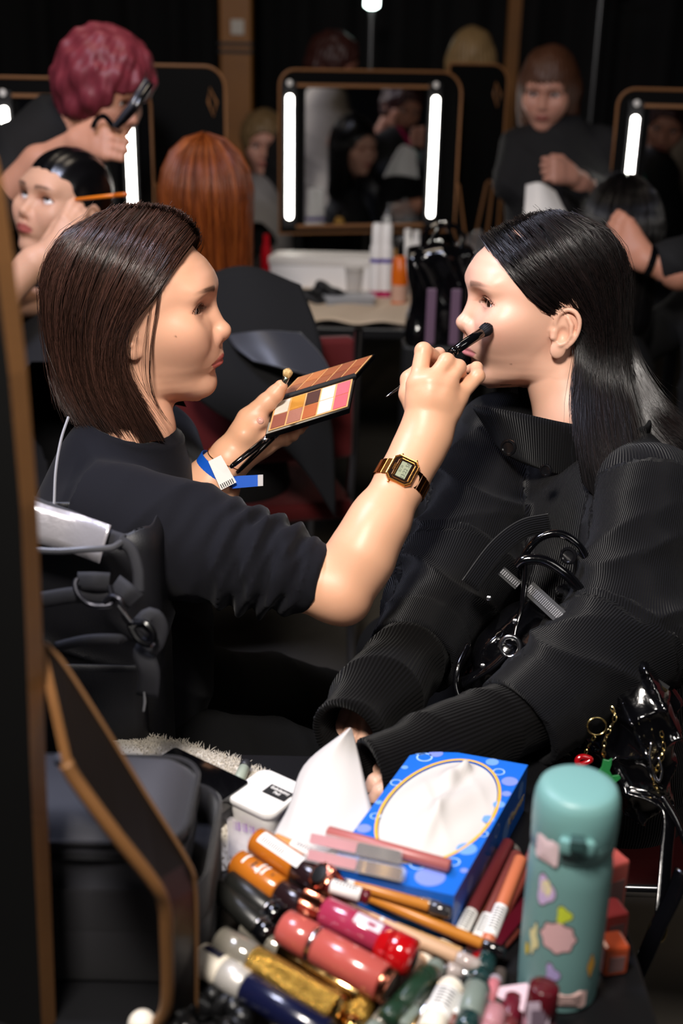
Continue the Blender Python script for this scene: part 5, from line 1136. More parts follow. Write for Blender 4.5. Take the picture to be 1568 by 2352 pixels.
# lip liners between the tissue box and the thermos
for (a, b, z0, z1_, m, cm, lt, lb) in (((1168, 1935), (1048, 2162), .030, .014, PLUM, PLUM, (.72, .95), 'dark plum lip liner with white label, nearest the tissue box'), ((1188, 1962), (1084, 2185), .030, .012, BROWNRED, BROWNRED, (.66, .90), 'brown-red lip liner with white label, second from the tissue box'), ((1196, 1972), (1108, 2192), .040, .014, PEACH, BROWNRED, (.52, .84), 'peach lip liner with white label, third from the tissue box'), ((1222, 1968), (1130, 2140), .034, .016, C('brick', '#7c3a30', .35), C('brick'), None, 'brick red lip liner nearest the thermos'), ((1150, 1960), (1080, 2120), .012, .010, C('copper'), PLUM, None, 'copper lip liner half hidden under the plum ones'), ((1232, 1940), (1180, 2060), .014, .012, C('darkwine', '#5a1020', .3), PLUM, None, 'wine red lip liner close behind the thermos')):
    pencil(lb, a, b, z0, z1_, m, .0062, None, None, lt, n=16, lines=9)
item('lip_gloss', 'dark plum lip gloss with a pale side lying towards the thermos', 'lip gloss', (1208, 2072), (1086, 2216), .016, .014, [('tube', 0, .9, .0078, .0078, C('darkwine'), 4), ('window', .1, .85, .0070, .0070, C('greywindow', '#8f8a8c', .15, coat=1), 4), ('cap', .9, 1, .0082, .008, REDG, 4)])
item('lipstick', 'small clear-capped lipstick at the far end of the liners', 'lipstick', (1180, 1952), (1150, 1985), .014, .014, [('cap', 0, .6, .0085, .0085, CLEAR), ('base', .6, 1, .0085, .0085, C('greycap'))])
# front centre: dark green, grey and white pens
for (a, b, z, m, cm, r, lb, nm, ct) in (((990, 2230), (885, 2345), .024, GREEN, GREEN, .0085, 'dark green eyeliner stick pointing down left', 'eyeliner_pen', 'eyeliner'), ((1005, 2215), (920, 2365), .016, C('olive', '#3c4038', .2, coat=.5), GREYG, .0085, 'olive grey tube beside the dark green stick', 'mascara', 'mascara'), ((1015, 2255), (945, 2375), .020, SILVER, GOLDP, .0042, 'thin silver pencil with specks between the grey tubes', 'eye_pencil', 'pencil'), ((1040, 2262), (985, 2375), .022, CREAM, CREAM, .0110, 'thick cream marker with rounded end', 'concealer_pen', 'concealer'), ((1068, 2285), (1040, 2375), .016, BROWNM, BROWNM, .0105, 'brown ribbed tube beside the cream marker', 'lipstick', 'lipstick'), ((1098, 2255), (1068, 2375), .022, GREYG, TEALD, .0105, 'grey-green tube with dark teal top', 'mascara', 'mascara'), ((1120, 2180), (1095, 2262), .012, TEALD, TEALD, .0105, 'glossy dark teal bottle behind the grey-green tube', 'nail_polish', 'nail polish'), ((1140, 2245), (1108, 2330), .014, PINK, C('paleviolet', '#9a8f98', .3), .0055, 'thin pink gloss with grey wand cap', 'lip_gloss', 'lip gloss'), ((1142, 2318), (1118, 2385), .016, C('rose', '#a8747a', .3), C('rose'), .0095, 'dusty rose tube at the bottom edge', 'lip_gloss', 'lip gloss'), ((930, 2225), (985, 2200), .010, BEIGE, CREAM, .0080, 'short beige stick under the red cap', 'concealer_pen', 'concealer'), ((1000, 2165), (1060, 2205), .008, CREAM, C('navyc', '#18245c', .3), .0075, 'cream and navy stick under the concealer pen', 'concealer_pen', 'concealer'), ((840, 2290), (800, 2375), .014, GLIT, GOLDP, .0105, 'gold glitter pot end at the bottom edge', 'glitter_tube', 'glitter'), ((905, 2310), (850, 2380), .014, C('smokeclear'), GREYG, .0080, 'smoky clear tube at the bottom edge', 'lip_gloss', 'lip gloss'), ((1180, 2290), (1165, 2375), .010, C('darkwine'), PLUM, .0085, 'wine coloured tube beside the mauve tube', 'lip_gloss', 'lip gloss'), ((1020, 2225), (1075, 2240), .010, C('clearcap2'), SILVER, .0085, 'clear capped stick below the beige pen', 'lip_gloss', 'lip gloss')):
    item(nm, lb, ct, a, b, z, z-.003, [('barrel', 0, .12, r*.9, r, cm), ('barrel', .12, .7, r, r, m), ('cap', .7, 1, r*1.02, r, cm)], 20, wrap=(.2, .7, r, LABELW, 6) if 'marker' in lb else None)
# under-layer filling the pile
fill = [('taupe', '#6a564c'), ('wood', '#9a6a44'), ('blackish', '#1a1716'), ('rosebrown', '#7c4640'), ('greybrown', '#4d443e'), ('ochre', ''), ('plum', ''), ('sand', ''), ('navy', ''), ('brick', '')]
spots = [((610, 2050), (760, 2120)), ((690, 2110), (820, 2170)), ((620, 2100), (700, 2180)), ((590, 2150), (690, 2210)), ((760, 2150), (900, 2200)), ((830, 2110), (990, 2170)), ((900, 2200), (1010, 2250)), ((960, 2150), (1080, 2230)), ((1060, 2100), (1130, 2220)), ((700, 2250), (860, 2310)), ((860, 2290), (960, 2240)), ((940, 2330), (1010, 2260)), ((1010, 2330), (1060, 2240)), ((1080, 2350), (1110, 2250)), ((1130, 2340), (1150, 2230)), ((650, 2010), (800, 2070)), ((740, 2200), (860, 2260)), ((1100, 2130), (1180, 2060)), ((590, 2080), (640, 2140)), ((1150, 2170), (1190, 2130))]
cname = {'taupe': 'taupe', 'wood': 'wooden', 'blackish': 'near-black', 'rosebrown': 'rose-brown', 'greybrown': 'grey-brown', 'ochre': 'ochre', 'plum': 'plum', 'sand': 'sand-coloured', 'navy': 'navy', 'brick': 'brick red'}
where = ['under the amber foundations', 'under the magenta tube', 'beside the black eyeliners', 'behind the gold glitter tube', 'between the magenta and coral tubes', 'below the ochre pencils', 'in front of the red cap', 'under the beige concealer pen', 'under the labelled lip liners', 'under the gold tubes', 'below the coral tube end', 'under the olive tube', 'under the cream marker', 'under the grey-green tube', 'under the pink gloss', 'below the lip glosses on the box', 'under the coral tube', 'between box corner and liners', 'behind the black eyeliners', 'near the thermos foot']
for i, (a, b) in enumerate(spots):
    nm, c = fill[i % len(fill)]; m = C(nm, c or '#888888', .35); pencil(f'{cname[nm]} pencil lowest in the pile, {where[i]}', a, b, .006, .006, m, .0056, C('smoke') if i % 2 else None, None, None, name='make_up_pencil')
# mauve tube standing at the right front corner, coral boxes behind the thermos
A = on_z(1226, 2420, TZ); e = empty('lip_gloss', A, 'mauve squeeze tube with white label standing at the bottom right', 'lip gloss', GR); B = A+np.array((.004, .006, .062))
seg_rod(e, A, B, [('tube', 0, .55, .0125, .0125, C('mauvetube', '#8a5a66', .2, coat=.7)), ('tube', .55, 1, .0125, .0115, C('wine'))], 22); M_ = frame(lerp(A, B, .62)+np.array((-.004, -.0126, 0)), (1, .1, 0), (0, .2, 1))
MB().box((-.0085, -.0003, -.022), (.0085, .0003, .018), M_).build('label', C('lilaclabel', '#b8a6b6', .5), e); MB().box((-.0055, -.0008, -.004), (.006, -.0003, .012), M_).build('print', C('greyprint', '#6a5a68', .5), e)
for (a, z0, sz, ang_, m, lb) in (((1418, 2092), .0, (.013, .013, .060), .5, CORAL, 'coral lipstick box standing behind the thermos, larger one'), ((1395, 2150), .0, (.012, .012, .032), .3, C('coral2', '#a03a34', .25, coat=.5), 'dark coral lipstick box behind the thermos'), ((1400, 2222), .0, (.011, .011, .030), .2, C('orangebox', '#b04a28', .2, coat=.8), 'orange-red glossy lipstick box at the table edge')):
    p = on_z(*a, TZ); p[0] = min(p[0], XE-.018); e = empty('lipstick_box', p, lb, 'lipstick', GR); M_ = Matrix.Translation(p) @ Matrix.Rotation(ang_, 4, 'Z')
    MB().box((-sz[0], -sz[1], 0), (sz[0], sz[1], sz[2]), M_).build('box', m, e, bevel=.003); MB().box((-sz[0]*.6, -sz[1]-.0006, sz[2]*.2), (sz[0]*.6, -sz[1], sz[2]*.7), M_).build('label', C('greylabel2', '#7a5a58', .4), e)
# small things at the bottom edge
for (px, py, r, lb) in ((655, 2348, .0115, 'cream powder puff ball in front of the navy mascara'), (326, 2352, .011, 'cream bead at the bottom left edge')):
    p = on_z(px, py, TZ+r); o = MB().lathe([(max(r*math.sin(t), .0003), p[2]-r*math.cos(t)) for t in np.linspace(.03, math.pi-.03, 14)], 22, Matrix.Translation((p[0], p[1], 0))).build('powder_puff', CREAM, None, smooth=True, sharp=180); tag(o, lb, 'powder puff')
p = on_z(480, 2335, TZ+.016); mb = MB(); k = 120; pts = []
for i in range(k): a = 2*math.pi*i/k; rr = .020+.002*math.sin(9*a); pts.append((p[0]+rr*1.2*math.cos(a), p[1]+rr*math.sin(a), TZ+.012+.003*math.sin(13*a)))
mb.tube(pts, [.009+.002*math.sin(2*math.pi*i/k*21) for i in range(k)], 12, closed=True); tag(mb.build('hair_scrunchie', mat('black_satin', '#0c0c0d', .3, bump=('noise', 160, .8)), None, smooth=True, sharp=180), 'black ruffled scrunchie at the bottom left of the make-up', 'scrunchie')
pp = on_z(1175, 2300, TZ+.012); o = MB().add([pp+np.array(v) for v in ((-.02, .012, 0), (.018, .016, .004), (.012, -.018, .002), (-.02, .012, .001), (.018, .016, .005), (.012, -.018, .003))], [(0, 2, 1), (3, 4, 5), (0, 1, 4, 3), (1, 2, 5, 4), (2, 0, 3, 5)]).build('paper_scrap', C('palepink', '#c9aeb6', .6), None); tag(o, 'pale pink folded paper scrap beside the thermos foot', 'paper')
# ------------------------------------------------------------------ left foreground: mirror stand, cases, bag
PLY = mat('plywood_edge', '#76502c', .55, bump=('noise', 300, .3), noise=(30, .15)); PANEL = mat('dark_brown_panel', '#0e0806', .45); PANELB = mat('black_panel', '#060606', .5)
def ply_board(parent, name, outline, thick_dir, th, face=None, edge=PLY):
    """outline: list of world points (planar-ish); extruded by thick_dir*th; faces dark, edges plywood"""
    P = [np.asarray(p) for p in outline]; n = len(P); Q = [p+np.asarray(thick_dir)*th for p in P]
    mb = MB(); mb.add(P+Q, [tuple(range(n))[::-1], tuple(range(n, 2*n))], 0); mb.add(P+Q, [(i, (i+1) % n, (i+1) % n+n, i+n) for i in range(n)], 1)
    me = mb.mesh(); me.materials.append(face or PANEL); me.materials.append(edge); return link(name, me, None, parent)
st = empty('mirror_stand', on_z(128, 2340, TZ), 'dark board with plywood edge at the left foreground', 'mirror stand')
eb_, et_ = on_z(126, 2345, TZ), at(0, 350, .712); up = et_-eb_; lf = np.array((-.93, .37, 0)); 
crv = [(-.004, 380), (2, 430), (9, 500)]
edge_px = [(128, 2345), (117, 2050), (105, 1750), (97, 1450), (86, 1150), (62, 850), (33, 600), (10, 430), (-6, 365), (-40, 300)]
N_ = np.cross(lf, (0, 0, 1)); PLN = (eb_, N_)
def on_plane(px, py, o, n): r = ray(px, py); return CAM+r*(((o-CAM)@n)/(r@n))
NB_ = np.array((.60, .80, 0)); tilt = .02
edge = [on_plane(px, py, eb_, np.array((.37, .93, -.03))) for px, py in edge_px]
ol = edge+[edge[-1]+lf*.35, edge[0]+lf*.40]
ply_board(st, 'panel', ol, (-.37, -.93, .03), .018, PANELB)
inner = [(165, 1752), (190, 1795), (278, 1915), (362, 2022), (388, 2075), (394, 2150), (394, 2300), (370, 2352)]
outer = [(104, 1478), (150, 1528), (240, 1668), (330, 1815), (432, 1978), (449, 2040), (452, 2150), (452, 2330)]
di = [.80, .805, .82, .84, .855, .87, .90, .915]; do = [.835, .84, .85, .865, .88, .89, .905, .93]
I_ = [at(*p, d) for p, d in zip(inner, di)]; O_ = [at(*p, d) for p, d in zip(outer, do)]
n = len(I_); tn = np.cross(O_[4]-O_[2], I_[4]-O_[4]); tn /= np.linalg.norm(tn); tn = tn if tn@FW > 0 else -tn
mb = MB(); V = I_+O_+[p+tn*.010 for p in I_]+[p+tn*.010 for p in O_]
mb.add(V, [(i, i+1, n+i+1, n+i) for i in range(n-1)]+[(2*n+i, 3*n+i, 3*n+i+1, 2*n+i+1) for i in range(n-1)], 0)
mb.add(V, [(i, 2*n+i, 2*n+i+1, i+1) for i in range(n-1)]+[(n+i, n+i+1, 3*n+i+1, 3*n+i) for i in range(n-1)]+[(0, n, 3*n, 2*n), (n-1, 3*n-1, 4*n-1, 2*n-1)], 1)
me = mb.mesh(); me.materials.append(PANEL); me.materials.append(PLY); br = link('support_bracket', me, None, st)
lip = MB(); lip.tube(spline([p-FW*.002-CR*.0035 for p in I_], 60), .0052, 8); lip.build('plywood_lip', PLY, br, smooth=True, sharp=180)
lip = MB(); lip.tube(spline([p-FW*.001 for p in O_], 60), .0016, 6); lip.build('plywood_lip', mat('plywood_shade', '#6a4a2c', .5), br, smooth=True, sharp=180)
# organiser and soft case ------------------------------------------------------
FAB = mat('black_fabric', '#17161a', .85, bump=('noise', 900, .4), sheen=.15); FAB2 = mat('grey_nylon', '#39393f', .62, bump=('noise', 500, .3), sheen=.1); ZIP = mat('zip_teeth', '#1c1c1e', .35)
og = empty('organiser_box', (-.22, .84, TZ), 'dark brown-black fabric organiser under the soft case', 'organiser')
M_ = Matrix.Translation((-.203, .832, 0)); rbox_prism(og, 'outer', M_, .101, .075, .03, TZ+.001, TZ+.058, FAB, .004)
k = rounded_rect(.101, .075, .03, 10); V = [M_ @ Vector((x*s, y*s, z)) for z, s in ((TZ+.055, 1.0), (TZ+.092, 1.01), (TZ+.095, .99), (TZ+.092, .965), (TZ+.055, .955)) for x, y in k]; n = len(k)
MB().add(V, [(j*n+i, j*n+(i+1) % n, (j+1)*n+(i+1) % n, (j+1)*n+i) for j in range(4) for i in range(n)]).build('rim', FAB, og, smooth=True)
cs = empty('soft_case', (-.235, .835, TZ+.06), 'soft grey-black zipped case behind the plywood bracket', 'case')
def soft(P):
    d = rbox(P, (-.215, .824, TZ+.102), (.095, .060, .044), .030); top = np.exp(-((P[:, 0]+.215)/.08)**2-((P[:, 1]-.824)/.05)**2)
    d = d-.010*top*np.clip((P[:, 2]-TZ-.10)/.05, 0, 1)-.0025*np.sin(P[:, 0]*60+P[:, 1]*30)*np.sin(P[:, 2]*70)*np.clip((TZ+.14-P[:, 2])/.03, 0, 1)
    return d-.0022*np.exp(-((P[:, 2]-(TZ+.130))/.004)**2)+.0018*np.exp(-((P[:, 2]-(TZ+.119))/.003)**2)
V, F = sdf_mesh(soft, (-.40, .71, TZ+.03), (-.07, .95, TZ+.19), .0035, margin=1.5); link('body', mesh_np(V, F), FAB2, cs)
k = rounded_rect(.096, .061, .030, 10); MB().tube([(-.215+x, .824+y, TZ+.121) for x, y in k], .0022, 6, closed=True).build('zip', ZIP, cs, smooth=True); MB().tube([(-.215+x, .824+y, TZ+.135) for x, y in k], .0024, 8, closed=True).build('piping', FAB, cs, smooth=True)
mb = MB(); mb.tube([at(140, 1745, .90), at(165, 1752, .885), at(185, 1775, .885)], .006, 10); mb.build('handle', mat('clear_grey', '#77777a', .2), cs, smooth=True)
# equipment bag ------------------------------------------------------------------
NYL = mat('black_nylon', '#141418', .5, bump=('noise', 800, .3)); SILV = mat('silver_lining', '#c9c5cb', .28, metal=.6, bump=('noise', 60, 1.0)); WEB = mat('webbing', '#26262b', .7, bump=('noise', 1500, .5))
bg = empty('equipment_bag', (-.30, 1.19, .46), 'open black nylon bag with silver lining behind the artist', 'bag')
bx0 = at(335, 1300, 1.17)[0]
def nyl(P):
    x0, x1 = -.45, bx0; d = rbox(P, ((x0+x1)/2, 1.185, .735), ((x1-x0)/2, .055, .245), .03)
    d = d-.007*(1-np.abs(np.sin(P[:, 0]*26+P[:, 2]*38+np.sin(P[:, 2]*31)*1.4)))**2*np.clip((P[:, 2]-.80)/.05, 0, 1)*np.clip((.975-P[:, 2])/.02, 0, 1)
    return smax(d, -rbox(P, ((x0+x1)/2, 1.185, .96), ((x1-x0)/2-.012, .044, .08), .03), .004)
V, F = sdf_mesh(nyl, (-.47, 1.11, .47), (bx0+.03, 1.26, 1.0), .0042, margin=1.6); link('body', mesh_np(V, F), NYL, bg)
# lining lip and lid, rim zip
def strip3(name, px, wdt, m, parent, th=.002, up=None, n=30):
    C_ = spline([at(*q) for q in px], n); T = np.gradient(C_, axis=0); T /= np.linalg.norm(T, axis=1)[:, None]; u = np.cross(T, FW) if up is None else np.tile(np.asarray(up, float), (n, 1)); u /= np.linalg.norm(u, axis=1)[:, None]
    rw = np.linspace(-1, 1, 5); V = np.concatenate([C_+u*wdt*a-FW*.0015*(1-a*a) for a in rw]); F = np.concatenate([np.column_stack([np.arange(n-1)+j*n, np.arange(1, n)+j*n, np.arange(1, n)+(j+1)*n, np.arange(n-1)+(j+1)*n]) for j in range(4)])
    o = link(name, mesh_np(V, F), m, parent); q = o.modifiers.new('thick', 'SOLIDIFY'); q.thickness = th; return o
strip3('lining', [(60, 1190, 1.19), (100, 1205, 1.19), (170, 1225, 1.19), (240, 1250, 1.17)], .020, SILV, bg)
strip3('rim', [(60, 1150, 1.21), (110, 1172, 1.21), (180, 1198, 1.20), (245, 1232, 1.18), (280, 1245, 1.165)], .0085, WEB, bg, .004)
MB().tube(spline([at(*q) for q in ((60, 1262, 1.135), (130, 1266, 1.135), (200, 1262, 1.135), (255, 1258, 1.14), (278, 1246, 1.15))], 40), .0034, 8).build('zip', mat('zip_grey', '#4a4a4e', .4), bg, smooth=True)
strip3('side_piping', [(270, 1240, 1.150), (300, 1262, 1.150), (316, 1310, 1.150), (318, 1360, 1.150)], .006, WEB, bg, .004)
for px, w_ in (([(178, 1336, 1.128), (215, 1336, 1.124), (252, 1338, 1.128)], .0095), ([(95, 1378, 1.130), (180, 1366, 1.128), (255, 1372, 1.130)], .008), ([(262, 1340, 1.130), (290, 1362, 1.125), (312, 1382, 1.13)], .010)): strip3('webbing_loop', px, w_, WEB, bg, .003)
GUN = mat('gunmetal', '#3c3c42', .3, metal=.8)
MB().tube(spline([at(*q) for q in ((176, 1330, 1.118), (172, 1345, 1.115), (182, 1370, 1.112), (205, 1388, 1.112), (235, 1392, 1.112), (258, 1384, 1.114), (252, 1345, 1.118))], 40), .0028, 8).build('d_ring', GUN, bg, smooth=True)
MB().tube(spline([at(*q) for q in ((240, 1385, 1.112), (255, 1370, 1.110), (275, 1378, 1.108), (280, 1400, 1.108), (292, 1425, 1.108), (305, 1432, 1.108))], 30), .0030, 8).build('snap_hook', GUN, bg, smooth=True)
MB().tube([at(270, 1392, 1.104), at(300, 1430, 1.102)], .0022, 8).build('hook_gate', STEEL, bg, smooth=True)
MB().tube(spline([at(*q) for q in ((300, 1440, 1.108), (318, 1470, 1.104), (345, 1480, 1.104), (352, 1455, 1.106), (330, 1430, 1.108), (305, 1432, 1.110))], 30, closed=True), .0035, 8, closed=True).build('buckle', BLACK_GLOSS, bg, smooth=True)
strip3('shoulder_strap', [(318, 1448, 1.112), (345, 1420, 1.112), (360, 1440, 1.116), (352, 1475, 1.12), (330, 1500, 1.12), (342, 1545, 1.12), (338, 1600, 1.13)], .0105, WEB, bg, .003)
# front pocket, open at the top
def pocket(P):
    d = rbox(P, (bx0-.085, 1.122, .72), (.070, .014, .115), .012); return smax(d, -rbox(P, (bx0-.085, 1.122, .84), (.064, .009, .05), .008), .003)
V, F = sdf_mesh(pocket, (bx0-.17, 1.10, .59), (bx0, 1.145, .85), .004, margin=1.6); link('pocket', mesh_np(V, F), NYL, bg)
strip3('pocket_trim', [(128, 1486, 1.115), (200, 1470, 1.108), (270, 1468, 1.112), (284, 1476, 1.118)], .005, WEB, bg, .003)
mb = MB(); mb.tube([at(331, 1590, 1.12), at(333, 1612, 1.12), at(330, 1632, 1.122)], [.0016, .003, .0026], 8, flat=.4); mb.build('zip_pull', mat('grey_pull', '#8a8a8c', .4), bg, smooth=True)
sl = empty('stool', (-.30, 1.19, 0), 'black stool under the equipment bag', 'stool'); MB().box((-.47, 1.12, .43), (-.13, 1.25, .46)).build('seat', BLACK_MATTE, sl, bevel=.005)
for x in (-.46, -.16):
    for y in (1.13, 1.225): MB().box((x, y, 0), (x+.02, y+.02, .43)).build('leg', BLACK_MATTE, sl)
# ------------------------------------------------------------------ right: handbag, chairs
PAT = mat('patent_leather', '#060608', .14, coat=1, bump=('noise', 55, 1.0)); BRASS = mat('pale_brass', '#c9b27a', .2, metal=1)
hb_ = empty('handbag', at(1280, 1600, 1.42), 'black patent leather handbag with zips and charms on her lap', 'handbag')
LB, RB = at(1110, 1490, 1.455), at(1500, 1690, 1.36); axb = RB-LB; LBn = np.linalg.norm(axb); BB = basis(axb/LBn, (0, -.25, 1)); CB_ = (LB+RB)/2+np.array((0, 0, -.02))
def bagf(P):
    q = (P-CB_.astype(f32))@BB.astype(f32); k = rbox(q, (0, 0, 0), (LBn/2, .055, .085), .03)
    return k-.010*(1-np.abs(np.sin(q[:, 0]*28+q[:, 2]*20+np.sin(q[:, 2]*30)*1.5)))**2-.005*(1-np.abs(np.sin(q[:, 2]*45-q[:, 0]*30+1)))**2
lo, hi = bbox([LB, RB], .15); V, F = sdf_mesh(bagf, lo, hi, .0045, margin=1.6); link('body', mesh_np(V, F), PAT, hb_)
def tb(name, px, r, m, n=40, sides=10, flat=None, closed=False): return MB().tube(spline([at(*q) for q in px], n, closed), r, sides, closed=closed, flat=flat).build(name, m, hb_, smooth=True, sharp=180)
tb('handle', [(1196, 1330, 1.375), (1200, 1285, 1.37), (1235, 1238, 1.362), (1285, 1226, 1.358), (1330, 1255, 1.356), (1355, 1310, 1.362), (1362, 1360, 1.37)], .0048, PAT)
tb('handle', [(1186, 1300, 1.350), (1205, 1286, 1.345), (1250, 1288, 1.342), (1300, 1320, 1.340), (1345, 1370, 1.345)], .0062, PAT)
tb('strap', [(1206, 1290, 1.350), (1202, 1350, 1.348), (1196, 1400, 1.346), (1184, 1440, 1.342), (1178, 1470, 1.338)], .0070, PAT, flat=.4)
tb('ring', [(1148, 1484, 1.332), (1158, 1466, 1.330), (1176, 1462, 1.328), (1191, 1474, 1.328), (1192, 1494, 1.328), (1178, 1508, 1.330), (1158, 1504, 1.332)], .0026, STEEL, closed=True)
tb('strap', [(1160, 1500, 1.336), (1130, 1528, 1.338), (1095, 1550, 1.345), (1062, 1568, 1.355)], .0085, PAT, flat=.4)
tb('thin_strap', [(1075, 1480, 1.36), (1052, 1530, 1.345), (1046, 1575, 1.34), (1058, 1610, 1.335), (1072, 1625, 1.33)], .0035, PAT)
for px, py, d in ((1182, 1427, 1.333), (1108, 1530, 1.336), (1122, 1374, 1.37)): MB().lathe([(.0034, 0), (.003, .0018), (.0008, .0026)], 12, frame(at(px, py, d), CR, -FW)).build('stud', STEEL, hb_, smooth=True)
def zipper(px0, px1, m, n=22, w_=.0045):
    A, B = at(*px0), at(*px1); t = (B-A)/np.linalg.norm(B-A); u = np.cross(t, FW); u /= np.linalg.norm(u); mb = MB()
    mb.add([A+u*w_*1.9, B+u*w_*1.9, B-u*w_*1.9, A-u*w_*1.9], [(0, 1, 2, 3)], 0)
    for i in range(n):
        c = lerp(A, B, (i+.5)/n)-FW*.001; s = np.linalg.norm(B-A)/n*.32
        mb.add([c+t*a*s+u*b*w_-FW*h for h in (0, .0012) for a, b in ((-1, -1), (1, -1), (1, 1), (-1, 1))], [(4, 5, 6, 7), (0, 1, 5, 4), (1, 2, 6, 5), (2, 3, 7, 6), (3, 0, 4, 7)], 1)
    me = mb.mesh(); me.materials.append(BLACK_MATTE); me.materials.append(m); link('zip', me, None, hb_)
zipper((1212, 1348, 1.355), (1290, 1420, 1.325), STEEL); zipper((1452, 1542, 1.285), (1528, 1592, 1.28), BRASS); zipper((1150, 1310, 1.37), (1190, 1345, 1.365), STEEL, 10, .003)
# right end of the bag in front of the lap: gusset, keyring, chain, charms
def gus(P):
    q = (P-at(1470, 1700, 1.30).astype(f32)); d = ell(q@np.asarray(basis(CU, -FW), f32), (0, 0, 0), (.085, .035, .04))
    return d-.010*(1-np.abs(np.sin(P[:, 0]*70+P[:, 2]*40)))**2-.006*(1-np.abs(np.sin(P[:, 2]*80-P[:, 0]*30)))**2
c_ = at(1470, 1700, 1.30); V, F = sdf_mesh(gus, c_-.11, c_+.11, .0036, margin=1.7); link('gusset', mesh_np(V, F), PAT, hb_)
tb('key_ring', [(1370+22*math.cos(a), 1668+20*math.sin(a), 1.255) for a in np.linspace(0, 2*math.pi, 12, endpoint=False)], .0011, BRASS, 40, 6, closed=True)
def links(px, m, r=.0032, parent=hb_):
    C_ = spline([at(*q) for q in px], max(4, int(sum(np.linalg.norm(at(*px[i+1])-at(*px[i])) for i in range(len(px)-1))/.0052)))
    for i in range(len(C_)-1):
        c = (C_[i]+C_[i+1])/2; t = C_[i+1]-C_[i]; t /= np.linalg.norm(t); u = np.cross(t, FW); u /= np.linalg.norm(u); v = -FW if i % 2 else u; v = u*.9-FW*.3 if i % 2 == 0 else u*.2-FW*.9
        MB().tube([c+t*r*1.15*math.cos(a)+v*r*.62*math.sin(a) for a in np.linspace(0, 2*math.pi, 12, endpoint=False)], .0007, 5, closed=True).build('chain_link', m, parent, smooth=True)
links([(1404, 1625, 1.255), (1412, 1650, 1.252), (1392, 1690, 1.25), (1386, 1720, 1.25), (1388, 1745, 1.25)], BRASS); links([(1368, 1688, 1.255), (1352, 1712, 1.255), (1342, 1735, 1.255)], BRASS, .0024); links([(1518, 1680, 1.25), (1524, 1720, 1.25), (1512, 1760, 1.25), (1500, 1790, 1.25), (1512, 1820, 1.25)], BRASS)
tb('snap_clip', [(1495, 1705, 1.248), (1492, 1740, 1.246), (1500, 1775, 1.246), (1512, 1795, 1.246), (1520, 1770, 1.246), (1512, 1740, 1.248)], .0014, STEEL)
ch = MB(); ol = [(1384, 1742), (1396, 1745), (1404, 1740), (1402, 1756), (1398, 1768), (1404, 1780), (1420, 1778), (1424, 1786), (1412, 1796), (1396, 1798), (1388, 1792), (1378, 1780), (1366, 1776), (1374, 1768), (1380, 1760)]
k = [at(a, b, 1.243) for a, b in ol]; n = len(k); ch.add(k+[p-FW*.004 for p in k], [tuple(range(n)), tuple(range(2*n-1, n-1, -1))]+[(i, i+n, (i+1) % n+n, (i+1) % n) for i in range(n)]); ch.build('green_charm', mat('green_acrylic', '#2f8a4a', .15, trans=.4, coat=.6), hb_, bevel=.0006)
tb('red_charm', [(1338, 1738, 1.25), (1326, 1744, 1.25), (1328, 1756, 1.25), (1345, 1752, 1.25), (1356, 1744, 1.25)], .0032, mat('red_acrylic', '#a00c16', .15, coat=1), closed=True)
tb('shoulder_strap', [(1440, 1815, 1.26), (1500, 1835, 1.25), (1535, 1870, 1.24), (1530, 1960, 1.22), (1522, 2060, 1.20), (1516, 2120, 1.19)], .0085, PAT, flat=.28)
tb('shoulder_strap', [(1568, 2000, 1.16), (1545, 2060, 1.16), (1510, 2130, 1.16), (1480, 2200, 1.16), (1440, 2280, 1.16), (1390, 2330, 1.16)], .0085, PAT, flat=.28)
tb('shoulder_strap', [(1520, 1830, 1.24), (1550, 1880, 1.23), (1580, 1950, 1.22)], .0035, PAT)
tb('buckle', [(1500, 2118, 1.165), (1528, 2128, 1.165), (1518, 2160, 1.165), (1490, 2150, 1.165)], .0020, BRASS, closed=True)
# chairs -------------------------------------------------------------------
RED = mat('red_upholstery', '#560709', .85, bump=('noise', 600, .4), sheen=.2); CHR = mat('chrome', '#a8a8aa', .18, metal=1)
def stack_chair(loc, rz, label, scale=1):
    e = empty('red_chair', (0, 0, 0), label, 'chair', 'red upholstered chairs')
    MB().box((-.23, -.23, .425), (.23, .23, .47)).build('seat', RED, e, bevel=.015, seg=3, smooth=True); MB().box((-.22, .20, .58), (.22, .245, .86)).build('backrest', RED, e, bevel=.015, seg=3, smooth=True)
    for s in (-1, 1):
        MB().tube(spline([(s*.225, -.20, .0), (s*.225, -.20, .40), (s*.225, -.16, .425), (s*.225, .18, .425)], 24), .011, 10).build('leg', CHR, e, smooth=True)
        MB().tube(spline([(s*.225, .26, .0), (s*.225, .20, .42), (s*.225, .22, .60), (s*.222, .25, .88)], 24), .011, 10).build('leg', CHR, e, smooth=True)
    e.location = loc; e.rotation_euler = (0, 0, rz); return e
stack_chair((.40, 1.49, 0), R(-90), 'red chair the long-haired woman sits on'); stack_chair((-.34, 1.43, 0), R(90), 'red chair under the woman with the bob'); 
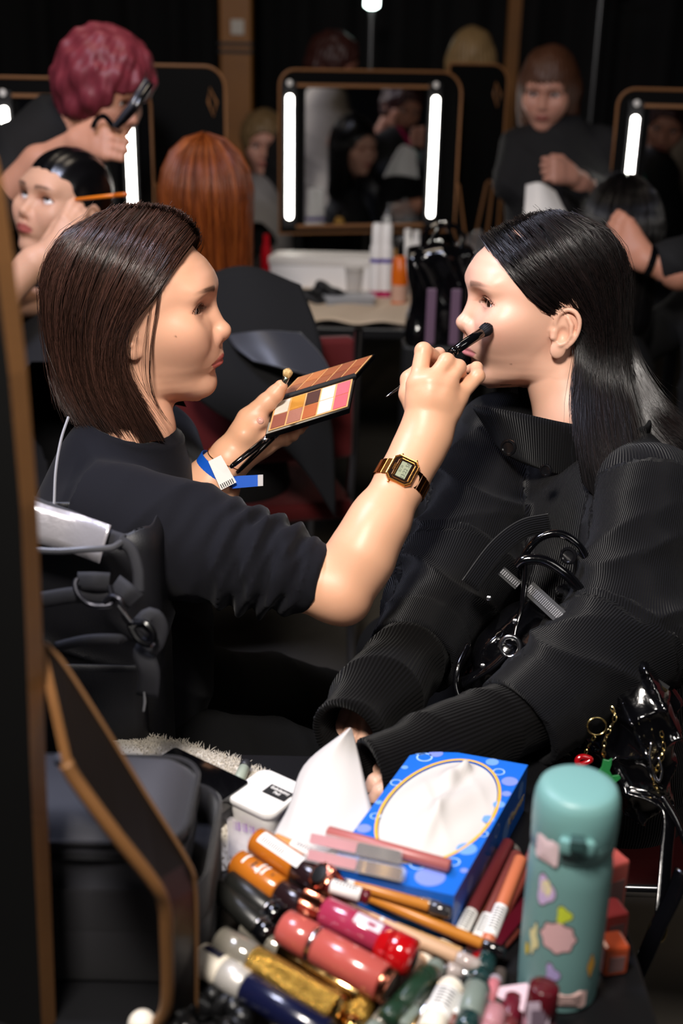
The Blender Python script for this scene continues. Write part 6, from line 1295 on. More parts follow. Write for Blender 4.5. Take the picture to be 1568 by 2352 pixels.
# ------------------------------------------------------------------ background: people, mirrors, tables
def simple_hand(P, W, d_, side, n_, L=.17, curl=.5, r=.0085, k=.008):
    """hand at wrist W pointing along d_, palm normal n_, thumb towards side"""
    d_, side, n_ = [np.asarray(v, float)/np.linalg.norm(v) for v in (d_, side, n_)]
    M_ = [W+d_*L*.50+side*o for o in (.030, .011, -.008, -.026)]; fg = []
    for m, l in zip(M_, (.40, .44, .41, .33)):
        fg.append(([m+d_*L*l*.45+n_*curl*.012, m+d_*L*l*(.75-.15*curl)+n_*curl*.034, m+d_*L*l*(.92-.5*curl)+n_*curl*.052], [r*1.15, r*1.1, r, r*.85]))
    th = ([W+d_*L*.12+side*.02, W+d_*L*.32+side*.045+n_*.012, W+d_*L*.52+side*.050+n_*.03], [.016, .0115, .009]); return hand_sdf(P, W, M_, fg, th, wr=.026)
def bg_person(label, HM, skin, lips, haircol, hair_fn, torso=None, tcol='#0c0c0e', arms=(), extra=None, h=.0034, hair_h=.006, gaze=(1, 0, 0), eyes=True, p=None, base=None, hair_bump=('noise', 60, .9), loc=None, head=True, group=None, hrough=.5, links_=()):
    e = empty('person', loc if loc is not None else (float(HM.translation.x), float(HM.translation.y), 0), label, 'person', group); pr = dict(skin=skin, lipc=lips, browa=.6); pr.update(p or {})
    nk = [hw(HM, (-.03, 0, -.05)), hw(HM, (-.05, 0, -.17)) if base is None else np.asarray(base)]; cmp_ = []
    cmp_.append((lambda P: smin(head_sdf(to_local(P, HM), pr), chain(P, nk, [.05, .055]), .018), np.array(HM @ Vector((-.01, 0, -.04))), .20))
    for fn, lo, hi in arms: cmp_.append((fn, (lo+hi)/2, float(np.linalg.norm(hi-lo)/2)))
    if links_: cmp_.append((lambda P: functools.reduce(np.minimum, [chain(P, q, [.03]*len(q)) for q in links_]), *ball([p_ for q in links_ for p_ in q], .04)))
    def colour(V):
        c = skin_cols(V, skin); L = to_local(V, HM); m = (L**2).sum(1) < .17**2; c[m] = head_col(L[m], pr); return c
    link('body', body_mesh(cmp_, h, colour, 0), skin_mat('skin_bg', .5), e)
    if head and eyes: add_eyes(e, HM, pr, gaze)
    if hair_fn:
        fn = lambda P: hair_fn(to_local(P, HM)); ps = [hw(HM, (x, y, z)) for x in (-.17, .13) for y in (-.14, .14) for z in (-.32, .14)]; lo, hi = bbox(ps, .0)
        V, F = sdf_mesh(fn, lo, hi, hair_h, margin=1.6); link('hair', mesh_np(V, F), mat('hair_'+haircol[1:], haircol, hrough, bump=hair_bump, noise=(45, .35), spec=.5), e)
    if torso:
        fn, lo, hi = torso; V, F = sdf_mesh(fn, lo, hi, .010, margin=1.5); link('top', mesh_np(V, F), mat('cloth_'+tcol[1:], tcol, .85, bump=('noise', 250, .4)), e)
    return e
def strand_noise(P, f=130, a=.004): return a*np.sin(np.arctan2(P[:, 1], P[:, 0]+.01)*f*.22+np.sin(P[:, 2]*40)*1.2)+a*.7*np.sin(P[:, 2]*55+P[:, 1]*70)
def hair_short(P, k=1.0, r=(.108, .090, .103), cut=(.088, 0, -.035), cr=(.066, .064, .092), curl=0.006):
    d = ell(P, (-.014, 0, .026), np.array(r)*k); d = smin(d, ell(P, (-.045, 0, -.03), (.070, .080, .080)), .03); d = smax(d, -ell(P, cut, cr), .012)
    return d-curl*np.sin(P[:, 0]*75)*np.sin(P[:, 1]*80+P[:, 2]*30)*np.sin(P[:, 2]*70)-strand_noise(P, 130, .0015)
def hair_long(P, low=-.26, w_=.088, cut=(.090, 0, -.030), cr=(.068, .062, .090), front=0.0):
    d = ell(P, (-.014, 0, .026), (.106, .088, .101)); d = smin(d, chain(scl(P, (0, 0, 0), (1, .72, 1)), [(-.030, 0, -.02), (-.045, 0, low)], [.072, .066]), .03)
    d = smax(d, -ell(P, cut, cr), .012); d = smax(d, -cap(P, (.075, 0, -.06), (.06, 0, -.3), .060), .012); return d-strand_noise(P, 160, .0022)
def hmat(px, py, d, fwd, up=(0, 0, 1)): return Matrix.Translation(at(px, py, d)) @ frame((0, 0, 0), fwd, up)
def torso_std(top, hip, rs=(.075, .12), wide=.62, sh=None, arms_=()):
    top, hip = np.asarray(top, float), np.asarray(hip, float)
    def fn(P):
        Q = scl(P, top, (1, wide, 1)) if sh is None else P; d = chain(Q, [hip, lerp(hip, top, .75), top], [rs[1], rs[1], rs[0]], .05)
        for a in arms_: d = smin(d, chain(P, a[0], a[1]), .05)
        return d-.006*(1-np.abs(np.sin(P[:, 2]*24+P[:, 0]*18)))**2
    pts = [top, hip]+[q for a in arms_ for q in a[0]]; lo, hi = bbox(pts, .24); return fn, np.maximum(lo, (-9, -9, .02)), hi
import functools
def back_strands(e, HM, n, low, cols, m, seed=1, spread=.075, wave=.006, az=2.7, rad=.0009):
    """loose strands over the crown and down the back of a head"""
    rg = np.random.default_rng(seed); a = rg.uniform(-az, az, n)+math.pi; k = 12; S = np.zeros((n, k, 3)); o = rg.normal(0, .004, n); L = low*rg.uniform(.85, 1.06, n); ph = rg.uniform(0, 6, n)
    for j, t in enumerate(np.linspace(0, 1, k)):
        if t < .35: el = math.pi/2*(1-t/.35)*.96; cx_ = np.cos(el); z = .026+(.105+o)*math.sin(el); r = cx_
        else: z = .026+(L-.026)*((t-.35)/.65); r = 1+.05*math.sin(3*t)-.10*((t-.35)/.65)
        w_ = wave*np.sin(t*11+ph)*t; S[:, j, 0] = -.018+(.109+o)*r*np.cos(a)*np.where(t < .35, 1, 1-.25*(t-.35))+w_; S[:, j, 1] = (.092+o)*r*np.sin(a)+w_*.7; S[:, j, 2] = z
    c0, c1 = np.array(srgb(cols[0])), np.array(srgb(cols[1])); V, F, C_ = strands_mesh(S, np.full(n, rad)*rg.uniform(.7, 1.3, n), c0+(c1-c0)*(rg.random(n)**1.6)[:, None]); o_ = link('loose_hair', mesh_np(to_world(V, HM), F, colors=C_), m, e); o_['kind'] = 'stuff'
# --- mirror stations ---------------------------------------------------------------
MIR = mat('mirror_glass', '#d8dade', .02, metal=1); LEDM = mat('led_strip', '#ffffff', .4, emit=('#fffaf0', 16)); PLYD = mat('plywood_dark', '#8a5e38', .55); FRAMEB = mat('station_black', '#020202', .7, spec=.15)
def station(label, c, yaw, wd, z0, z1, led_x=(.06, .06), leds=(1, 1), mirror_in=(.10, .10), corner='both', rear=None, led_y=(.07, .05)):
    """mirror station: board with rounded top, glass, two light strips. c = (x,y) of the middle"""
    e = empty('mirror_station', (c[0], c[1], TZ), label, 'mirror', 'lit make-up mirrors'); M_ = Matrix.Translation((c[0], c[1], 0)) @ Matrix.Rotation(yaw, 4, 'Z')
    def board(nm, x0, x1, za, zb, y, th, rl, rr, parent, m=FRAMEB, edge=True):
        k = [(x0, za), (x1, za)]
        k += [(x1-rr+rr*math.cos(a), zb-rr+rr*math.sin(a)) for a in np.linspace(0, math.pi/2, 7)] if rr else [(x1, zb)]
        k += [(x0+rl+rl*math.cos(a), zb-rl+rl*math.sin(a)) for a in np.linspace(math.pi/2, math.pi, 7)] if rl else [(x0, zb)]
        o = MB().prism(k, y, y+th, M_).build(nm, m, parent)
        if edge: MB().tube([M_ @ Vector((x, y-.001, z)) for x, z in k], .0045, 6, closed=True).build('plywood_edge', PLYD, o)
        return o
    b = board('board', -wd/2, wd/2, z0, z1, 0, .018, .05 if corner == 'both' else .01, .07, e)
    mi0, mi1 = -wd/2+mirror_in[0], wd/2-mirror_in[1]; gz0, gz1 = z0+.030, z1-.055
    MB().box((mi0, -.006, gz0), (mi1, -.001, gz1), M_).build('glass', MIR, b)
    for za in (gz0-.010, gz1+.004): MB().box((mi0-.03, -.016, za), (mi1+.03, 0, za+.009), M_).build('ledge', PLYD, b)
    for s, (lx, on) in zip((-1, 1), zip(led_x, leds)):
        if not on: continue
        x = s*(wd/2-lx); o = MB().box((x-.023, -.018, gz0-.01), (x+.023, -.001, gz1+.02), M_).build('lamp_housing', mat('led_housing', '#1a1a1c', .4), b, bevel=.003)
        k = rounded_rect(.0105, (gz1-gz0)/2-led_y[0]*.3, .010, 5); zc = (gz0+gz1)/2; MB().prism([(x+a, zc+q) for a, q in k], -.024, -.018, M_).build('light_strip', LEDM, o)
        MB().lathe([(.010, 0), (.008, .004), (.001, .005)], 12, M_ @ Matrix.Translation((x, -.018, gz1+.015)) @ Matrix.Rotation(R(90), 4, 'X')).build('knob', WHITE, o, smooth=True)
    for x in (wd/2-.02, ): 
        k = [(0, z0), (0, z0+.16), (.012, z0+.17), (.03, z0+.155), (.085, z0-.125), (.06, z0-.13), (.02, z0)]
        o = MB().prism([(x+a, q) for a, q in k], .005, .022, M_ ).build('support_foot', FRAMEB, e); MB().tube([M_ @ Vector((x+a, .004, q)) for a, q in k], .004, 6, closed=True).build('plywood_edge', PLYD, o)
    for x in (-wd/2+.05, wd/2-.06): MB().box((x, .004, TZ), (x+.03, .022, z0+.01), M_).build('post', FRAMEB, e)
    if rear:
        rx0, rx1, ry, rz1 = rear; o = board('rear_board', rx0, rx1, z0-.10, rz1, ry, .018, .01, .06, e)
        k = [(rx1-.10, z0-.10), (rx1-.06, z0+.14), (rx1-.05, z0+.15), (rx1-.035, z0+.14), (rx1-.05, z0-.10)]; MB().tube([M_ @ Vector((a, ry-.012, q)) for a, q in k], .005, 6).build('plywood_edge', PLYD, o)
        k = [(rx1-.045, rz1-.06), (rx1-.05, rz1-.10), (rx1-.035, rz1-.14), (rx1-.025, rz1-.10)]; MB().tube([M_ @ Vector((a, ry-.004, q)) for a, q in k], .004, 6, closed=True).build('slot_edge', PLYD, o)
    return e, M_
mc = at(850, 360, 3.95); YAW = R(14); ST1, M1 = station('middle mirror with two bright light strips above the white box', (mc[0], mc[1]), YAW, .62, .865, 1.385, led_x=(.03, .095), mirror_in=(.085, .125), rear=(.33, .55, .20, 1.41))
def reflect(p):           # virtual point in the middle mirror -> real point
    n_ = np.array(M1.to_3x3() @ Vector((0, -1, 0))); c_ = np.array(M1.translation)+n_*.006; p = np.asarray(p, float); return p-2*((p-c_)@n_)*n_
def reflect_v(v): n_ = np.array(M1.to_3x3() @ Vector((0, -1, 0))); v = np.asarray(v, float); return v-2*(v@n_)*n_
lc_ = at(160, 330, 3.30); ST2, M2 = station('left mirror station partly behind the pink-haired stylist', (lc_[0], lc_[1]), R(4), .46, .92, 1.36, led_x=(.06, .06), mirror_in=(.10, .10), rear=(.20, .43, .22, 1.395))
rc_ = at(1575, 350, 3.60); ST3, M3 = station('right mirror station cut off by the picture edge', (rc_[0], rc_[1]), R(-6), .44, .82, 1.355, led_x=(.055, .06), leds=(1, 0), mirror_in=(.10, .04))
# --- tables -------------------------------------------------------------------------
def table(label, x0, x1, y0, y1):
    e = empty('station_table', ((x0+x1)/2, (y0+y1)/2, 0), label, 'table', 'black station tables'); MB().box((x0, y0, TZ-.03), (x1, y1, TZ)).build('tabletop', mat('black_laminate'), e, bevel=.004)
    for x in (x0+.03, x1-.06):
        for y in (y0+.03, y1-.06): MB().box((x, y, 0), (x+.03, y+.03, TZ-.03)).build('leg', BLACK_MATTE, e)
table('black table under the middle mirror', -.34, .46, 3.22, 4.45); table('black table under the left mirror', -1.7, -.42, 3.12, 3.85); table('black table under the right mirror', .90, 1.75, 3.3, 4.1)
# --- pillars and stands ----------------------------------------------------------------
PIL = mat('gold_timber', '#8a5616', .5, bump=('noise', 40, .6), noise=(5, .35))
def pillar(px0, px1, py, d, label):
    a, b = at(px0, py, d), at(px1, py, d); e = empty('timber_pillar', ((a[0]+b[0])/2, a[1], 0), label, 'pillar'); w_ = b[0]-a[0]
    MB().box((a[0], a[1], 0), (b[0], a[1]+w_, 3.4)).build('post', PIL, e, bevel=.008); return e, a, b
e, a, b = pillar(505, 578, 150, 5.2, 'golden timber pillar with a white note behind the ginger hair'); 
q = on_plane(545, 62, np.array((0, a[1]-.004, 0)), np.array((0, 1.0, 0))); MB().box((q[0]-.028, q[1]-.002, q[2]-.03), (q[0]+.028, q[1]+.002, q[2]+.03)).build('paper_note', mat('note_white', '#cfc8c0', .7), e)
for py in (100, 118): q = on_plane(540, py, np.array((0, a[1]-.004, 0)), np.array((0, 1.0, 0))); MB().box((a[0]-.005, a[1]-.006, q[2]-.008), (b[0]+.005, a[1]+.15, q[2]+.006)).build('black_strap', BLACK_MATTE, e)
pillar(1165, 1212, 60, 5.9, 'darker timber pillar beyond the blond head')
def stand(px, py1, d, label, lamp=False):
    a = at(px, py1, d); e = empty('light_stand', (a[0], a[1], 0), label, 'stand'); ztop = at(px, 5 if lamp else -40, d)[2]; MB().tube([(a[0], a[1], .25), (a[0], a[1], ztop)], .012, 10).build('pole', mat('grey_pole', '#6a6a6c', .3, metal=.7), e, smooth=True)
    for k in range(3): t = 2*math.pi*k/3+.4; MB().tube([(a[0], a[1], .45), (a[0]+.4*math.cos(t), a[1]+.4*math.sin(t), .012)], .010, 8).build('leg', BLACK_MATTE, e, smooth=True)
    if lamp: MB().lathe([(.012, 0), (.030, .01), (.030, .05), (.012, .06)], 16, Matrix.Translation((a[0], a[1], ztop-.03))).build('lamp', mat('lamp_glow', '#ffffff', .4, emit=('#e9fff6', 12)), e, smooth=True)
    else: MB().box((a[0]-.10, a[1]-.02, ztop), (a[0]+.10, a[1]+.02, ztop+.02)).build('cross_bar', BLACK_MATTE, e)
stand(850, 150, 5.0, 'slim light stand with a small bright lamp behind the middle mirror', True); stand(1366, 150, 5.4, 'faint grey stand pole at the upper right')
# --- people ------------------------------------------------------------------------------
# pink-haired stylist leaning in from the left
HM1 = hmat(242, 205, 2.72, (.84, -.32, -.42), (.40, -.1, .9)); tp = at(130, 320, 2.82)
a1 = [at(40, 330, 2.72), at(-12, 475, 2.62), at(88, 372, 2.58), at(172, 322, 2.54)]
def arm1(P): return smin(chain(P, a1[1:], [.035, .030, .022], .02), simple_hand(P, a1[-1], at(262, 330, 2.50)-a1[-1], CU, FW, L=.16, curl=.35), .012)
bg_person('pink-haired stylist in black leaning over with a hair straightener', HM1, '#c98f74', '#a05a52', '#7a2e38', lambda P: hair_short(P, 1.06, (.112, .104, .106), (.098, 0, -.045), (.078, .092, .088), .009), torso_std(tp, tp+np.array((-.30, .05, -.55)), (.10, .16), .8, True, [([tp+np.array((-.05, -.08, -.04)), a1[1]], [.085, .062]), ([tp+np.array((-.1, .2, -.05)), tp+np.array((0, .3, -.3))], [.08, .06])]), '#0b0b0d', [(arm1, *bbox(a1[1:]+[at(290, 330, 2.5)], .07))], hair_bump=('noise', 35, 1.0), loc=(-.85, 2.75, 0), links_=[[hw(HM1, (-.05, 0, -.15)), tp, a1[1], a1[2]]])
hs = empty('hair_straightener', at(270, 290, 2.48), 'black hair straightener held by the pink-haired stylist', 'hair tool')
for o_ in (0, 1): MB().tube([at(262+6*o_, 292+3*o_, 2.47), at(300+9*o_, 245+6*o_, 2.46), at(338+10*o_, 182+8*o_, 2.45)], [.009, .011, .010], 10, flat=.7).build('plate_arm', BLACK_GLOSS if o_ else mat('grey_gloss', '#3a3a40', .2, coat=.6), hs, smooth=True, sharp=180)
MB().tube(spline([at(*q) for q in ((262, 292, 2.47), (240, 268, 2.47), (222, 275, 2.48), (212, 295, 2.48))], 20), .006, 8).build('handle_loop', BLACK_GLOSS, hs, smooth=True)
# seated girl looking up, with an orange stick against her temple
HM2 = hmat(142, 470, 2.42, (-.54, -.80, .26), (.22, .14, .96)); t2 = at(170, 700, 2.50)
w2 = [at(-10, 690, 2.26), at(78, 604, 2.25)]
def arm2(P):
    d = cap(P, w2[0], w2[1], .032, .0215); M_ = [at(118, 556, 2.245), at(128, 560, 2.24), at(138, 566, 2.24), at(146, 576, 2.245)]
    fg = [([at(148, 502, 2.25), at(165, 475, 2.262), at(171, 460, 2.27)], [.0095, .0088, .0078, .007]), ([at(158, 512, 2.25), at(178, 486, 2.262), at(186, 472, 2.27)], [.0095, .0088, .0078, .007]), ([at(168, 524, 2.25), at(188, 500, 2.262), at(196, 486, 2.27)], [.009, .0083, .0075, .0068]), ([at(174, 540, 2.25), at(190, 522, 2.262), at(197, 510, 2.27)], [.0083, .0076, .007, .006])]
    return smin(d, hand_sdf(P, w2[1], M_, fg, ([at(90, 582, 2.26), at(128, 520, 2.262), at(160, 470, 2.265)], [.012, .010, .008]), wr=.0205, palm_r=.0098), .010)
bg_person('seated woman with slick black hair looking up while her eye is made up', HM2, '#d3a184', '#a8584f', '#0b0a0b', lambda P: smax(smin(ell(P, (-.016, 0, .026), (.098, .080, .093)), ell(P, (-.085, 0, -.02), (.05, .045, .05)), .02), -ell(P, (.090, 0, -.040), (.075, .075, .095)), .01)-.0008*np.sin(P[:, 1]*300), torso_std(t2, t2-np.array((0, 0, .45)), (.09, .15)), '#141316', [(arm2, *bbox(w2+[at(180, 480, 2.25)], .08))], gaze=(.75, .1, .50), links_=[[hw(HM2, (-.04, 0, -.15)), t2, w2[0], w2[1]]], p=dict(open=1.15, browa=.85), hair_bump=('noise', 12, .2), hrough=.25)
oc_ = empty('orange_stick', at(180, 456, 2.26), 'orange brush handle held at the temple of the seated woman', 'brush'); seg_rod(oc_, at(172, 458, 2.262), at(293, 446, 2.22), [('handle', 0, .75, .0030, .0040, mat('orange_lacquer', '#d8741c', .3)), ('ferrule', .75, 1, .0046, .0040, mat('orange_lacquer2', '#b85a12', .3))])
bl = MB().add(*ringband(lerp(w2[0], w2[1], .90), (w2[1]-w2[0])/np.linalg.norm(w2[1]-w2[0]), np.cross((w2[1]-w2[0])/np.linalg.norm(w2[1]-w2[0]), FW), -FW, .026, .026, .009, .001)).build('wristband', BLUE); tag(bl, 'blue wristband on the hand holding the orange stick', 'wristband')
# ginger-haired person seen from behind
HM3 = hmat(478, 455, 2.62, (.12, 1, .0)); t3 = at(535, 700, 2.66)
pg_ = bg_person('person with long ginger hair seen from behind in a black coat', HM3, '#cfa088', '#a05a52', '#7c3812', lambda P: hair_long(P, -.27, .1)+strand_noise(P, 160, .0012), torso_std(t3, t3-np.array((0, 0, .42)), (.085, .125), .62, True, [([t3+np.array((-.10, 0, -.02)), t3+np.array((-.12, .1, -.25))], [.06, .05]), ([t3+np.array((.06, 0, -.02)), t3+np.array((.10, .1, -.25))], [.06, .05])]), '#0a0a0b', eyes=False, hair_bump=('noise', 60, .5), hrough=.4)
back_strands(pg_, HM3, 1100, -.30, ('#6a2c0c', '#b05c22'), mat('ginger_strands', rough=.38, attr='col', spec=.6), az=2.2)
# blond woman behind the middle mirror's left edge
HM4 = hmat(606, 330, 4.75, (.05, -1, -.1)); t4 = at(600, 450, 4.8)
bg_person('fair-haired woman with a silver top half hidden by the middle mirror', HM4, '#c48f7c', '#a05a52', '#7a6242', lambda P: hair_short(P, 1.05, curl=.004), torso_std(t4, t4-np.array((0, 0, .5)), (.09, .15)), '#8f8c8c', h=.005)
# brown-haired woman standing on the right
HM5 = hmat(1258, 205, 3.62, (-.30, -.95, -.22), (-.05, -.2, 1)); t5 = at(1285, 330, 3.70); h5 = at(1262, 378, 3.42)
def arm5(P): return smin(chain(P, [at(1345, 425, 3.5), at(1318, 408, 3.46)], [.030, .024]), simple_hand(P, at(1318, 405, 3.45), h5-at(1330, 398, 3.47), CU, FW, L=.14, curl=.5, r=.007), .012)
bg_person('brown-haired woman in black standing behind the long-haired model', HM5, '#b98572', '#96564e', '#4a2c1c', lambda P: hair_long(P, -.14, .1, (.088, 0, -.045), (.072, .056, .080)), torso_std(t5, t5-np.array((0, 0, .62)), (.10, .15), .62, True, [([t5+np.array((.14, 0, -.02)), t5+np.array((.17, -.05, -.18)), at(1330, 420, 3.5)], [.075, .06, .045]), ([t5+np.array((-.12, 0, -.02)), t5+np.array((-.16, -.06, -.12))], [.07, .05])]), '#101013', [(arm5, *bbox([at(1345, 430, 3.5), h5], .08))], loc=(at(1285, 330, 3.7)[0], 3.9, 0), links_=[[hw(HM5, (-.04, 0, -.15)), t5, t5+np.array((.17, -.05, -.18)), at(1330, 420, 3.48)]])
wp = sheet_px('white_cloth', [[(1208, 425, 3.42), (1240, 420, 3.40), (1275, 440, 3.42)], [(1205, 470, 3.40), (1250, 465, 3.38), (1300, 490, 3.40)], [(1200, 530, 3.38), (1260, 530, 3.36), (1330, 540, 3.38)]], WHITE, 'white cloth below the hands of the brown-haired woman', 'cloth', .004)
# heads showing over the middle mirror
HM6 = hmat(1082, 140, 4.6, (.1, 1, 0)); bg_person('blond head seen from behind over the mirror top', HM6, '#c9a088', '#a05a52', '#8f744e', lambda P: hair_long(P, -.16), torso_std(hw(HM6, (-.04, 0, -.24)), hw(HM6, (-.04, 0, -.75)), (.10, .15)), '#0c0c0e', eyes=False, h=.006)
HM7 = hmat(768, 150, 4.7, (.9, -.2, -.3)); bg_person('dark reddish head ducking behind the mirror top', HM7, '#8a5a4a', '#7a4a42', '#3a1c18', lambda P: hair_short(P), torso_std(hw(HM7, (-.04, 0, -.24)), hw(HM7, (-.04, 0, -.75)), (.10, .15)), '#0c0c0e', eyes=False, h=.006)
# black-haired head on the right being styled
HM8 = hmat(1425, 535, 2.85, (.25, 1, -.1)); t8 = hw(HM8, (-.03, 0, -.25))
pk_ = bg_person('black-haired person seen from behind at the right edge', HM8, '#c79680', '#a05a52', '#0a0909', lambda P: hair_long(P, -.2)+strand_noise(P, 160, .0014), torso_std(t8, t8-np.array((0, 0, .45)), (.08, .11), .8, True), '#0b0b0d', eyes=False, hrough=.3, hair_bump=('noise', 30, .3), h=.006)
back_strands(pk_, HM8, 600, -.24, ('#080707', '#1c1716'), mat('hair_black'), az=2.2)
a9 = [at(1640, 600, 2.68), at(1560, 618, 2.66), at(1486, 598, 2.66)]
def arm9(P): return smin(chain(P, a9, [.046, .044, .029], .02), simple_hand(P, a9[-1], at(1415, 508, 2.69)-a9[-1], -CU-CR*.3, FW, L=.16, curl=.5), .012)
V1 = at(925, 240, 5.45); HM9 = Matrix.Translation(reflect(V1)) @ frame((0, 0, 0), reflect_v((.38, -.80, -.40)), reflect_v((.2, -.1, .95))); t9 = reflect(at(905, 350, 5.5)); er_, wr_ = reflect(at(890, 490, 5.3)), reflect(at(985, 468, 5.25))
def armr(P): return chain(P, [er_, wr_], [.042, .030])
pr_ = bg_person('dark-shirted stylist with lanyard, bare arm reaching in at the right edge', HM9, '#bf856c', '#96564e', '#3c1a18', lambda P: hair_short(P), torso_std(t9, t9-np.array((0, 0, .6)), (.11, .15), .7, True, [([t9, at(1640, 590, 2.72), at(1548, 604, 2.665)], [.09, .062, .056]), ([t9+np.array((0, 0, -.02)), lerp(t9, er_, .6), er_], [.09, .07, .05])]), '#0a0a0c', [(arm9, *bbox(a9+[at(1415, 508, 2.69)], .08)), (armr, *bbox([er_, wr_], .08))], h=.005, links_=[[hw(HM9, (-.04, 0, -.15)), t9, at(1640, 590, 2.70), a9[1]], [t9, er_]])
bw = MB().add(*ringband(lerp(a9[1], a9[2], .93), (a9[2]-a9[1])/np.linalg.norm(a9[2]-a9[1]), np.cross((a9[2]-a9[1])/np.linalg.norm(a9[2]-a9[1]), FW), -FW, .033, .033, .008, .002)).build('wristband', BLACK_GLOSS); tag(bw, 'dark watch strap on the arm reaching in from the right', 'watch')
# lanyard of the stylist and a coat seen only in the middle mirror
ly_ = MB().tube(spline([reflect(at(*q)) for q in ((925, 305, 5.30), (945, 335, 5.28), (975, 380, 5.27), (1000, 420, 5.26))], 20), .012, 6, flat=.15).build('lanyard', mat('lanyard', '#0f6a5c', .6), pr_)
MB().tube(spline([reflect(at(*q)) for q in ((915, 290, 5.30), (930, 312, 5.285), (945, 335, 5.275))], 10), .0125, 6, flat=.15).build('lanyard', mat('lanyard_pink', '#b8125a', .6), pr_)
HMq = Matrix.Translation(reflect(at(745, 110, 6.2))) @ frame((0, 0, 0), reflect_v((.3, .9, 0)), (0, 0, 1)); tq = reflect(at(748, 250, 6.2))
bg_person('person in a long grey knitted coat reflected in the middle mirror', HMq, '#b98068', '#96564e', '#3a2c22', lambda P: hair_short(P), torso_std(tq, tq-np.array((0, 0, .80)), (.13, .22), .8, True, [([tq+np.array((-.05, .0, -.05)), reflect(at(790, 480, 6.1))], [.10, .10])]), '#b8aea0', h=.006)
# --- things on the middle table ---------------------------------------------------------------
def lathe_thing(name, label, cat, px, py, prof, group=None, d=None, z=TZ, n=24):
    """prof: list of (part, [(r,z)...], material); stands at the pixel on the table"""
    p = on_z(px, py, z); e = empty(name, p, label, cat, group)
    for nm, pf, m in prof: MB().lathe(pf, n, Matrix.Translation(p)).build(nm, m, e, smooth=True)
    return e
wb = empty('white_box', on_z(750, 640, TZ), 'long white box under the middle mirror', 'box'); p0, p1 = at(634, 612, 3.72), at(868, 618, 3.66); bxm = frame((p0+p1)/2*np.array((1, 1, 0)), p1-p0, (0, 0, 1)); hl = np.linalg.norm((p1-p0)[:2])/2
MB().box((-hl, 0, TZ), (hl, .12, TZ+.105), bxm).build('carton', WHITE, wb, bevel=.006); MB().box((-hl-.003, -.004, TZ+.085), (hl+.003, .124, TZ+.112), bxm).build('lid', mat('white_lid', '#d9d4cc', .5), wb, bevel=.004)
for px, lb in ((862, 'white hairspray can with purple band, left of the pair'), (884, 'white hairspray can with purple band, right of the pair')):
    lathe_thing('spray_can', lb, 'spray can', px, 688, [('body', [(.0205, 0), (.021, .004), (.021, .155), (.019, .165)], WHITE), ('purple_band', [(.0213, .115), (.0213, .128)], mat('purple_print', '#5a4a9c', .4)), ('pink_band', [(.0213, .01), (.0213, .03)], mat('pink_print', '#b0285a', .4)), ('cap', [(.017, .165), (.016, .225), (.012, .232)], WHITE)], 'hairspray cans')
lathe_thing('orange_bottle', 'orange bottle with black cap beside the black bag', 'bottle', 915, 706, [('body', [(.022, 0), (.024, .01), (.026, .10), (.022, .145), (.012, .155)], mat('orange_plastic', '#d8660f', .3)), ('label', [(.0246, .02), (.0256, .07)], mat('pale_print', '#c9a08a', .5)), ('cap', [(.0115, .155), (.0105, .205), (.008, .21)], BLACK_GLOSS)])
lathe_thing('yellow_bottle', 'yellow bottle hidden behind the orange one', 'bottle', 900, 672, [('body', [(.02, 0), (.02, .12), (.01, .14)], mat('yellow_plastic', '#b8862a', .4)), ('cap', [(.01, .14), (.009, .17)], BLACK_GLOSS)])
lathe_thing('clear_cup', 'clear plastic cup beside the hairspray cans', 'cup', 812, 678, [('cup', [(.022, 0), (.029, .085), (.0275, .085), (.021, .003)], mat('clear_cup', '#d6d2cc', .1, alpha=.35)), ('rim', [(.030, .083), (.030, .088)], mat('cup_rim', '#c8c4be', .2))])
lathe_thing('red_bottle', 'small red bottle behind the ginger hair', 'bottle', 612, 622, [('body', [(.019, 0), (.020, .05), (.016, .085)], mat('red_plastic', '#b00818', .25)), ('cap', [(.012, .085), (.010, .125)], mat('red_plastic'))], z=TZ)
lathe_thing('white_bottle', 'small white bottle below the mirror, left one', 'bottle', 932, 640, [('body', [(.017, 0), (.018, .12), (.012, .14)], WHITE), ('cap', [(.012, .14), (.011, .165)], WHITE)]); lathe_thing('white_bottle', 'small white bottle below the mirror, right one', 'bottle', 952, 645, [('body', [(.017, 0), (.018, .12), (.012, .14)], WHITE), ('cap', [(.012, .14), (.011, .165)], WHITE)])
pc_ = on_z(800, 702, TZ); e = empty('clear_container', pc_, 'low clear plastic box in front of the cup', 'container'); rbox_prism(e, 'tub', Matrix.Translation((pc_[0], pc_[1], 0)) @ Matrix.Rotation(.2, 4, 'Z'), .075, .05, .015, TZ+.002, TZ+.028, mat('clear_tub', '#b9bcc0', .15, alpha=.5), .003); rbox_prism(e, 'lid', Matrix.Translation((pc_[0], pc_[1], 0)) @ Matrix.Rotation(.2, 4, 'Z'), .078, .053, .015, TZ+.028, TZ+.034, mat('clear_lid', '#cfd2d6', .15, alpha=.6), .002)
V = []; nn = 20; c4 = [on_z(*q, TZ+.004) for q in ((690, 650), (975, 690), (960, 748), (705, 742))]
for j in range(nn):
    for i in range(nn): u, v = i/(nn-1), j/(nn-1); p = (c4[0]*(1-u)+c4[1]*u)*(1-v)+(c4[3]*(1-u)+c4[2]*u)*v; V.append(p+np.array((0, .01*math.sin(u*9), .004*math.sin(u*14+v*5)+.004)))
o = link('paper_towel', mesh_np(V, np.array([(j*nn+i, j*nn+i+1, (j+1)*nn+i+1, (j+1)*nn+i) for j in range(nn-1) for i in range(nn-1)])), mat('cream_towel', '#cdb9a0', .9)); q = o.modifiers.new('thick', 'SOLIDIFY'); q.thickness = .004; tag(o, 'cream paper towel spread on the middle table', 'towel')
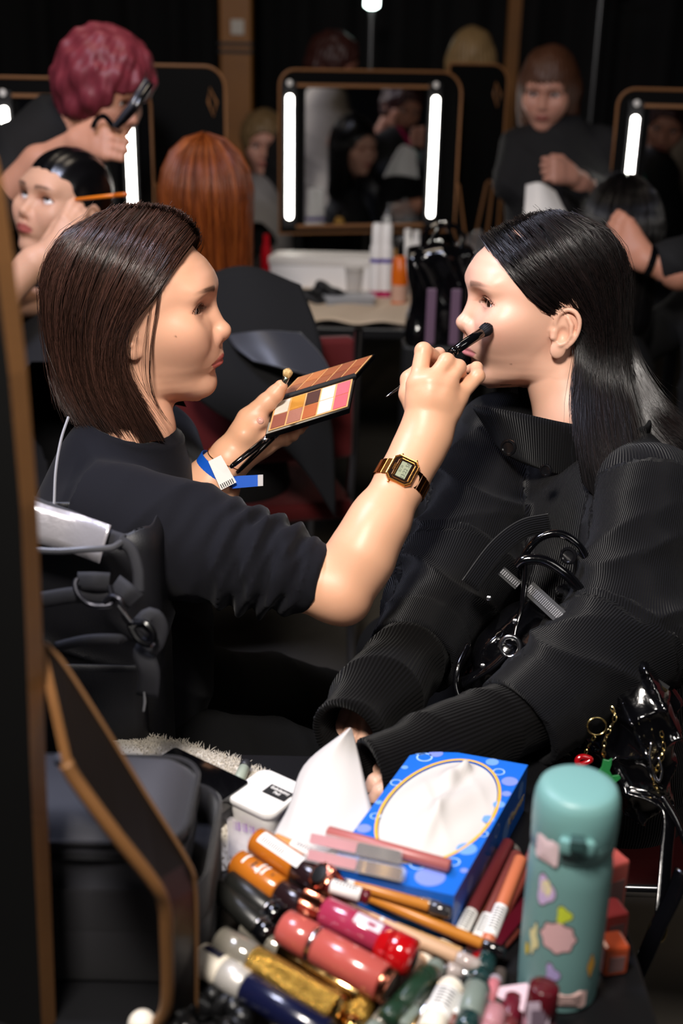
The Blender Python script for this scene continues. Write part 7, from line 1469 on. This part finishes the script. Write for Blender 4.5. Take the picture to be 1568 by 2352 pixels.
def lump(name, label, cat, px, py, d, r, m, seed=0, h=.006, rest=True):
    c = at(px, py, d); 
    if rest: c[2] = TZ+r[2]*.9
    def fn(P): return ell(P, c, r)-.012*np.sin(P[:, 0]*60+seed)*np.sin(P[:, 1]*55+P[:, 2]*40+seed)-.006*np.sin(P[:, 2]*95+P[:, 0]*60)
    V, F = sdf_mesh(fn, c-np.array(r)-.03, c+np.array(r)+.03, h, margin=1.7); return tag(link(name, mesh_np(V, F), m), label, cat)
lump('black_pouch', 'crumpled black pouch on the middle table', 'pouch', 745, 655, 3.55, (.075, .05, .028), BLACK_MATTE)
lump('plastic_bag', 'crumpled clear plastic bag beside the middle mirror', 'bag', 1090, 520, 3.70, (.075, .06, .10), mat('clear_bag', '#8a8684', .15, alpha=.35, coat=1), 2)
MB_ = MB().tube(spline([on_z(*q, TZ+.006) for q in ((650, 655), (700, 640), (740, 660), (790, 668), (830, 655))], 40), .005, 8).build('white_cable', WHITE, None, smooth=True); tag(MB_, 'white cable lying on the middle table', 'cable')
# black glossy tote with pockets
PVC = mat('black_pvc', '#08080a', .10, coat=1, bump=('noise', 28, 1.0)); tt_ = empty('tote_bag', on_z(1000, 760, TZ), 'glossy black tote bag hanging in front of the middle table', 'bag'); cc = at(1010, 680, 2.95)
def tot(P):
    d = rbox(P, cc, (.082, .05, .125), .025); return d-.008*np.sin(P[:, 0]*48)*np.sin(P[:, 2]*38+P[:, 0]*20)-.006*(1-np.abs(np.sin(P[:, 0]*36+np.sin(P[:, 2]*20))))**2
V, F = sdf_mesh(tot, cc-.17, cc+.17, .006, margin=1.6); link('body', mesh_np(V, F), PVC, tt_)
for x in (-.025, .035): MB().box((cc[0]+x-.012, cc[1]-.064, cc[2]-.11), (cc[0]+x+.012, cc[1]-.058, cc[2]+.03)).build('mauve_tube', mat('dusty_mauve', '#6e5568', .4), tt_, bevel=.004)
for s in (-1, 1): MB().tube(spline([cc+np.array((s*.05, 0, .12)), cc+np.array((s*.045, -.02, .16)), cc+np.array((0, -.02, .18)), cc+np.array((-s*.03, 0, .13))], 24), .006, 8).build('handle', PVC, tt_, smooth=True)
MB().box((cc[0]-.09, cc[1]-.05, .50), (cc[0]+.09, cc[1]+.05, cc[2]-.115)).build('base', BLACK_MATTE, tt_, bevel=.01)
for x in (-.08, .08): MB().box((cc[0]+x-.008, cc[1]-.02, 0), (cc[0]+x+.008, cc[1]+.02, .5)).build('trolley_leg', BLACK_MATTE, tt_)
# red chairs behind, silver cape over one of them
stack_chair((-.25, 2.72, 0), R(195), 'red chair with a silver cape behind the palette'); 
cp = sheet_px('silver_cape', [[(520, 770, 2.34), (600, 760, 2.32), (690, 765, 2.34)], [(540, 800, 2.32), (630, 800, 2.30), (740, 820, 2.32)], [(580, 830, 2.30), (660, 850, 2.28), (770, 880, 2.30)]], mat('silver_cloth', '#33343a', .4, sheen=.2), 'grey silver cape draped over the red chair', 'cape', .004)
ct_ = sheet_px('black_coat', [[(430, 650, 2.42), (560, 612, 2.40), (690, 655, 2.42)], [(420, 760, 2.38), (580, 735, 2.36), (735, 780, 2.38)], [(425, 880, 2.36), (600, 880, 2.34), (750, 920, 2.38)], [(520, 960, 2.38), (660, 980, 2.36), (765, 1010, 2.40)], [(640, 1010, 2.42), (700, 1080, 2.40), (770, 1190, 2.44)]], mat('black_wool', '#08080a', .9), 'black coat hung over the chair behind the palette', 'coat', .006)
